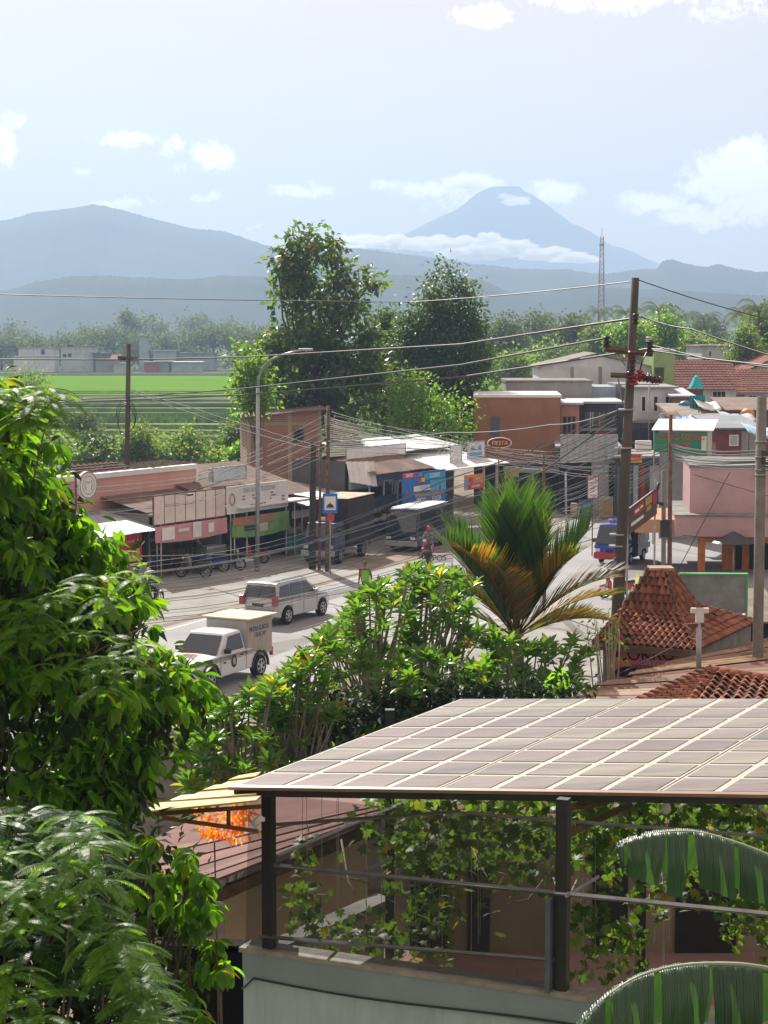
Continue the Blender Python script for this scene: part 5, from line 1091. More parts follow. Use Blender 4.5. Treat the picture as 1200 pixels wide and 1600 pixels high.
MB().box(-.22, .22, -.3, -.1, 2.3, 3.1).build('junction_box', blackm, t, bev=.03); MB().tube([(-.3, -.2, 4.8), (-.42, -.2, 4.4), (-.38, -.2, 3.9), (-.1, -.2, 3.8)], .09, 6).build('cable_coil', blackm, t)
t, top = pole('rusty wooden pole with a short crossarm standing against the rice field', 201, 537, 197, 103, .17, .12, woodp)
arm(t, at(t, 184, 558, 103), at(t, 216, 561, 103), .08, mat=rust); 
for i in range(3): MB().tube([at(t, 197 + 16 * math.sin(q) * (1 - .1 * i), 650 + 26 * math.cos(q) + i * 4, 102.7) for q in [j * .6 + i for j in range(9)]], .02, 4).build('cable_coil', blackm, t)
t, top = pole('thick dark utility pole nearest the covered truck', 489, 690, 488, 94.5, .18, .15, M('tarred_pole', (.05, .045, .042), .9, .3, 3))
t, top = pole('tall rust red pole between the thick dark pole and the blue sign', 513, 634, 511, 93.5, .11, .09, rust)
t, top = pole('slim dark pole squeezed between two thicker poles near the truck', 501, 690, 499, 94, .07, .06, rust)
t, top = pole('thin wooden pole with strung cables above the palm', 850, 712, 851, 80, .08, .06, wood); arm(t, at(t, 846, 722, 80), at(t, 856, 722, 80), .03)
t, top = pole('grey steel post standing below the hanging cables near the corner shop', 884, 738, 884, 112, .07, .06, galv)
# street lamp
sl, top = pole('tall grey street lamp curving over the road in front of the white board', 403, 606, 402, 93.7, .12, .085, galv, name='street_lamp')
cv = [at(sl, *q) for q in ((403, 606, 93.7), (404, 590, 93.7), (410, 575, 93.5), (424, 562, 93), (445, 553, 92.5), (470, 547, 92))]
MB().tube(cv, [.08, .075, .07, .06, .05, .05], 8).build('arm', galv, sl); e = at(sl, 478, 546, 91.8); MB().box(-.35, .35, -.12, .12, -.07, .05, Matrix.Translation(e)).build('lamp_head', galv, sl, bev=.04)
# blue road sign with dome symbol
ss = thing('road_sign', 'blue bordered road sign with a black dome symbol on a thin post', 'sign', P(516, 890, 92.5) * 1, math.radians(4)); b0 = P(516, 890, 92.5); ss.location = (b0.x, b0.y, 0)
zt, zb_ = P(515, 771, 92.5).z, P(515, 802, 92.5).z
MB().box(-.36, .36, -.03, 0, zb_, zt).build('plate', M('sign_blue', (.01, .14, .50), .4, .05), ss); MB().box(-.27, .27, -.045, -.031, zb_ + .16, zt - .14).build('panel', wht, ss)
n = 12; zm = zb_ + .3; MB().prism([(.17 * math.cos(i * math.pi / n), zm + .17 * math.sin(i * math.pi / n)) for i in range(n + 1)], -.06, -.046).box(-.21, .21, -.06, -.046, zm - .05, zm - .02).box(-.015, .015, -.06, -.046, zm + .17, zm + .26).build('dome_symbol', blk, ss)
MB().box(-.12, .2, -.03, 0, zb_ - .34, zb_ - .06).build('red_plate', redc, ss); MB().tube([(0, .03, 0), (0, .03, zt)], .035, 6).build('post', galv, ss)
# lattice mast far off
mast = thing('lattice_mast', 'tall thin steel lattice mast rising in front of the volcano slope', 'mast', P(939, 520, 700), 0); b0 = P(939, 520, 700); mast.location = (b0.x, b0.y, 0)
zt = P(939, 370, 700).z; m = MB()
for s in ((-1, -1), (1, -1), (1, 1), (-1, 1)): m.tube([(s[0] * 1.4, s[1] * 1.4, 0), (s[0] * .55, s[1] * .55, zt)], .14, 4)
m.build('leg_frame', M('mast_steel', (.25, .22, .22), .7), mast); m = MB(); nn = 26
for i in range(nn):
    z0, z1 = zt * i / nn, zt * (i + 1) / nn; w0, w1 = 1.4 - .85 * i / nn, 1.4 - .85 * (i + 1) / nn
    m.tube([(-w0, -w0, z0), (w1, -w1, z1)], .07, 3); m.tube([(w0, -w0, z0), (-w1, -w1, z1)], .07, 3); m.tube([(-w0, w0, z0), (w1, w1, z1)], .07, 3); m.tube([(-w0, -w0, z0), (w0, -w0, z0)], .07, 3)
m.build('bracing', _m['mast_steel'], mast); MB().box(-.8, .8, -.8, .8, zt * .93, zt * .945).tube([(0, 0, zt), (0, 0, zt + 3)], .1, 4).build('platform', _m['mast_steel'], mast)
# ------------------------------------------------------------ cables
cab = M('black_cable', (.018, .018, .02), .5, .1, 3, pvar=.2); cabg = M('dusty_cable', (.06, .058, .056), .6, .2, 3, pvar=.35)
def wire(pts, r, mat=cab, sag=0, label='black cable running on from the leaning pole towards the picture edge', group='cables strung over the street', n=10):
    P3 = [P(*q) for q in pts]; out = []
    for a, b_ in zip(P3, P3[1:]):
        k_ = n if len(P3) < 4 else 4
        for i in range(k_): u = i / k_; q = a.lerp(b_, u); q.z -= sag * 4 * u * (1 - u); out.append(q)
    out.append(P3[-1]); o = MB().tube(out, r, 4, cap=False).build('power_cable', mat); tag(o, label, 'cable', group); return o
wire([(-120, 456, 60), (640, 472, 60), (985, 440, 52)], .014, sag=.05, label='highest thin cable crossing the whole view in front of the mountains'); wire([(999, 438, 52), (1330, 525, 60)], .014, sag=.15, label='thin cable falling from the top of the leaning pole to the picture edge')
wire([(-150, 561, 100), (200, 562, 103), (380, 558, 90), (720, 538, 66), (992, 497, 52)], .032, label='upper thick black cable past the old wooden pole', n=4)
wire([(-150, 634, 100), (200, 621, 102.8), (380, 607, 88), (720, 570, 64), (948, 528, 52)], .03, label='middle thick black cable in front of the terraces'); wire([(-150, 636, 100), (200, 625, 102.6), (380, 617, 88), (720, 589, 64), (1014, 545, 52)], .03, label='lowest of the three thick cables in front of the terraces')
wire([(1003, 494, 52), (1080, 514, 50), (1330, 590, 45)], .022, sag=.06); wire([(1020, 540, 52), (1100, 560, 48), (1330, 585, 42)], .02); wire([(1020, 548, 52), (1200, 574, 48), (1330, 580, 45)], .018)
wire([(205, 608, 102.8), (300, 637, 100), (400, 668, 97), (511, 700, 93.6)], .02, cabg, .05); wire([(205, 612, 102.8), (300, 646, 100), (400, 678, 97), (511, 706, 93.6)], .02, cabg, .05)
wire([(-140, 880, 80), (240, 869, 80), (400, 866, 82), (500, 846, 84), (620, 812, 80), (760, 770, 70), (850, 735, 62), (965, 652, 52)], .028, cabg, label='thick grey twisted cable climbing to the leaning pole')
wire([(513, 690, 93), (700, 676, 80), (860, 664, 66), (965, 642, 52)], .025, cabg, .1)
r2 = random.Random(5)
for i in range(18):       # fan climbing from lower left to the leaning pole
    u = i / 17; y0 = 872 + 100 * u + r2.uniform(-5, 5); y1 = 640 + 190 * u ** 1.2 + r2.uniform(-4, 4)
    wire([(-140, y0 + 44, 76 - 10 * u), (250, y0 + 3, 78 - 10 * u), (470, y0 - 38 + 6 * u, 80 - 8 * u), (700, (y0 + y1) / 2 - 12 + r2.uniform(-6, 6), 70 - 8 * u), (964 - 3 * u, y1, 52)], .008 + .006 * r2.random(), cabg if i % 3 else cab, .12, label='one of the cables fanning up from low over the road to the leaning pole', group='cables fanning up to the leaning pole')
for i in range(11):       # bundle from the rooftops on the left to the pole group and on to the right
    u = i / 10; y0 = 742 + 52 * u + r2.uniform(-6, 6)
    wire([(-140, y0 + 30, 88), (300, y0 - 4 + r2.uniform(-5, 5), 91), (511, 648 + 62 * u + r2.uniform(-4, 4), 93.4)], .009, cabg if i % 2 else cab, .15, label='one of the thin cables strung over the clay roofs to the pole group', group='cables over the clay roofs')
for i in range(12):
    u = i / 11; wire([(513, 642 + 60 * u, 93.4), (700, 682 + 26 * u + r2.uniform(-6, 6), 84), (850, 706 + 26 * u + r2.uniform(-5, 5), 80), (966, 690 + 60 * u + r2.uniform(-8, 8), 52)], .009, cabg if i % 2 else cab, .1, label='one of the thin cables between the rust red pole and the leaning pole', group='cables from the pole group to the leaning pole')
for i in range(14):
    u = i / 13; wire([(968, 688 + 90 * u + r2.uniform(-5, 5), 52), (1047, 690 + 25 * u + r2.uniform(-5, 5), 89), (1187, 700 + 30 * u + r2.uniform(-6, 6), 44), (1320, 690 + 40 * u, 40)], .009 + .008 * r2.random(), cabg if i % 2 else cab, .15, label='one of the cables from the leaning pole past the square concrete pole', group='cables right of the leaning pole')
for i in range(9): u = i / 8; wire([(964 - u * 2, 720 + 60 * u, 52), (880, 770 + 45 * u + r2.uniform(-6, 6), 70), (790, 800 + 50 * u, 90)], .012, cabg, .15, label='one of the short service cables dropping behind the palm fronds', group='service cables behind the palm')
for i in range(7): wire([(700 + 8 * i, 690 + r2.uniform(-4, 4), 108), (660 + 8 * i, 740, 118)], .02, white, label='thin pale stay wire behind the white roof signs', group='stays behind the roof signs')
wire([(1141, 737, 91), (1057, 895, 91)], .018, label='cable hanging slantwise across the mauve pink wall')
wire([(1085, 742, 91), (1200, 775, 91)], .014); wire([(1065, 836, 91), (1200, 850, 91)], .014)
wire([(1088, 975, 38), (1070, 1000, 40), (930, 1068, 46)], .014, cabg, .05, label='service cable slanting down from the small roof bracket')
# ------------------------------------------------------------ vegetation
def basis(D_, up=None):
    """rotation matrices whose y axis is D_ (leaf axis) and z axis the leaf normal"""
    D_ = D_ / np.linalg.norm(D_, axis=1, keepdims=True)
    up = rng.normal(size=D_.shape) * .55 + np.array([0, 0, 1.0]) if up is None else up
    X = np.cross(D_, up); X /= np.linalg.norm(X, axis=1, keepdims=True) + 1e-9; Z = np.cross(X, D_)
    return np.stack([X, D_, Z], axis=2)
LEAF = (np.array([(0, 0, 0), (-.5, .42, .10), (0, .45, -.02), (.5, .42, .10), (0, 1, -.12)], float), np.array([(0, 2, 1), (0, 3, 2), (1, 2, 4), (2, 3, 4)]))
def lobed():
    a = [(0, 0), (-.35, -.12), (-.55, .2), (-.32, .38), (-.5, .72), (-.18, .66), (0, 1.05), (.18, .66), (.5, .72), (.32, .38), (.55, .2), (.35, -.12)]
    V = [(0, .38, .06)] + [(x, y, -.05 * abs(x) * 2 - .08 * y * y) for x, y in a]; n = len(a)
    return np.array(V, float), np.array([(0, 1 + (i + 1) % n, 1 + i) for i in range(n)])
LOBED = lobed()
def blade(segs=3):
    """longer leaf folded on its midrib and arched"""
    V = []; w = [0, .8, 1, .7, 0] if segs == 3 else [0, .6, .95, 1, .75, .4, 0]
    n = len(w)
    for i, ww in enumerate(w):
        t = i / (n - 1); z = -.22 * t * t
        V += [(-ww * .5, t, z + .10 * ww), (0, t, z), (ww * .5, t, z + .10 * ww)]
    Fq = []
    for i in range(n - 1): b_ = 3 * i; Fq += [(b_, b_ + 1, b_ + 4, b_ + 3), (b_ + 1, b_ + 2, b_ + 5, b_ + 4)]
    return np.array(V, float), np.array(Fq)
BLADE = blade()
def leafmesh(name, pts, dirs, length, width, tmpl=LEAF, up=None):
    V0, F0 = tmpl; m = len(pts); B = basis(dirs, up)
    ln = np.asarray(length) * np.ones(m); wd_ = np.asarray(width) * np.ones(m)
    L3 = V0[None, :, :] * np.stack([wd_, ln, ln], axis=1)[:, None, :]
    V = np.einsum('mij,mkj->mki', B, L3) + pts[:, None, :]
    Fa = F0[None] + (np.arange(m) * len(V0))[:, None, None]
    return npmesh(name, V.reshape(-1, 3), Fa.reshape(-1, F0.shape[1]))
def blobs(spec, Y, n, depth=1.0, shell=.55, k=1):
    """clump centres spread through ellipsoids given by their measured outline (px,py,rx,ry) at distance Y"""
    s = Y / F; w = np.array([b[2] * b[3] for b in spec], float); w /= w.sum(); out = []
    for i in range(n):
        b = spec[rng.choice(len(spec), p=w)]; c = P(b[0], b[1], Y + (b[4] if len(b) > 4 else 0))
        v = rng.normal(size=3); v /= np.linalg.norm(v); r = (shell + (1 - shell) * rng.random()) if rng.random() < .8 else rng.random() * shell
        out.append((c.x + v[0] * r * b[2] * s, c.y + v[1] * r * b[2] * s * depth, c.z + v[2] * r * b[3] * s))
    return np.array(out)
def crown(parent, name, cen, per, spread, ln, wd_, mat, tmpl=LEAF, droop=.35, out=None, kind='stuff'):
    n = len(cen) * per; off = rng.normal(size=(n, 3)) * spread; pts = np.repeat(cen, per, 0) + off
    d = off / (spread + 1e-6) * .6 + rng.normal(size=(n, 3)) * .5; d[:, 2] -= droop
    l = ln * rng.uniform(.65, 1.2, n)
    o = link(name, leafmesh(name, pts - np.array(parent.location), d, l, wd_ * l / ln, tmpl), mat, parent)
    if kind: o['kind'] = kind
    return o
def limbs(parent, base, cen, r0, mat, trunk_top=.55, nb=14, hub=None, rmin=.03, name='branch', lean=(0, 0)):
    """tapered trunk and limbs reaching into the crown"""
    base = Vector(base); c = cen.mean(0); ztop = cen[:, 2].max(); zb = cen[:, 2].min()
    top = Vector(hub) if hub else Vector((base.x + lean[0], base.y + lean[1], zb + (ztop - zb) * trunk_top)); L0 = Vector(parent.location)
    pts = [base - L0]
    for i in range(1, 6): t = i / 5; pts.append(base.lerp(top, t) + Vector((wedge(-1, 1), wedge(-1, 1), 0)) * r0 * .5 - L0)
    MB().tube(pts, [r0 * (1 - .6 * i / 5) for i in range(6)], 8).build('trunk', mat, parent)
    sel = cen[rng.choice(len(cen), min(nb, len(cen)), replace=False)]
    m = MB()
    for q in sel:
        q = Vector(q); t0 = wedge(.35, .95); a = base.lerp(top, t0)
        if a.z > q.z - .2: a = base.lerp(top, max(.2, min(.9, (q.z - base.z) / (top.z - base.z) * .75)))
        mid = a.lerp(q, .5) + Vector((wedge(-.1, .1), wedge(-.1, .1), .12)) * (q - a).length
        m.tube([a - L0, a.lerp(mid, .5) - L0 + Vector((0, 0, .02)), mid - L0, mid.lerp(q, .6) - L0, q - L0], [r0 * .42, r0 * .3, r0 * .22, rmin * 1.5, rmin], 5, cap=False)
    o = m.build(name, mat, parent); o['kind'] = 'stuff'
def tree(name, label, spec, Y, n, per, spread, ln, wd_, mat, pxb, zb=0, r0=.2, cat='tree', group=None, depth=1., bk=None, nb=16, **k_):
    b_ = P(pxb, 800, Y); b_.z = zb; t = thing(name, label, cat, b_, 0, group); cen = blobs(spec, Y, n, depth)
    limbs(t, b_, cen, r0, bk or bark, nb=nb); crown(t, 'crown', cen, per, spread, ln, wd_, mat, **k_); return t
g_dark = leafmat('dark_green_leaf', (.025, .055, .02), (.06, .10, .03), .4, .4, (.09, .08, .03), .04)
g_teak = leafmat('teak_leaf', (.03, .065, .022), (.085, .125, .035), .48, .4, (.13, .10, .04), .05)
g_far = leafmat('far_leaf', (.045, .075, .03), (.09, .12, .045), .25, .7)
g_mid = leafmat('mid_green_leaf', (.05, .10, .025), (.10, .16, .04), .45, .5, (.16, .17, .03), .12)
g_lime = leafmat('fresh_leaf', (.055, .12, .018), (.10, .19, .025), .5, .38, (.17, .20, .02), .1)
g_near = leafmat('near_leaf', (.022, .07, .009), (.095, .19, .016), .62, .40, (.14, .13, .02), .04, spec=.35)
g_inner_shade = leafmat('inner_leaf_shade', (.008, .02, .006), (.016, .035, .009), .25, .6)  # darker leaf for crown interiors, their shade put into the colour
g_palm = leafmat('palm_leaf', (.014, .042, .016), (.04, .085, .02), .38, .32, (.12, .11, .02), .03, spec=.5)
g_palm2 = leafmat('palm_dry_leaf', (.10, .055, .012), (.20, .12, .02), .4, .5, (.04, .08, .02), .3)
g_plum = leafmat('frangipani_leaf', (.04, .10, .018), (.075, .15, .025), .5, .3, (.20, .17, .02), .05, spec=.55)
g_vine = leafmat('vine_leaf', (.025, .06, .014), (.07, .12, .02), .42, .5, (.16, .14, .03), .045)
# big trees in the middle
tree('teak_tree', 'tall large leaved tree with a ragged top, rising behind the brick house', [(487, 360, 10, 12), (470, 395, 34, 26), (515, 385, 24, 20), (455, 425, 34, 24), (530, 425, 38, 26), (565, 445, 30, 14), (470, 470, 52, 34), (530, 480, 44, 34), (480, 530, 66, 40), (545, 540, 54, 44), (480, 590, 74, 44), (550, 610, 60, 40), (425, 545, 34, 30), (585, 565, 30, 36), (420, 615, 44, 40), (500, 650, 70, 30)], 135, 330, 28, .34, .55, .34, g_teak, 492, -1, .34, nb=40)
tree('broadleaf_tree', 'dense dark evergreen tree with a pointed top left of the orange brown building', [(698, 425, 24, 20), (722, 440, 12, 22), (685, 465, 40, 28), (725, 490, 36, 36), (660, 505, 40, 24), (640, 540, 40, 30), (700, 500, 40, 30), (700, 540, 66, 44), (745, 545, 26, 50), (680, 600, 70, 50), (735, 620, 36, 60), (660, 650, 50, 40), (720, 670, 50, 30)], 140, 560, 34, .40, .36, .20, g_dark, 700, -1, .36, nb=40)
tree('broadleaf_tree', 'smaller dark tree filling the gap between the two tall trees', [(600, 505, 18, 22), (590, 545, 40, 36), (615, 580, 44, 40), (590, 620, 44, 36)], 145, 240, 34, .45, .34, .2, g_dark, 600, -1, .22)
tree('young_tree', 'yellow green tree lit from behind under the tall dark evergreen', [(640, 610, 40, 26), (690, 640, 50, 30), (630, 655, 40, 26), (680, 680, 50, 18)], 128, 130, 26, .4, .34, .2, g_lime, 650, -1, .15)
tree('young_tree', 'bright leafed sapling beside the street lamp at the edge of the field', [(378, 555, 14, 16), (395, 585, 26, 24), (385, 620, 18, 22), (410, 610, 22, 30), (392, 540, 14, 12), (372, 600, 10, 10)], 120, 90, 16, .35, .36, .26, g_lime, 402, -1, .12)
# rain trees along the far side of the fields
spec_far = [(0, 540, 60, 26), (60, 545, 50, 22), (118, 543, 44, 22), (175, 532, 62, 26), (215, 555, 40, 20), (262, 537, 52, 24), (330, 530, 56, 26), (385, 535, 48, 28), (440, 530, 60, 30)]
lbs = ['wide flat topped rain tree at the outer end of the far row', 'round headed rain tree behind the low pale store', 'pale rain tree with an open crown behind the grey white hall', 'largest flat topped rain tree, standing behind the tall white house', 'small rain tree beside the grey slab tower', 'forked rain tree behind the red fronted workshop', 'broad rain tree behind the long pale blue shed', 'dark rain tree next to the street lamp top', 'rain tree partly hidden by the tall large leaved tree']
for i, (px, py, rx, ry) in enumerate(spec_far):
    Y = 650 + 12 * (i % 3); sub = [(px + rx * math.cos(a) * .55, py + wedge(-6, 4) - 4 * math.sin(a), rx * .5, ry * .48, 4 * math.sin(a)) for a in [j * 1.05 for j in range(6)]] + [(px, py - ry * .35, rx * .55, ry * .45)]
    tree('rain_tree', lbs[i], sub, Y, 110, 22, 1.1, .95, .8, g_far, px + 6, 0, .55, group='rain trees beyond the rice field', droop=0, nb=16)
for i, (px, py, rx, ry, lb) in enumerate([(230, 505, 34, 14, 'pale tree rising behind the largest rain tree'), (300, 505, 30, 14, 'feathery tree behind the slab tower row'), (198, 497, 12, 8, 'thin conifer like tree standing above the far row'), (130, 525, 40, 14, 'hazy tree between two rain trees'), (360, 512, 40, 14, 'hazy treetop behind the blue shed'), (20, 520, 40, 14, 'hazy treetop at the outer end of the far row')]):
    tree('far_tree', lb, [(px, py, rx, ry), (px + 8, py + 14, rx, ry)], 760, 60, 16, 1.2, 1.0, .8, g_far, px, 0, .4, group='trees beyond the far village', droop=0, nb=8)
bw = thing('far_woodland', 'low green undergrowth behind the far village', 'woodland', P(200, 560, 690), 0); bw['kind'] = 'stuff'
crown(bw, 'foliage', blobs([(x, 556 + 6 * math.sin(x), 40, 12) for x in range(-40, 520, 40)], 690, 420, 1), 18, 1.4, 1.1, .9, g_far, droop=0)
# right hand woods
for i, (px, py, rx, ry, Y, mt, lb) in enumerate([(790, 530, 40, 30, 330, g_far, 'rounded tree just right of the dense dark evergreen'), (840, 525, 44, 32, 360, g_far, 'open branched hazy tree above the grey roof terrace'), (895, 525, 40, 28, 340, g_far, 'hazy tree below the steel mast'), (935, 535, 30, 26, 300, g_mid, 'bushy green tree next to the foot of the steel mast'), (800, 575, 40, 22, 240, g_mid, 'light green tree behind the orange brown building roof'), (985, 522, 38, 24, 220, g_lime, 'bright green tree left half, behind the pale hall roof'), (1035, 518, 34, 28, 225, g_lime, 'bright green tree behind the lime green block'), (1105, 520, 30, 12, 420, g_far, 'hazy blue green tree behind the white block house'), (1165, 545, 34, 34, 200, g_mid, 'mid green tree right of the white block house'), (1190, 515, 26, 30, 210, g_mid, 'tall green tree at the picture edge below the coconut palm'), (870, 560, 60, 20, 300, g_mid, 'low green tree line above the terrace house'), (1075, 540, 40, 14, 300, g_mid, 'low hazy bush between the green block and the white house')]):
    s = Y / 250
    tree('woodland_tree', lb, [(px, py, rx, ry), (px - rx * .4, py + ry * .4, rx * .6, ry * .6), (px + rx * .45, py + ry * .3, rx * .6, ry * .6), (px, py - ry * .5, rx * .5, ry * .5)], Y, 120, 22, .55 * s, .5 * s, .34 * s, mt, px, 0, .25 * s, group='trees in the wood beyond the town', nb=14)
bw = thing('undergrowth', 'hazy green wood filling the background right of the tall trees', 'woodland', P(950, 560, 330), 0); bw['kind'] = 'stuff'
crown(bw, 'foliage', blobs([(x, 553 + 8 * math.sin(x * .7), 36, 20) for x in range(780, 1330, 30)], 380, 520, 1), 20, .9, .9, .6, g_far, droop=0)
# coconut palms
def frond_mesh(L_=3.2, npair=22, ll=.75, lw=.07, rise=.9, droop=1.5, vee=.5, name='frond', taper=True, wob=.1, fwd=0, sagl=.25):
    """arching palm leaf along +x: rachis and two rows of leaflets"""
    m = MB(); pts = []
    for i in range(11):
        t = i / 10; pts.append(Vector((L_ * t * (1 - .15 * t * t * droop / 1.5), 0, L_ * (rise * t - droop * t * t * .5))))
    m.tube(pts, [.03 * L_ / 3 * (1 - .8 * i / 10) for i in range(11)], 4)
    for i in range(npair):
        t = .14 + .84 * i / (npair - 1); q = t * 10; j = min(9, int(q)); a = pts[j].lerp(pts[j + 1], q - j); tg = (pts[j + 1] - pts[j]).normalized()
        l = ll * (math.sin(math.pi * (.12 + .80 * t)) * .75 + .3) * random.uniform(.85, 1.1)
        for s in (1, -1):
            d = (tg * (.55 + .5 * t + fwd) + Vector((0, s * 1.0, 0)) + Vector((0, 0, vee + random.uniform(-wob, wob)))).normalized(); w = tg * lw * .5
            mid = a + d * l * .5; e = a + d * l + Vector((0, 0, -l * sagl))
            m.add([a - w, a + w, mid + w, mid - w, e], [(0, 1, 2, 3), (3, 2, 4)])
    return m.mesh(name)
coco = [frond_mesh(4.2, 26, .9, .07, .8, 2.0 + .5 * k_, -.35) for k_ in range(2)]
def palm(label, px, py, Y, scale=1.0, nf=14, group='coconut palms above the woods', lean=0):
    c = P(px, py, Y); t = thing('coconut_palm', label, 'palm', (c.x - lean, c.y, 0), 0, group)
    MB().tube([(0, 0, 0), (lean * .3, 0, c.z * .5), (lean, 0, c.z)], [.22 * scale, .16 * scale, .13 * scale], 7).build('trunk', bark, t)
    for i in range(nf):
        a = i * 2.4; el_ = -.9 + 1.1 * (i / nf)
        link('frond', coco[i % 2], g_far if Y > 250 else g_mid, t, (lean, 0, c.z), (0, -.2 + .9 * (i / nf) * -1 + .5, a), scale * wedge(.8, 1.0))
    return t
palm('coconut palm standing right below the steel mast', 936, 490, 480, 1.4); palm('coconut palm with a full crown right of the leaning pole', 1030, 488, 250, 1.0); palm('coconut palm partly behind the leaning pole', 978, 492, 300, 1.0); palm('thin coconut palm between two full crowned ones', 1066, 498, 420, 1.3)
palm('coconut palm with upswept fronds above the white block house', 1100, 500, 380, 1.3); palm('large coconut palm at the picture edge', 1186, 488, 205, 1.05); palm('second large coconut palm just inside the edge palm', 1160, 495, 230, .9); palm('small hazy coconut palm left of the mast', 905, 498, 480, 1.1); palm('small hazy coconut palm above the rounded trees', 848, 498, 470, 1.3); palm('banana like palm rising over the grey roof terrace', 905, 545, 260, .7, 10)
# bushes between shops and terraces
for i, (px, py, rx, ry, Y, mt, lb) in enumerate([(45, 610, 40, 34, 185, g_mid, 'pale bush at the field edge behind the near tree'), (15, 640, 40, 40, 175, g_mid, 'dense bush at the outer edge of the field'), (90, 700, 44, 20, 165, g_mid, 'leafy bush behind the pink parapet wall'), (150, 694, 30, 18, 160, g_dark, 'dark bush left of the rusty wooden pole'), (215, 690, 22, 26, 158, g_mid, 'upright shrub at the foot of the rusty wooden pole'), (245, 700, 26, 20, 165, g_mid, 'low shrub right of the rusty wooden pole'), (292, 694, 30, 20, 160, g_mid, 'rounded pale leafed bush above the clay roof'), (345, 702, 30, 12, 170, g_dark, 'dark low bush left of the brick house'), (370, 680, 20, 22, 165, g_mid, 'shrub against the brick house wall'), (130, 660, 24, 18, 190, g_far, 'grey green bush on the bank below the terraces'), (375, 715, 14, 12, 140, g_lime, 'yellow leafed plant beside the brick house')]):
    tree('bush', lb, [(px, py, rx, ry), (px + rx * .4, py + ry * .5, rx * .7, ry * .6), (px - rx * .4, py + ry * .5, rx * .7, ry * .6)], Y, 80, 24, .4, .38, .2, mt, px, -3, .1, cat='bush', group='bushes along the edge of the fields', nb=10)
hb = thing('hedge_growth', 'mixed undergrowth along the backs of the shops', 'undergrowth', P(200, 700, 160), 0); hb['kind'] = 'stuff'
crown(hb, 'foliage', blobs([(x, 716 + 5 * math.sin(x * .3), 24, 10) for x in range(-20, 420, 18)], 158, 240, 1), 22, .45, .4, .22, g_mid)
# ------------------------------------------------------------ frangipani shrubs along the road
def rosette(n, ln, wd_, name='leaf_rosette'):
    a = np.arange(n) * 2.399 + rng.uniform(0, 6); e = np.linspace(.15, 1.15, n) + rng.normal(size=n) * .1
    d = np.stack([np.cos(a) * np.cos(e), np.sin(a) * np.cos(e), np.sin(e)], 1); p = np.stack([d[:, 0] * .02, d[:, 1] * .02, np.linspace(-.04, .03, n)], 1)
    return leafmesh(name, p, d, ln * rng.uniform(.75, 1.1, n), wd_, BLADE, up=np.tile([0, 0, 1.], (n, 1)) + rng.normal(size=(n, 3)) * .15)
ROS = [rosette(13, .34, .12) for _ in range(5)]
fl = leafmat('yellow_flower', (.60, .38, .05), (.55, .45, .20), .4, .6)
FLW = [leafmesh('flower_cluster', rng.normal(size=(16, 3)) * .05, rng.normal(size=(16, 3)) + np.array([0, 0, 1.]), .08, .055, LEAF) for _ in range(2)]
OUT = [(290, 1120), (330, 1100), (380, 1082), (440, 1062), (480, 1015), (520, 985), (555, 935), (600, 905), (650, 885), (700, 888), (735, 905), (760, 965), (800, 1005)]
def outl(T, x):
    for (a, b_), (c, d) in zip(T, T[1:]):
        if x <= c: return b_ + (d - b_) * (x - a) / (c - a)
    return T[-1][1]
def frangipani(label, px0, px1, n, Y, deep, dy=(0, 150), flowers=0, mat=g_plum, T=OUT, ros=ROS, zb=0):
    pxm = (px0 + px1) / 2; b_ = P(pxm, 900, Y + .3); b_.z = zb; t = thing('frangipani', label, 'shrub', b_, 0, 'frangipani shrubs beside the road'); m = MB()
    hubs = []
    zt = P(pxm, outl(T, pxm), Y).z
    for i in range(4): hubs.append(Vector((b_.x + wedge(-.6, .6) * (px1 - px0) / 160, b_.y + wedge(-.6, .6), zb + (zt - zb) * wedge(.35, .5)))); m.tube([(0, 0, 0), (hubs[-1] - b_) * .5 + Vector((wedge(-.1, .1), 0, 0)), hubs[-1] - b_], [.09, .07, .055], 6)
    for i in range(n):
        px = random.uniform(px0, px1); u = random.random() ** 1.6; py = outl(T, px) + dy[0] + u * dy[1]; q = P(px, py + 6, Y + random.uniform(-deep, deep)); h = min(hubs, key=lambda k_: (k_ - q).length + random.uniform(0, .5))
        a = h.lerp(q, .4) + Vector((wedge(-.15, .15), wedge(-.15, .15), -.15 * (q - h).length * .5)); c = h.lerp(q, .8) + Vector((0, 0, -.06))
        if q.z > h.z and random.random() < .62: m.tube([h - b_, a - b_, c - b_, q - b_], [.038, .026, .02, .016], 5, cap=False)
        o = link('leaf_rosette', ros[i % len(ros)], mat, t, q - b_, (wedge(-.5, .5), wedge(-.5, .5), wedge(0, 6)), wedge(.8, 1.15))
        if i < flowers: link('flower_cluster', FLW[i % 2], fl, t, q - b_ + Vector((0, 0, .12)), (0, 0, wedge(0, 6)), wedge(.8, 1.3))
    o = m.build('branches', palebark, t); o['kind'] = 'stuff'; return t
frangipani('low sprawling shrub of yellow green rosettes and bare twigs nearest the white pickup', 285, 430, 80, 36, 1.2, (0, 165), 7)
frangipani('flowering shrub in front of the kerb between the low sprawling one and the tall one', 415, 530, 85, 37, 1.3, (0, 170), 7)
frangipani('tall frangipani with bare branching stems below the person in the safety vest', 515, 640, 95, 41, 1.5, (0, 190), 3)
frangipani('tallest frangipani, its top screening the barrier boards', 620, 745, 95, 42, 1.5, (0, 190), 2)
g_deep = leafmat('deep_green_leaf', (.02, .06, .02), (.04, .10, .025), .4, .28, spec=.55)  # dark glossy green is the shrub's own leaf colour
frangipani('dark glossy shrub at the foot of the fan of palm fronds', 740, 925, 70, 43, 1.6, (0, 130), 0, g_deep, [(730, 960), (780, 985), (850, 1005), (900, 990), (930, 1010)])
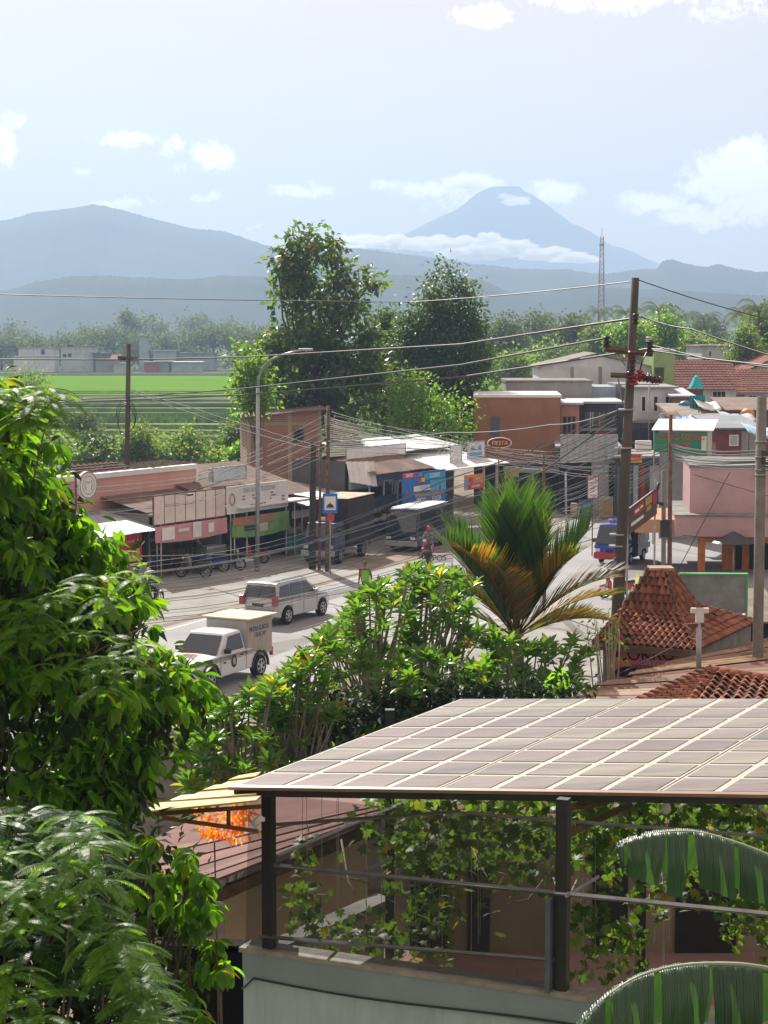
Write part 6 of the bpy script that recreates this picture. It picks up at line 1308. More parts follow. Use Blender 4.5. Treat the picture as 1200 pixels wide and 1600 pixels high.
frangipani('dark dense shrub in front of the tall frangipani stems', 560, 780, 45, 38.5, 1.0, (0, 120), 0, g_plum, [(550, 1060), (620, 1020), (700, 1025), (780, 1030)])
gfill = thing('undergrowth', 'dark undergrowth below the frangipani shrubs by the glass roof', 'undergrowth', P(600, 1100, 38), 0); gfill['kind'] = 'stuff'
crown(gfill, 'foliage', blobs([(x, 1130 - (x - 300) * .06, 40, 26, 0) for x in range(480, 900, 30)], 38, 160, .6), 26, .22, .2, .1, g_inner_shade)
# palm with upright fronds
pb = P(838, 1080, 46); pb.z = 0
pm = thing('feather_palm', 'big feather palm with stiff upright fronds in front of the junction', 'palm', pb, 0)
pc = P(806, 990, 46) - pb
MB().tube([(0, 0, 0), (pc.x * .5, 0, pc.z * .5), (pc.x, 0, pc.z)], [.2, .15, .12], 9).build('trunk', bark, pm)
for s_ in (-.35, .4): MB().tube([(s_, .2, 0), (s_ * .7, .2, pc.z * .7)], [.09, .06], 6).build('trunk', bark, pm)
FR = [frond_mesh(2.4, 44, 1.05, .075, .8, .36, .5, wob=.12, fwd=.55, sagl=.03), frond_mesh(2.6, 42, 1.0, .07, .7, .8, .4, wob=.15, fwd=.45, sagl=.08), frond_mesh(2.3, 44, 1.1, .075, .8, .3, .6, wob=.12, fwd=.6, sagl=.02)]
fspec = [(-150, 1.02, 0, 0), (-128, 1.05, 1, 1), (-110, 1.0, 0, 0), (-60, 1.05, 0, 0), (-140, .95, 2, 0), (-50, .95, 2, 0), (-100, 1.05, 2, 0), (150, .9, 1, 0), (-85, 1.0, 2, 0), (-40, .95, 1, 0), (-15, .95, 1, 1), (10, .9, 1, 0), (30, .8, 1, 1), (170, .85, 1, 1), (90, 1.1, 0, 0), (120, 1., 1, 0), (60, 1., 1, 0), (-95, .85, 1, 0), (-30, .75, 1, 1), (-75, .9, 2, 0), (5, 1.0, 2, 0), (200, 1.0, 0, 0)]
tilt = [.35, .6, .9, .95, .55, .75, 1.3, .25, 1.15, .7, .35, .05, -.2, .0, .9, .5, .7, .6, -.1, 1.2, .55, .55]
for (az_, sc_, k_, dry), tl in zip(fspec, tilt):
    link('frond', FR[k_], g_palm2 if dry == 1 else g_palm, pm, pc + Vector((0, 0, -.1)), (wedge(-.3, .3), -tl * .8, math.radians(az_ + wedge(-15, 15))), sc_ * 1.2)
# stray plants right of the palm
b0 = P(950, 1080, 44); b0.z = 0
tw = thing('twiggy_shrub', 'nearly bare twiggy shrub in front of the pink graffiti wall', 'shrub', b0, 0); m = MB(); tips = []
for i in range(16):
    q = P(random.uniform(915, 975), random.uniform(950, 1010), 44 + random.uniform(-.6, .6)) - b0; mid = Vector((q.x * .45 + wedge(-.2, .2), q.y * .5, q.z * .6)); m.tube([(wedge(-.2, .2), 0, 0), mid, q], [.03, .02, .009], 5); tips += [q, mid.lerp(q, .8)]
    m.tube([mid, mid + Vector((wedge(-.5, .5), 0, wedge(.3, .6)))], [.015, .007], 4)
m.build('branches', palebark, tw)['kind'] = 'stuff'
crown(tw, 'leaves', np.array([t_ + b0 for t_ in tips]), 3, .10, .16, .07, g_lime)
bn = thing('banana_sucker', 'young banana plant with a bright upright leaf under the palm', 'plant', P(866, 1090, 41), 0); m = MB(); n = 12; c0 = P(868, 1095, 41) - bn.location; c1 = P(872, 1048, 41) - bn.location
vs = []
for i in range(n + 1): t = i / n; w = .26 * math.sin(math.pi * min(1, .1 + .9 * t)) + .02; c = c0.lerp(c1, t * 1.15); vs += [(c.x - w, c.y - .05, c.z), (c.x, c.y, c.z), (c.x + w, c.y - .05, c.z + .05)]
m.add(vs, [q for i in range(n) for q in ((3 * i, 3 * i + 1, 3 * i + 4, 3 * i + 3), (3 * i + 1, 3 * i + 2, 3 * i + 5, 3 * i + 4))], True).build('leaf', leafmat('bright_banana_leaf', (.10, .26, .02), (.12, .28, .02), .55), bn); MB().tube([c0 - Vector((0, 0, 3)), c0], [.08, .04], 7).build('stem', g_mid, bn)
vt = thing('grass_tuft', 'tuft of yellow green grass on the verge by the joglo roof', 'grass', G(1012, 925), 0); m = MB()
for i in range(150): a = wedge(0, 6.28); r_ = wedge(.1, .5); x, y = wedge(-.5, .5), wedge(-.4, .4); m.add([(x - .02, y, 0), (x + .02, y, 0), (x + r_ * math.cos(a) * .5, y + r_ * math.sin(a) * .5, wedge(.4, 1.0))], [(0, 1, 2)])
m.build('blades', leafmat('tall_grass_blade', (.16, .22, .03), (.22, .26, .05), .5), vt)['kind'] = 'stuff'
# ------------------------------------------------------------ near trees on the left
def handleaf(n=7, ln=.19, wd_=.09):
    a = np.linspace(0, 2 * np.pi, n, endpoint=False) + rng.normal(size=n) * .2; e = rng.uniform(-1.35, -.45, n)
    d = np.stack([np.cos(a) * np.cos(e), np.sin(a) * np.cos(e), np.sin(e)], 1)
    return leafmesh('leaf', d * .03, d, ln * rng.uniform(.75, 1.1, n), wd_, BLADE, up=np.stack([np.cos(a), np.sin(a), np.ones(n) * .6], 1))
HL = [handleaf(8) for _ in range(6)]
TR = [(560, -60), (620, -30), (660, 0), (700, 22), (740, 25), (775, 50), (800, 72), (850, 98), (880, 138), (930, 162), (960, 192), (1000, 210), (1050, 235), (1075, 285), (1100, 268), (1150, 232), (1200, 190), (1250, 165), (1300, 150), (1360, 140)]
nb = Vector((P(-60, 900, 18.4).x, 18.6, 0)); nt_ = thing('garden_tree', 'large garden tree with hanging bunches of glossy leaves lit from behind', 'tree', nb, 0)
def lefttree(n, front, R_=TR, Y0=18, dmax=1.7, x0=-150, pymin=590, pymax=1340, edge=.0):
    out = []
    while len(out) < n:
        py = random.uniform(pymin, pymax); r = outl(R_, py); px = random.uniform(x0, r)
        if edge and random.random() < edge: px = r - abs(random.gauss(0, 28))
        u = min(1, max(0, (px - x0) / (r - x0))); dd = dmax * math.sqrt(max(0, 1 - u * u))
        out.append(P(px, py, Y0 - dd * front + (random.uniform(0, dd * 1.6) if front < 1 else random.uniform(-.1, .35))))
    return out
bough = lefttree(70, 1, edge=.4, dmax=2.2); ptsA = []
BR = [(wedge(.28, .5), wedge(.16, .3)) for _ in bough]
def onbough(i, up=1):
    a = random.uniform(0, 6.28); e = math.asin(random.uniform(-.15, 1)) if up else math.asin(random.uniform(-.9, .3)); r = BR[i][0] * (1 if up else random.uniform(.3, .9)); c = bough[i]
    return c + Vector((r * math.cos(a) * math.cos(e), r * math.sin(a) * math.cos(e), BR[i][1] * math.sin(e)))
ptsA = [onbough(i % len(bough)) for i in range(300)]
for i, q in enumerate(ptsA): link('leaf', HL[i % 6], g_near, nt_, q - nb, (wedge(-.5, .5), wedge(-.5, .5), wedge(0, 6)), wedge(.75, 1.15))
ov = np.array([tuple(onbough(i % len(bough))) for i in range(70 * 9)])
crown(nt_, 'outer_crown', ov, 7, .035, .18, .07, g_near, BLADE, droop=.8)
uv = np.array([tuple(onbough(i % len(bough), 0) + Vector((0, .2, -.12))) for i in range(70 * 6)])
crown(nt_, 'under_crown', uv, 6, .10, .17, .07, g_inner_shade, BLADE, droop=.9)
inn = np.array([tuple(q + Vector((-.25, .9, -.1))) for q in lefttree(900, .1)]); crown(nt_, 'shaded_crown', inn, 9, .2, .2, .09, g_inner_shade, LEAF, droop=.9)
limbs(nt_, nb, inn[:200], .12, bark, .75, 24, rmin=.008)
def featherfrond(L_=.5, npair=24, ll=.085):
    m = MB(); pts = [Vector((L_ * t * (1 - .1 * t), 0, L_ * (.22 * t - .5 * t * t))) for t in [i / 8 for i in range(9)]]
    m.tube(pts, [.005 * (1 - .07 * i) for i in range(9)], 3)
    for i in range(npair):
        t = .08 + .9 * i / (npair - 1); q = t * 8; j = min(7, int(q)); a = pts[j].lerp(pts[j + 1], q - j); tg = (pts[j + 1] - pts[j]).normalized(); l = ll * (.35 + .8 * math.sin(math.pi * (.1 + .82 * t)))
        for s in (1, -1):
            d = (tg * .45 + Vector((0, s, -.28 + random.uniform(-.08, .08)))).normalized(); w = tg * .0085; m.add([a - w * .6, a + w * .6, a + d * l * .6 + w, a + d * l * .6 - w, a + d * l], [(0, 1, 2, 3), (3, 2, 4)])
    return m.mesh('leaf')
FF = [featherfrond() for _ in range(5)]
def feather(parent, pts, base, mat, sc=(.7, 1.1)):
    slots = []
    for i, q in enumerate(pts):
        a = random.uniform(0, 6.28)
        for k_ in range(5 if i % 3 else 6): slots.append((q.y, FF[(i + k_) % 5], q - base + Vector((0, 0, wedge(-.03, .03))), (wedge(-.25, .25), wedge(-.35, .25), a + k_ * 1.1 + wedge(-.3, .3) - 1.6), wedge(*sc)))
    slots.sort(key=lambda s_: s_[0]); VV = []; FFc = []; nv = 0
    from mathutils import Euler
    for j, (_, me, lo, ro, s_) in enumerate(slots):
        if j < 290: link('leaf', me, mat, parent, lo, ro, s_); continue
        Mx = Matrix.Translation(lo) @ Euler(ro).to_matrix().to_4x4() @ Matrix.Scale(s_, 4)
        VV += [tuple(Mx @ v.co) for v in me.vertices]; FFc += [tuple(x + nv for x in p.vertices) for p in me.polygons]; nv += len(me.vertices)
    if VV:
        me = bpy.data.meshes.new('rear_leaves'); me.from_pydata(VV, [], FFc); link('rear_leaves', me, mat, parent)['kind'] = 'stuff'
f1 = Vector((P(-90, 900, 15.5).x, 15.5, 0)); ft = thing('feather_leaf_tree', 'young tree with fern like leaves growing through the garden tree', 'tree', f1, 0)
fp = [P(random.uniform(-30, 90), random.uniform(606, 665), 15.6 + wedge(-.2, .2)) for _ in range(20)] + [P(random.uniform(20, 215), random.uniform(895, 1075), 15.5 + wedge(-.2, .2)) for _ in range(26)] + [P(random.uniform(-20, 70), random.uniform(840, 1000), 16.2) for _ in range(6)]
feather(ft, fp, f1, leafmat('feather_leaf_lit', (.05, .11, .018), (.10, .18, .028), .55, .45), (.45, .75))  # brighter copy of the feather leaf, sunlight put into its colour
limbs(ft, f1 + Vector((0, .8, 0)), np.array([tuple(q + Vector((0, .9, 0))) for q in fp]), .03, bark, .8, 8, rmin=.006)
T2 = [(1250, 20), (1275, 110), (1310, 150), (1360, 165), (1400, 145), (1450, 175), (1500, 205), (1560, 245), (1620, 250)]
f2 = Vector((P(-60, 1500, 11.6).x, 12.0, 0)); ft2 = thing('feather_leaf_tree', 'dark green fern leaved tree filling the bottom corner below the garden tree', 'tree', f2, 0)
fp2 = [P(random.uniform(-60, outl(T2, py)) if random.random() < .7 else outl(T2, py) - abs(random.gauss(0, 20)), py, 11.6 + wedge(-1.0, .5)) for py in [random.uniform(1265, 1640) for _ in range(100)]]
feather(ft2, fp2, f2, leafmat('feather_leaf', (.012, .045, .014), (.04, .095, .022), .45, .4, spec=.35), (.45, .72))
crown(ft2, 'inner_crown', np.array([tuple(P(random.uniform(-90, max(10, outl(T2, py) - 25)), py + 20, 12.3 + wedge(0, .8))) for py in [random.uniform(1290, 1680) for _ in range(420)]]), 14, .14, .12, .04, g_inner_shade)
limbs(ft2, f2, np.array([tuple(q + Vector((0, .5, 0))) for q in fp2]), .04, bark, .7, 10, rmin=.006)
T3 = [(1290, 215), (1340, 320), (1400, 335), (1440, 330), (1500, 360), (1560, 320), (1620, 300)]
f3 = Vector((P(230, 1500, 14.2).x, 14.3, 0)); ft3 = thing('garden_shrub', 'lower garden shrub with bright hanging leaf bunches beside the dark opening', 'shrub', f3, 0)
fp3 = [P(random.uniform(190, outl(T3, py)) if random.random() < .55 else outl(T3, py) - abs(random.gauss(0, 24)), py, 14.0 + wedge(-.5, .5)) for py in [random.uniform(1300, 1630) for _ in range(90)]]
for i, q in enumerate(fp3): link('leaf', HL[i % 6], g_near, ft3, q - f3, (wedge(-.4, .4), wedge(-.4, .4), wedge(0, 6)), wedge(.6, .9))
crown(ft3, 'inner_crown', np.array([tuple(q) for q in [P(random.uniform(170, max(200, outl(T3, py) - 50)), py, 14.5 + wedge(0, .6)) for py in [random.uniform(1310, 1640) for _ in range(150)]]]), 10, .12, .12, .05, g_inner_shade)
limbs(ft3, f3, np.array([tuple(q) for q in fp3]), .04, bark, .8, 16, rmin=.006)
# ------------------------------------------------------------ joglo roofed hut and the roofs around it
tilem = M('clay_tile', (.25, .098, .058), .85, .28, 7, bump=.4, dirt=.75, dcol=(.075, .06, .05), pvar=.4)
def tile_mesh(w=.17, l=.235):
    m = MB(); n = 8; pr = [(w * (i / n - .5) * 1.12, .035 * math.sin(i / n * 2 * math.pi) + .012) for i in range(n + 1)]
    vs = [(x, y, z + (.028 if y == 0 else 0)) for y in (0, l) for x, z in pr] + [(x, 0, z + .012) for x, z in pr]
    m.add(vs, [(i, i + 1, n + 2 + i, n + 1 + i) for i in range(n)] + [(2 * (n + 1) + i, 2 * (n + 1) + i + 1, i + 1, i) for i in range(n)]); return m.mesh('tile')
TILE = tile_mesh()
def tiles_on(root, a, b, c, d, rowh=.2, colw=.162, lift=.02, budget=None, under=None):
    a, b, c, d = map(Vector, (a, b, c, d)); X = (b - a).normalized(); up = X.cross(d - a).normalized()
    if up.z < 0: up = -up
    Yv = up.cross(X).normalized(); hgt = ((d + c) / 2 - (a + b) / 2).length; rows = max(1, int(hgt / rowh)); k_ = 0
    for r in range(rows):
        t = r / rows; L_ = a.lerp(d, t); R_ = b.lerp(c, t); w = (R_ - L_).length; nc = max(1, round(w / colw))
        for i in range(nc):
            if random.random() < .012: continue
            q = L_.lerp(R_, (i + .5) / nc) + up * (lift + wedge(-.006, .006))
            Mx = Matrix((X, Yv, up)).transposed().to_4x4(); Mx = Matrix.Translation(q) @ Mx @ Matrix.Rotation(wedge(-.05, .05), 4, 'Z') @ Matrix.Rotation(-.05 + wedge(-.03, .03), 4, 'X')
            o = link('tile', TILE, tilem, root); o.matrix_local = Mx; k_ += 1
    return k_
ez = 4.15; L_ = Vector((5.15, 45.7, ez)); C_ = Vector((7.35, 44.6, ez)); d2 = Vector((.447, .894, 0)) * 5.0; R_ = C_ + d2; B_ = L_ + d2
jg = thing('joglo_hut', 'small hut with a steep peaked clay tile roof and a pink graffiti wall', 'hut', (6.9, 47, 0), 0); J0 = Vector((6.9, 47, 0))
pk_ = Vector((6.86, 47.3, 0)); ux = (C_ - L_).normalized(); uy = d2.normalized()
ring = [pk_ + ux * sx * .72 + uy * sy * .75 + Vector((0, 0, 4.78)) for sx, sy in ((-1, -1), (1, -1), (1, 1), (-1, 1))]
tp = [pk_ + ux * sx * .20 + uy * sy * .22 + Vector((0, 0, 5.75)) for sx, sy in ((-1, -1), (1, -1), (1, 1), (-1, 1))]
ev = [L_ - ux * .1, C_ + ux * .05, R_ + ux * .05, B_ - ux * .1]
um = MB(); um.add([q - J0 for q in ev + ring + tp], [(i, (i + 1) % 4, 4 + (i + 1) % 4, 4 + i) for i in range(4)] + [(4 + i, 4 + (i + 1) % 4, 8 + (i + 1) % 4, 8 + i) for i in range(4)] + [(8, 9, 10, 11)]); um.build('roof', M('dark_roof_timber', (.07, .05, .04), .9), jg)
cnt = 0
for i in (0, 1): cnt += tiles_on(jg, ev[i] - J0, ev[(i + 1) % 4] - J0, ring[(i + 1) % 4] - J0, ring[i] - J0) if i != 2 else 0
for i in (0, 1): cnt += tiles_on(jg, ring[i] - J0, ring[(i + 1) % 4] - J0, tp[(i + 1) % 4] - J0, tp[i] - J0)
print('joglo tiles', cnt)
def ridgecaps(root, a, b, r=.10, l=.26, mat=tilem):
    a, b = Vector(a), Vector(b); n = max(1, int((b - a).length / l)); d = (b - a).normalized()
    for i in range(n):
        q = a.lerp(b, i / n); e = a.lerp(b, (i + 1.12) / n); MB().tube([q + Vector((0, 0, .015)), e], [r, r * .8], 8).build('ridge_tile', mat, root)
for i in range(3): ridgecaps(jg, ev[i] - J0, ring[i] - J0, .08); ridgecaps(jg, ring[i] - J0, tp[i] - J0, .07, .2, mat=M('mossy_ridge', (.10, .095, .075), .9, .3, 6))
MB().box(-.3, .3, -.28, .28, 5.74, 5.80, Matrix.Translation((pk_.x - J0.x, pk_.y - J0.y, 0))).build('ridge_cap', M('pale_mortar', (.35, .24, .18), .9, .3, 5), jg)
wl = L_ + ux * .12 + uy * .35; wr = C_ - ux * .1 + uy * .35; gp = M('graffiti_pink_wall', (.60, .16, .19), .85, .2, 2, dirt=.35, dcol=(.30, .16, .17))
ang = math.atan2(ux.y, ux.x); wN = bpy.data.objects.new('front_wall', None)
wlen = (wr - wl).length; m = MB(); m.box(0, wlen, 0, .12, 0, ez - .05, Matrix.Translation(wl - J0 - Vector((0, 0, ez))) @ Matrix.Rotation(ang, 4, 'Z')); fw = m.build('front_wall', gp, jg); bpy.data.objects.remove(wN)
m = MB(); m.box(0, 4.6, 0, .12, 0, ez - .05, Matrix.Translation(wr - J0 - Vector((0, 0, ez))) @ Matrix.Rotation(ang + math.pi / 2, 4, 'Z')).box(0, 4.6, 0, .12, 0, ez - .05, Matrix.Translation(wl - J0 - Vector((0, 0, ez))) @ Matrix.Rotation(ang + math.pi / 2, 4, 'Z')); m.build('side_wall', conc, jg)
m = MB(); m.box(-.25, wlen + .2, -.42, -.36, ez - .16, ez + .0, Matrix.Translation(wl - J0 - Vector((0, 0, ez))) @ Matrix.Rotation(ang, 4, 'Z')); m.build('eave_board', wood, jg)
jm = Matrix.Translation(wl - J0 - Vector((0, 0, ez))) @ Matrix.Rotation(ang, 4, 'Z')
def gtext(s, u, z, size, mat, rot=0):
    o = text(s, mat, jg, size, (0, 0, 0), (0, 0, 0), name='graffiti'); o.matrix_local = jm @ Matrix.Translation((u, -.012, z)) @ Matrix.Rotation(math.pi / 2, 4, 'X') @ Matrix.Rotation(rot, 4, 'Z')
gk = M('graffiti_black', (.02, .008, .01), .8); gw = M('graffiti_white', (.50, .42, .45), .8)
def gz_(py): return ez - (py - 1012) / 64.5
gtext('COKRO', .95, gz_(1029), .42, gk, .08); gtext('S  a k', .62, gz_(1012), .28, gk, -.1); gtext('SAYO', 1.15, gz_(1041), .24, gw, -.05); gtext('XXXXXXX', .95, gz_(1049), .14, gk, -.03)
m = MB(); m.prism([(.35 + .42 * math.cos(i * math.pi / 10), .26 * math.sin(i * math.pi / 10)) for i in range(11)], -.02, .0, jm @ Matrix.Translation((.2, 0, gz_(1066)))); m.build('arched_opening', dark, jg)
# grey plastered wall with a green edge behind the hut
GW = Fr(P(1062, 940, 53).xy, math.radians(-3)); gwl = thing('garden_wall', 'bare grey plastered wall with a thin green trim behind the joglo roof', 'wall', GW.A, GW.rz)
k1, zt = GW.kz(1166, 899); MB().box(0, k1, 0, .15, 0, zt).build('wall', wallm('patchy_grey_plaster', (.24, .245, .25), var=.3, scale=1.5), gwl); MB().box(-.03, k1 + .05, -.03, .18, zt, zt + .05).box(k1, k1 + .05, -.03, .18, 2, zt).build('trim', M('green_trim', (.10, .35, .14), .7), gwl)
cs = thing('lean_to_roof', 'small blue grey corrugated lean-to roof below the grey plastered wall', 'roof', P(1120, 980, 51), 0); b_ = Vector(cs.location)
a, b2, c, d = P(1085, 975, 50) - b_, P(1160, 985, 50) - b_, P(1160, 958, 52.6) - b_, P(1080, 955, 52.6) - b_
ribbed(cs, a, b2, c, d, M('blue_grey_tin', (.20, .23, .27), .5, .2, 2, metal=.3, dirt=.4, dcol=(.1, .09, .08)), 2); MB().slab([b2, b2 + Vector((.1, 2.4, .0)), c + Vector((.1, 0, 0)), b2 + Vector((.1, .4, .35))], .03).build('side_board', white, cs)
for q in (a, b2): MB().tube([Vector((q.x, q.y + .1, -b_.z)), Vector((q.x, q.y + .1, q.z))], .05, 5).build('post', wood, cs)
ds = thing('dark_shed', 'dark shed standing beyond the tall square concrete pole', 'shed', P(1135, 900, 56).xy.to_3d(), 0)
MB().box(0, 4.5, 0, 3, 0, 3.2).build('wall', M('dark_plank_wall', (.035, .035, .04), .9, .3, 2), ds); MB().slab([(-.3, -.5, 3.2), (4.8, -.5, 3.2), (4.8, 3.2, 3.7), (-.3, 3.2, 3.7)], .06).build('roof', asb, ds)
# rusty ribbed roof and the tile roof just behind the glass canopy
rr = thing('sheet_roof', 'long rusty brown ribbed sheet roof running under the tall concrete pole', 'roof', P(1100, 1070, 42), 0); b_ = Vector(rr.location)
browns = [M('brown_sheet_%d' % i, c, .7, .28, 1.2, dirt=.5, dcol=(.10, .065, .05), stretch=(.4, 4, 1)) for i, c in enumerate([(.24, .13, .10), (.30, .20, .13), (.20, .105, .08), (.36, .26, .16)])]
A1, B1, C1, D1 = P(862, 1098, 40.5) - b_, P(1330, 1098, 38.5) - b_, P(1330, 966, 49.5) - b_, P(1080, 1025, 44.0) - b_
nsh = 9
for i in range(nsh):
    u0, u1 = i / nsh, (i + 1) / nsh; m = MB(); o_ = Vector((0, 0, .02 * (i % 2))); st = Vector((wedge(-.15, .25), 0, 0))
    m.corr(A1.lerp(D1, u0) + o_ + st, A1.lerp(D1, u1) + o_ + st, B1.lerp(C1, u1) + o_, B1.lerp(C1, u0) + o_, amp=.035, pitch=.22); m.build('roof_sheet', browns[(i * 3) % 4], rr)
for q in (A1 + Vector((.5, .3, 0)), B1, C1, D1): MB().tube([(q.x, q.y, -b_.z), (q.x, q.y, q.z - .05)], .07, 6).build('post', conc, rr)
MB().slab([A1 + Vector((.6, .2, -.3)), B1 + Vector((0, 0, -.3)), C1 + Vector((0, 0, -.3)), D1 + Vector((.3, 0, -.3))], .08).build('ceiling', wood, rr)
hr = thing('tiled_roof_house', 'house with a hipped clay tile roof and thick ridge just behind the glass roof', 'house', P(1110, 1100, 33), 0); b_ = Vector((hr.location.x, hr.location.y, 0)); hr.location = b_
rp = P(1108, 1049, 34) - b_; le = P(978, 1100, 32) - b_; re = P(1300, 1078, 33) - b_; le.z -= .1
e1 = P(1040, 1150, 30.5) - b_; e2 = P(1300, 1160, 30.0) - b_; back = P(1010, 1060, 37) - b_
m = MB(); m.add([rp, re, e2, e1, le, Vector((rp.x, rp.y + 3, rp.z - 1.6)), Vector((re.x, re.y + 3, re.z - 1.6)), Vector((le.x - .5, le.y + 2, le.z - .9))], [(0, 3, 2, 1), (0, 4, 3), (0, 1, 6, 5), (0, 5, 7, 4)]); m.build('roof', M('dark_roof_timber', (0, 0, 0)), hr)
tiles_on(hr, e1, e2, re, rp, .225, .175); tiles_on(hr, le, e1, rp.lerp(e1, .02), rp, .21, .165)
ridgecaps(hr, le, rp, .12, .2); ridgecaps(hr, rp, re, .12, .2); mor = M('mortar_bed', (.22, .20, .18), .95, .3, 5)
MB().tube([le - Vector((0, 0, .12)), rp - Vector((0, 0, .12))], .11, 6).tube([rp - Vector((0, 0, .12)), re - Vector((0, 0, .12))], .11, 6).build('mortar_bed', mor, hr)
m = MB(); m.box(e1.x + .3, e2.x, e1.y + .6, re.y + 2.4, 0, 5.0 - .9).build('wall', cream, hr)
lb_ = thing('bracket_pole', 'short grey pole with a white cross shaped bracket on the clay ridge', 'pole', P(1092, 1048, 34.3), 0); zt = (P(1091, 962, 34.3) - lb_.location).z
MB().tube([(0, 0, -.4), (-.01, 0, zt)], .05, 8).build('shaft', galv, lb_); MB().box(-.16, .16, -.04, .04, zt + .05, zt + .14).box(-.07, .07, -.05, .05, zt - .12, zt + .14).build('bracket', white, lb_); MB().box(-.22, .08, -.04, .04, zt - .2, zt - .14).build('arm', wood, lb_)
# low concrete wall by the road below the frangipani
cw = thing('garden_wall', 'stained grey concrete garden wall below the flowering shrubs', 'wall', P(190, 1200, 38.5).xy.to_3d(), math.radians(8)); 
for i in range(8): MB().box(i * 2.02, i * 2.02 + 2.0, 0, .14, 0, P(300, 1132, 39).z).build('panel', conc, cw)
for i in range(9): MB().box(i * 2.02 - .1, i * 2.02 + .08, -.05, .2, 0, P(300, 1132, 39).z + .08).build('post', conc, cw)
# ------------------------------------------------------------ canopy with glass cells
Zl = lambda px, py, Y: P(px, py, Y)
cn0 = P(365, 1228, 20.0); fr_r = P(1210, 1240, 18.3); bk_l = P(720, 1092, 24.7)
ex = (fr_r - cn0); ey = (bk_l - cn0); LX = ex.length; ux = ex.normalized(); n_ = ux.cross(ey).normalized(); 
cp = thing('canopy', 'large flat canopy roofed in rows of glossy brown cells with pale joints, on black posts', 'canopy', (cn0.x, cn0.y, 0), 0); C0 = Vector((cn0.x, cn0.y, 0))
def cpt(u, v, h=0): return cn0 + ux * u + ey * v + n_ * h - C0
TOT = 9.6; rows = 8; cw_ = .565
MB().slab([cpt(0, 0), cpt(TOT, 0), cpt(TOT, 1), cpt(0, 1)], .03).build('roof_base', M('pale_joint', (.42, .41, .35), .6, .1, 1.5), cp)
cellm = M('brown_glass_cell', (.165, .115, .09), .27, .35, .7, stretch=(.3, 3, 1), spec=.7, dirt=.85, dcol=(.33, .31, .20), pvar=.2)
ncol = int(TOT / cw_)
for j in range(rows):
    for i in range(ncol):
        u0, u1 = i * cw_ + .045, (i + 1) * cw_ - .045; v0, v1 = (j + .07) / rows, (j + .93) / rows
        MB().slab([cpt(u0, v0, .008), cpt(u1, v0, .008), cpt(u1, v1, .008), cpt(u0, v1, .008)], .006).build('panel', cellm, cp)
for i in range(0, ncol + 1, 4):
    if i: MB().slab([cpt(i * cw_ - .007, 0, .004), cpt(i * cw_ + .007, 0, .004), cpt(i * cw_ + .007, 1, .004), cpt(i * cw_ - .007, 1, .004)], .003).build('joint_strip', rust, cp)
def beam(a, b, w, h, nm='beam', mat=blackm, root=None, base=None):
    """box beam between two points, top at the points"""
    a, b = Vector(a), Vector(b); d = (b - a); X = d.normalized(); Yv = Vector((0, 0, 1)).cross(X).normalized(); Z = X.cross(Yv)
    Mx = Matrix((X, Yv, Z)).transposed().to_4x4(); Mx = Matrix.Translation(a) @ Mx
    return MB().box(0, d.length, -w / 2, w / 2, -h, 0, Mx).build(nm, mat, root or cp)
beam(cpt(-.02, .01, -.031), cpt(TOT, .01, -.031), .07, .085); beam(cpt(.05, 0, -.031), cpt(.05, 1, -.031), .05, .07); beam(cpt(0, 1, -.031), cpt(TOT, 1, -.031), .06, .09)
MB().slab([cpt(-.03, -.01, .0), cpt(TOT, -.01, .0), cpt(TOT, .002, .012), cpt(-.03, .002, .012)], .035).build('edge_trim', M('copper_edge', (.28, .17, .12), .4, .2, 2), cp)
for i in range(1, 5): beam(cpt(i * 2.26, .0, -.035), cpt(i * 2.26, 1, -.035), .05, .06)
WA = P(380, 1500, 20.0); WB = P(900, 1578, 18.5); wz = 5.0; wd_ = (WB - WA); wd_.z = 0; wu = wd_.normalized(); wnv = Vector((-wu.y, wu.x, 0)); wa = math.atan2(wu.y, wu.x)
fw = Fr(WA.xy, wa)
def post_at(px, pyb, w=.115, off=.1):
    k_, z = fw.kz(px, pyb, off); q = fw.w(k_, off, 0); 
    # height of the canopy plane over this point
    dd = Vector((q.x, q.y, 0)) - Vector((cn0.x, cn0.y, 0)); zt = cn0.z - (n_.x * dd.x + n_.y * dd.y) / n_.z - .02
    MB().box(-w / 2, w / 2, -w / 2, w / 2, wz, zt, Matrix.Translation(q - C0) @ Matrix.Rotation(wa, 4, 'Z')).build('post', blackm, cp); return q, zt
q1, zt1_ = post_at(421, 1500); q2, zt2_ = post_at(878, 1550, .12)
post_at(1330, 1600, .15)
blue_g = M('blue_grey_steel', (.12, .15, .18), .4, .2, 5, metal=.3)
MB().box(.02, .07, -.1, .1, wz, wz + .95, Matrix.Translation(q2 - C0 - Vector((.16, 0, 0))) @ Matrix.Rotation(wa, 4, 'Z')).build('post_plate', blue_g, cp)
def rail(pxa, pya, pxb, pyb, r=.03, off=.05, nm='rail', mat=galv, Ya=None, Yb=None):
    if Ya is None: ka, za = fw.kz(pxa, pya, off); kb, zb_ = fw.kz(pxb, pyb, off); a, b = fw.w(ka, off, za), fw.w(kb, off, zb_)
    else: a, b = P(pxa, pya, Ya), P(pxb, pyb, Yb)
    MB().tube([a - C0, b - C0], r, 4, sm=False).build(nm, mat, cp)
rail(428, 1352, 1240, 1432, .026); rail(405, 1463, 866, 1500, .022); rail(432, 1338, 640, 1250, .022, nm='rafter', Ya=20, Yb=24.0); rail(570, 1361, 612, 1341, .022, nm='rafter', Ya=19.6, Yb=20.6); rail(885, 1400, 935, 1370, .022, nm='rafter', Ya=18.5, Yb=19.4)
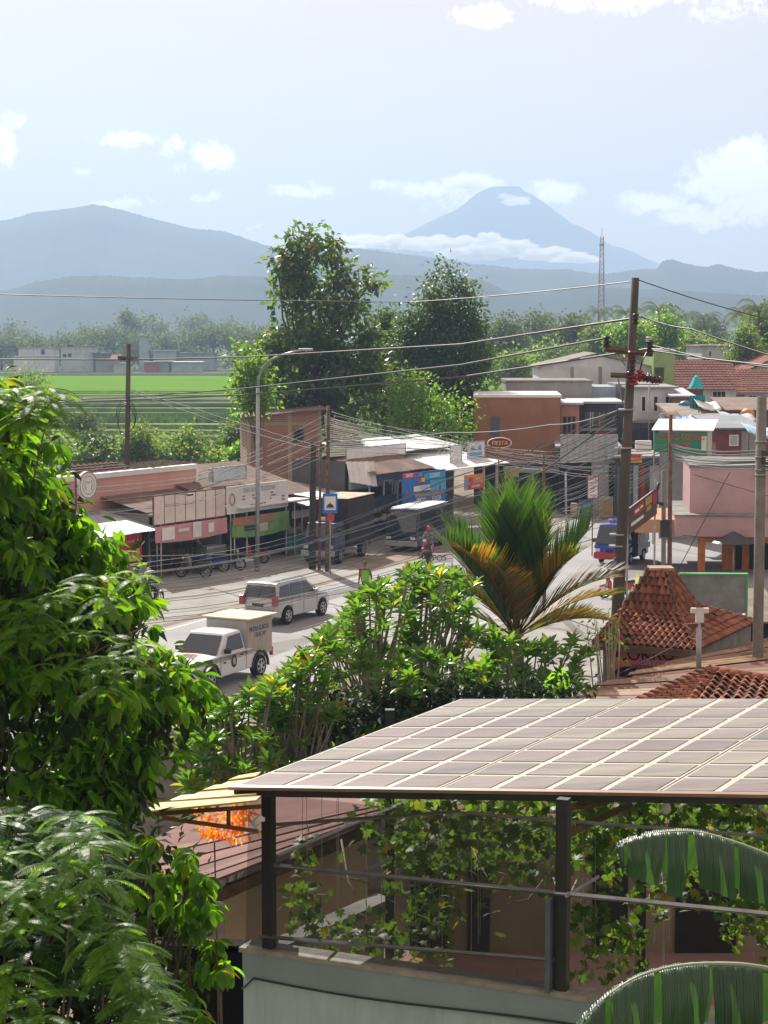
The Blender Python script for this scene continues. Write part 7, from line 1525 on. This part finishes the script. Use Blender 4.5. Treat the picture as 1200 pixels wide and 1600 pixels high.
rail(410, 1290, 720, 1268, .02, nm='pipe', Ya=20, Yb=20.5); rail(720, 1270, 1240, 1310, .018, nm='pipe', Ya=19.5, Yb=18.5); rail(884, 1262, 950, 1252, .04, nm='brace', mat=wood, Ya=18.75, Yb=20); rail(884, 1305, 985, 1258, .04, nm='brace', mat=wood, Ya=18.75, Yb=20.5)
# rear posts
for px in (609, 1000): 
    q = P(px, 1520, 24.2); MB().box(-.06, .06, -.06, .06, 0, 6.75, Matrix.Translation((q.x - C0.x, q.y - C0.y, 0))).build('post', blackm, cp)
# net along the open side
net = M('dark_net', (.03, .03, .032), .9, .2, 3, alpha=.44, pvar=0)
ka = fw.kz(390, 1500, .02)[0]; kb = fw.kz(866, 1500, .02)[0]
nt2 = thing('net_screen', 'thin dark net stretched between the black canopy posts', 'net', fw.w(0, .02, 0), wa); m = MB(); n = 10; vs = []
for i in range(n + 1): kk = ka + (kb - ka) * i / n; vs += [(kk - (.0 if i else .05), 0, wz + .02), (kk - (0 if i else .0), .02 * math.sin(i), wz + 1.68 + .03 * i / n)]
m.add(vs, [(2 * i, 2 * i + 2, 2 * i + 3, 2 * i + 1) for i in range(n)]); m.build('net', net, nt2)
# camera on post, bulb
cm_ = thing('security_camera', 'small white camera fixed to the black canopy post nearest the lean-to', 'camera', P(402, 1283, 19.85), 0); MB().cyl((0, 0, 0), (-.6, -.3, -.5), .04, .14, 10).build('body', white, cm_); MB().box(.0, .08, -.02, .02, -.0, .04).build('mount', white, cm_)
lbp = thing('light_bulb', 'unlit bulb hanging under the canopy among the vines', 'bulb', P(1041, 1262, 20), 0); MB().tube([(0, 0, .2), (0, 0, .06), (0, 0, .02), (0, 0, -.03), (0, 0, -.07)], [.015, .02, .045, .055, .02], 10).build('globe', lampw, lbp); MB().tube([(0, 0, .2), (0, 0, .5)], .006, 4).build('cord', blackm, lbp)
# parapet wall below
pw = thing('parapet_wall', 'smooth blue grey parapet wall with a concrete coping and a loose black cable', 'wall', (WA.x, WA.y, 0), wa)
bgw = M('blue_grey_render', (.34, .44, .48), .7, .10, 1.6, bump=.15, dirt=.5, dcol=(.21, .27, .28), stretch=(3, 1, .5)); Lw = 9
MB().box(0, Lw, 0, .22, -.0, wz - .05).build('wall', bgw, pw); MB().box(-.04, Lw, -.03, .27, wz - .05, wz).build('coping', M('coping_concrete', (.26, .25, .22), .9, .25, 4, bump=.3, dirt=.5, dcol=(.10, .10, .09)), pw)
MB().box(.0, Lw, -.02, -.001, wz - .33, wz - .052).build('band', M('band_render', (.22, .29, .31), .75, .1, 1.5), pw)
MB().tube([(0, -.03, wz - .45)] + [(x, -.045, wz - .30 - .035 * math.sin(x * 1.3) - .006 * x) for x in [.15 + .3 * i for i in range(29)]], .012, 5).build('cable', blackm, pw)
# dark opening and cream house on the left
dh = thing('cream_house', 'cream walled house with a dull red ribbed roof seen past the black canopy post', 'house', (P(340, 1500, 27).x, 27, 0), 0); D0 = Vector(dh.location)
ra, rb_, rc, rd, re_ = P(270, 1404, 24.5), P(562, 1290, 25.5), P(700, 1236, 31), P(400, 1232, 32), P(190, 1335, 27)
rdm = [M('dull_red_sheet_%d' % i, c, .75, .2, 1.5, dirt=.35, dcol=(.09, .05, .045), stretch=(1, 1, 1)) for i, c in enumerate([(.17, .08, .07), (.20, .10, .085), (.15, .07, .06)])]
ns = 9
for i in range(ns):
    u0, u1 = i / ns, (i + 1.12) / ns; a, b = re_.lerp(rd, u0) - D0, re_.lerp(rd, u1) - D0; a2, b2 = ra.lerp(rb_.lerp(rc, .0), u0) - D0, ra.lerp(rb_, u1) - D0
    a, b, a2, b2 = (ra.lerp(re_, 1 - u0) - D0), (ra.lerp(re_, 1 - u1) - D0), (rb_.lerp(rc, 1) .lerp(rb_, 0) - D0), None
    p = [ra.lerp(re_, u0) - D0 + Vector((0, 0, .03 * (i % 2))), ra.lerp(re_, min(1, u1)) - D0, rb_.lerp(rc, min(1, u1)) - D0, rb_.lerp(rc, u0) - D0 + Vector((0, 0, .03 * (i % 2)))]
    m = MB(); m.slab([p[0], p[3], p[2], p[1]], -.035); m.build('roof_sheet', rdm[i % 3], dh)
m = MB(); m.slab([re_ - D0, rd - D0, rc - D0 - Vector((0, 0, .02)), rc.lerp(re_, .5) - D0 - Vector((0, 0, .03))], .03)
MB().slab([re_ - D0, ra.lerp(re_, .5) - D0 - Vector((0, 0, .05)), rb_.lerp(rc, .5) - D0 - Vector((0, 0, .05)), rd.lerp(rc, .5) - D0 - Vector((0, 0, .05)), rd - D0], .03).build('roof_back', rdm[0], dh)
fa, fb = ra - D0 + Vector((.25, .25, -.1)), rb_ - D0 + Vector((0, .25, -.1)); beam(fa, fb, .05, .16, 'fascia', wood, dh)
w0, w1 = ra - D0 + Vector((.6, .9, 0)), rb_ - D0 + Vector((.1, .6, 0))
m = MB(); m.add([(w0.x, w0.y, 0), (w1.x, w1.y, 0), (w1.x, w1.y, w1.z - .25), (w0.x, w0.y, w0.z - .12), (w0.x, w0.y + .2, 0), (w1.x, w1.y + .2, 0), (w1.x, w1.y + .2, w1.z - .25), (w0.x, w0.y + .2, w0.z - .12)], [(0, 1, 2, 3), (7, 6, 5, 4), (0, 3, 7, 4), (1, 5, 6, 2)]); m.build('front_wall', wallm('warm_cream_plaster', (.46, .38, .26)), dh)
lw = thing('low_wall', 'low cream garden wall with a pale sloping coping seen through the net', 'wall', P(432, 1500, 23.5).xy.to_3d(), 0); q0 = Vector(lw.location)
a, b = P(425, 1488, 23.5) - q0, P(600, 1410, 24.5) - q0
MB().add([(a.x, a.y, 0), (b.x, b.y, 0), b, a, (a.x, a.y + .2, 0), (b.x, b.y + .2, 0), b + Vector((0, .2, 0)), a + Vector((0, .2, 0))], [(0, 1, 2, 3), (7, 6, 5, 4), (3, 2, 6, 7), (1, 5, 6, 2)]).build('wall', _m['warm_cream_plaster'], lw); beam(a + Vector((0, .1, .06)), b + Vector((0, .1, .06)), .32, .10, 'coping', conc, lw)
dk = thing('dark_shed', 'black unlit store opening left of the blue grey parapet', 'shed', (P(300, 1500, 22).x, 22, 0), 0)
MB().box(-.3, 1.0, 0, .1, 0, P(340, 1482, 22).z).box(-.3, 1.0, 0, .35, P(340, 1482, 22).z - .04, P(340, 1482, 22).z).build('wall', M('opening_shade_black', (.006, .006, .007), .95, .1), dk)  # flat black panel, the darkness of the opening put into its colour
# courtyard beyond the canopy
yz = 1.5
cy = tag(MB().box(P(430, 1500, 28).x, P(1400, 1500, 28).x, 20.8, 31, yz - .2, yz).build('courtyard', M('pink_brown_paving', (.26, .16, .145), .85, .15, 1.2, dirt=.4, dcol=(.14, .09, .08))), kind='structure')
for i in range(9):
    for j in range(7): o = MB().box(1.2 + i * .92, 1.2 + i * .92 + .9, 21 + j * 1.25, 21 + j * 1.25 + 1.22, yz, yz + .012).build('paving_slab', M('pink_slab', (.27, .17, .155), .8, .12, 2, dirt=.3, dcol=(.16, .10, .09)), cy)
ch = thing('courtyard_house', 'low cream house with dark door openings across the courtyard', 'house', (P(640, 1450, 30.5).x, 30.5, 0), 0); k_ = Vector(ch.location)
xs_ = [P(px, 1450, 30.5).x - k_.x for px in (640, 700, 730, 765, 925, 980, 1055, 1150, 1420)]
MB().box(0, xs_[-1], 0, .2, yz, 3.7).build('wall', wallm('shaded_cream_plaster', (.24, .20, .14)), ch); MB().slab([(-.2, -.4, 3.75), (xs_[-1], -.4, 3.75), (xs_[-1], 3, 3.95), (-.2, 3, 3.95)], .08).build('roof', redroof, ch)  # cream plaster darkened, the wall's shade put into its colour
for a, b in ((0, 1), (2, 3), (4, 5), (6, 7)): f = MB(); f.box(xs_[a], xs_[b], -.05, -.01, yz, 3.1).build('door', M('unlit_door', (.012, .014, .015), .6), ch)
# vines
vn = thing('vine', 'climbing vine with yellow green lobed leaves trained on strings under and behind the canopy', 'vine', P(800, 1400, 25).xy.to_3d(), 0); vb = Vector(vn.location)
def vleaf(n_, box, Yr, sz, seed=0, mat=g_vine, nm='leaves', dens=None):
    pts = []
    while len(pts) < n_:
        px, py = random.uniform(box[0], box[2]), random.uniform(box[1], box[3])
        if dens and random.random() > dens(px, py): continue
        pts.append(tuple(P(px, py, random.uniform(*Yr))))
    pts = np.array(pts) - np.array(vb); d = rng.normal(size=(n_, 3)); d[:, 2] -= .8
    o = link(nm, leafmesh(nm, pts, d, sz * rng.uniform(.6, 1.25, n_), sz, LOBED), mat, vn); o['kind'] = 'stuff'
den = lambda px, py: max(0, min(1, (1 if px > 640 else max(0, px - 520) / 120) * (1 if py < 1315 + (px - 600) * .06 else max(.02, 1 - (py - 1315 - (px - 600) * .06) / 48))))
vleaf(1700, (560, 1236, 1320, 1460), (25.2, 28.5), .17, dens=den); vleaf(650, (430, 1240, 1300, 1440), (22.5, 25), .13, dens=lambda a, b: den(a, b) * .8); vleaf(500, (600, 1250, 1300, 1330), (21, 22.5), .12)
r3 = random.Random(4); strs = MB(); cl = []
for i in range(26):
    px = r3.uniform(440, 1200); py0, py1 = 1245, r3.uniform(1420, 1560); Y = r3.uniform(20.6, 23); a, b = P(px, py0, Y) - vb, P(px + r3.uniform(-4, 4), py1, Y) - vb; strs.tube([a, b], .004, 3, cap=False)
    if i % 2 == 0:
        for t in range(r3.randint(4, 12)): u = r3.uniform(.35, 1); cl.append(tuple(a.lerp(b, u) + vb + Vector((r3.uniform(-.12, .12), 0, 0))))
strs.build('strings', M('pale_string', (.3, .3, .28), .8), vn)['kind'] = 'stuff'
cl = np.array(cl); crown(vn, 'hanging_leaves', cl, 4, .07, .12, .12, g_vine, LOBED, .6)
for (x0, y0, x1, y1, n_) in ((445, 1380, 560, 1460, 36), (500, 1430, 660, 1500, 90), (640, 1400, 720, 1500, 60), (920, 1440, 1000, 1500, 70), (1130, 1390, 1240, 1470, 130), (900, 1500, 1010, 1600, 60), (600, 1340, 900, 1400, 90), (980, 1380, 1240, 1430, 110)):
    vleaf(n_, (x0, y0, x1, y1), (20.8, 23), .11, nm='leaves')
m = MB()
for i in range(16): a = P(r3.uniform(480, 1100), r3.uniform(1300, 1400), 24) - vb; b = a + Vector((r3.uniform(-.9, .9), r3.uniform(-1, 1), r3.uniform(-.7, .5))); m.tube([a, a.lerp(b, .5) + Vector((0, 0, r3.uniform(-.2, .2))), b], [.014, .012, .008], 5)
m.build('stems', palebark, vn)['kind'] = 'stuff'
# lean-to roof of yellowed sheets
yl = thing('lean_to_roof', 'yellowed translucent sheet lean-to roof fixed to the canopy post', 'roof', P(310, 1260, 21.5), 0); y0 = Vector(yl.location)
ym = [M('yellowed_sheet_%d' % i, c, .55, .15, 2, dirt=.45, dcol=(.20, .17, .10), stretch=(.6, 4, 1)) for i, c in enumerate([(.46, .36, .12), (.50, .42, .20), (.42, .31, .10)])]
ls_ = [(222, 1268), (262, 1254), (292, 1245), (316, 1237), (338, 1229), (356, 1221), (372, 1214)]; Ys = [19.2, 19.8, 20.4, 21.0, 21.6, 22.2, 22.8]
for i in range(6):
    a, b = P(*ls_[i], Ys[i]), P(*ls_[i + 1], Ys[i + 1]); a1 = P(ls_[i + 1][0] - 32, 0, Ys[i + 1]); z1 = P(400, 1250 - i * 7, Ys[i]); z2 = P(408, 1250 - (i + 1) * 7, Ys[i + 1]); b = Vector((a.x + .08, b.y, b.z)); o_ = Vector((0, 0, .02 * (i % 2)))
    MB().slab([a - y0 + o_, z1 - y0 + o_, z2 - y0 + o_, b - y0 + o_], .02).build('roof_sheet', ym[i % 3], yl)
rs_ = M('rust_angle_iron', (.16, .07, .035), .8, .3, 5)
beam(P(256, 1275, 19.3) - y0, P(404, 1296, 19.7) - y0, .03, .04, 'frame', rs_, yl); beam(P(226, 1270, 19.3) - y0, P(408, 1257, 19.7) - y0, .03, .04, 'frame', rs_, yl); MB().tube([P(357, 1262, 19.6) - y0, P(357, 1289, 19.6) - y0], .022, 4).tube([P(256, 1268, 19.3) - y0, P(256, 1278, 19.3) - y0], .022, 4).build('strut', rs_, yl)
og = thing('flowering_plant', 'plant with orange bracts behind the frame of the lean-to', 'plant', P(335, 1290, 22), 0); o0 = Vector(og.location)
crown(og, 'flowers', np.array([tuple(P(random.uniform(315, 395), random.uniform(1262, 1305), 22)) for _ in range(34)]), 7, .05, .10, .05, leafmat('orange_bract', (.50, .14, .02), (.45, .24, .05), .5), LEAF); MB().tube([(0, 0, -.2), (.05, 0, -3.8)], .01, 5).build('stem', bark, og)
# ------------------------------------------------------------ banana leaves close to the camera
bm_ = leafmat('banana_leaf', (.022, .060, .036), (.035, .085, .045), .20, .35, spec=.5); bmr = M('banana_midrib', (.20, .24, .15), .5, .15, 6); brn = leafmat('banana_leaf_edge', (.16, .14, .09), (.12, .11, .08), .1, .7)
_t = bm_.node_tree; _w = _t.nodes.new('ShaderNodeTexWave'); _w.bands_direction = 'X'; _w.inputs['Scale'].default_value = 26; _w.inputs['Distortion'].default_value = 2.5; _c = _t.nodes.new('ShaderNodeTexCoord'); _t.links.new(_c.outputs['Object'], _w.inputs[0])
_b = _t.nodes.new('ShaderNodeBump'); _b.inputs['Strength'].default_value = .5; _b.inputs['Distance'].default_value = .006; _t.links.new(_w.outputs['Fac'], _b.inputs['Height']); _t.links.new(_b.outputs[0], _t.nodes['Principled BSDF'].inputs['Normal'])
def banana_leaf(root, arc, Y, hang, base, gaps, seed, farside=.35):
    r_ = random.Random(seed); C3 = [P(px, py, Y + dy) - base for px, py, dy in arc]
    def cat(t):
        q = t * (len(C3) - 1); j = min(len(C3) - 2, int(q)); u = q - j; p0 = C3[max(0, j - 1)]; p1 = C3[j]; p2 = C3[j + 1]; p3 = C3[min(len(C3) - 1, j + 2)]
        return .5 * ((2 * p1) + (p2 - p0) * u + (2 * p0 - 5 * p1 + 4 * p2 - p3) * u * u + (3 * p1 - p0 - 3 * p2 + p3) * u ** 3)
    N_ = 72; pts = [cat(i / N_) for i in range(N_ + 1)]
    lf = MB().tube(pts[::3], [.005 + .014 * (i / (N_ / 3)) for i in range(len(pts[::3]))], 6).build('leaf', bmr, root)
    for side in (1, -1):
        i = 0; m = MB()
        while i < N_:
            w_ = r_.choice([6, 8, 11, 14, 17]) if side > 0 else r_.choice([9, 12, 16]); j = min(N_, i + w_); rows = 9; nn = j - i; vs = []; sw = r_.uniform(-.04, .04); ls = r_.uniform(.8, 1.05); tw_ = r_.uniform(-.1, .1)
            for a in range(nn + 1):
                t = (i + a) / N_; h = hang * min(1, math.sin(math.pi * min(.96, .07 + t * .75)) * 1.08) * ls * (.8 if side < 0 else 1); c = pts[i + a]; gapw = (a / nn - .5) * -.16 * (1 if nn > 2 else 0)
                for b in range(rows + 1):
                    s = b / rows; outy = (.10 * math.sin(min(1, s * 1.6) * 1.57) * side * -1 - tw_ * (a / nn - .5) * s); cr = math.sin(s * 1.5)
                    vs.append((c.x + sw * s * s + gapw * s * .25 + .004 * math.sin((i + a) * 2.2), c.y + outy + .008 * math.sin((i + a) * 1.7 + s * 3), c.z - h * (s ** 1.25 if s > .01 else 0) + .035 * math.sin(min(1, s * 3) * 3.1) * (1 - s)))
            R1 = rows + 1; m.add(vs, [(a * R1 + b, a * R1 + b + 1, (a + 1) * R1 + b + 1, (a + 1) * R1 + b) for a in range(nn) for b in range(rows)], True); i = j + (0 if r_.random() < gaps else 1)
        m.build('blade', bm_, lf)['kind'] = 'stuff'
bp1 = P(1290, 1500, 10.2); bpl = thing('banana_plant', 'banana plant leaning into the picture with torn hanging leaves', 'plant', (bp1.x, bp1.y, 0), 0); b0 = Vector(bpl.location)
banana_leaf(bpl, [(962, 1326, -.1), (985, 1314, -.1), (1030, 1302, 0), (1085, 1301, 0), (1140, 1315, 0), (1200, 1338, .05), (1290, 1380, .1)], 10.2, .34, b0, .35, 3)
banana_leaf(bpl, [(890, 1625, -.2), (930, 1575, -.15), (985, 1533, -.1), (1050, 1512, 0), (1120, 1507, 0), (1190, 1513, 0), (1300, 1540, .1)], 9.0, .42, b0, .3, 8)
pt = P(1300, 1400, 10.2); MB().tube([(0, 0, 0), (.02, 0, pt.z * .6), (.03, 0, pt.z + .1)], [.16, .13, .07], 12).build('pseudostem', M('banana_stem', (.16, .18, .07), .6, .25, 3, dirt=.4, dcol=(.12, .08, .04)), bpl)
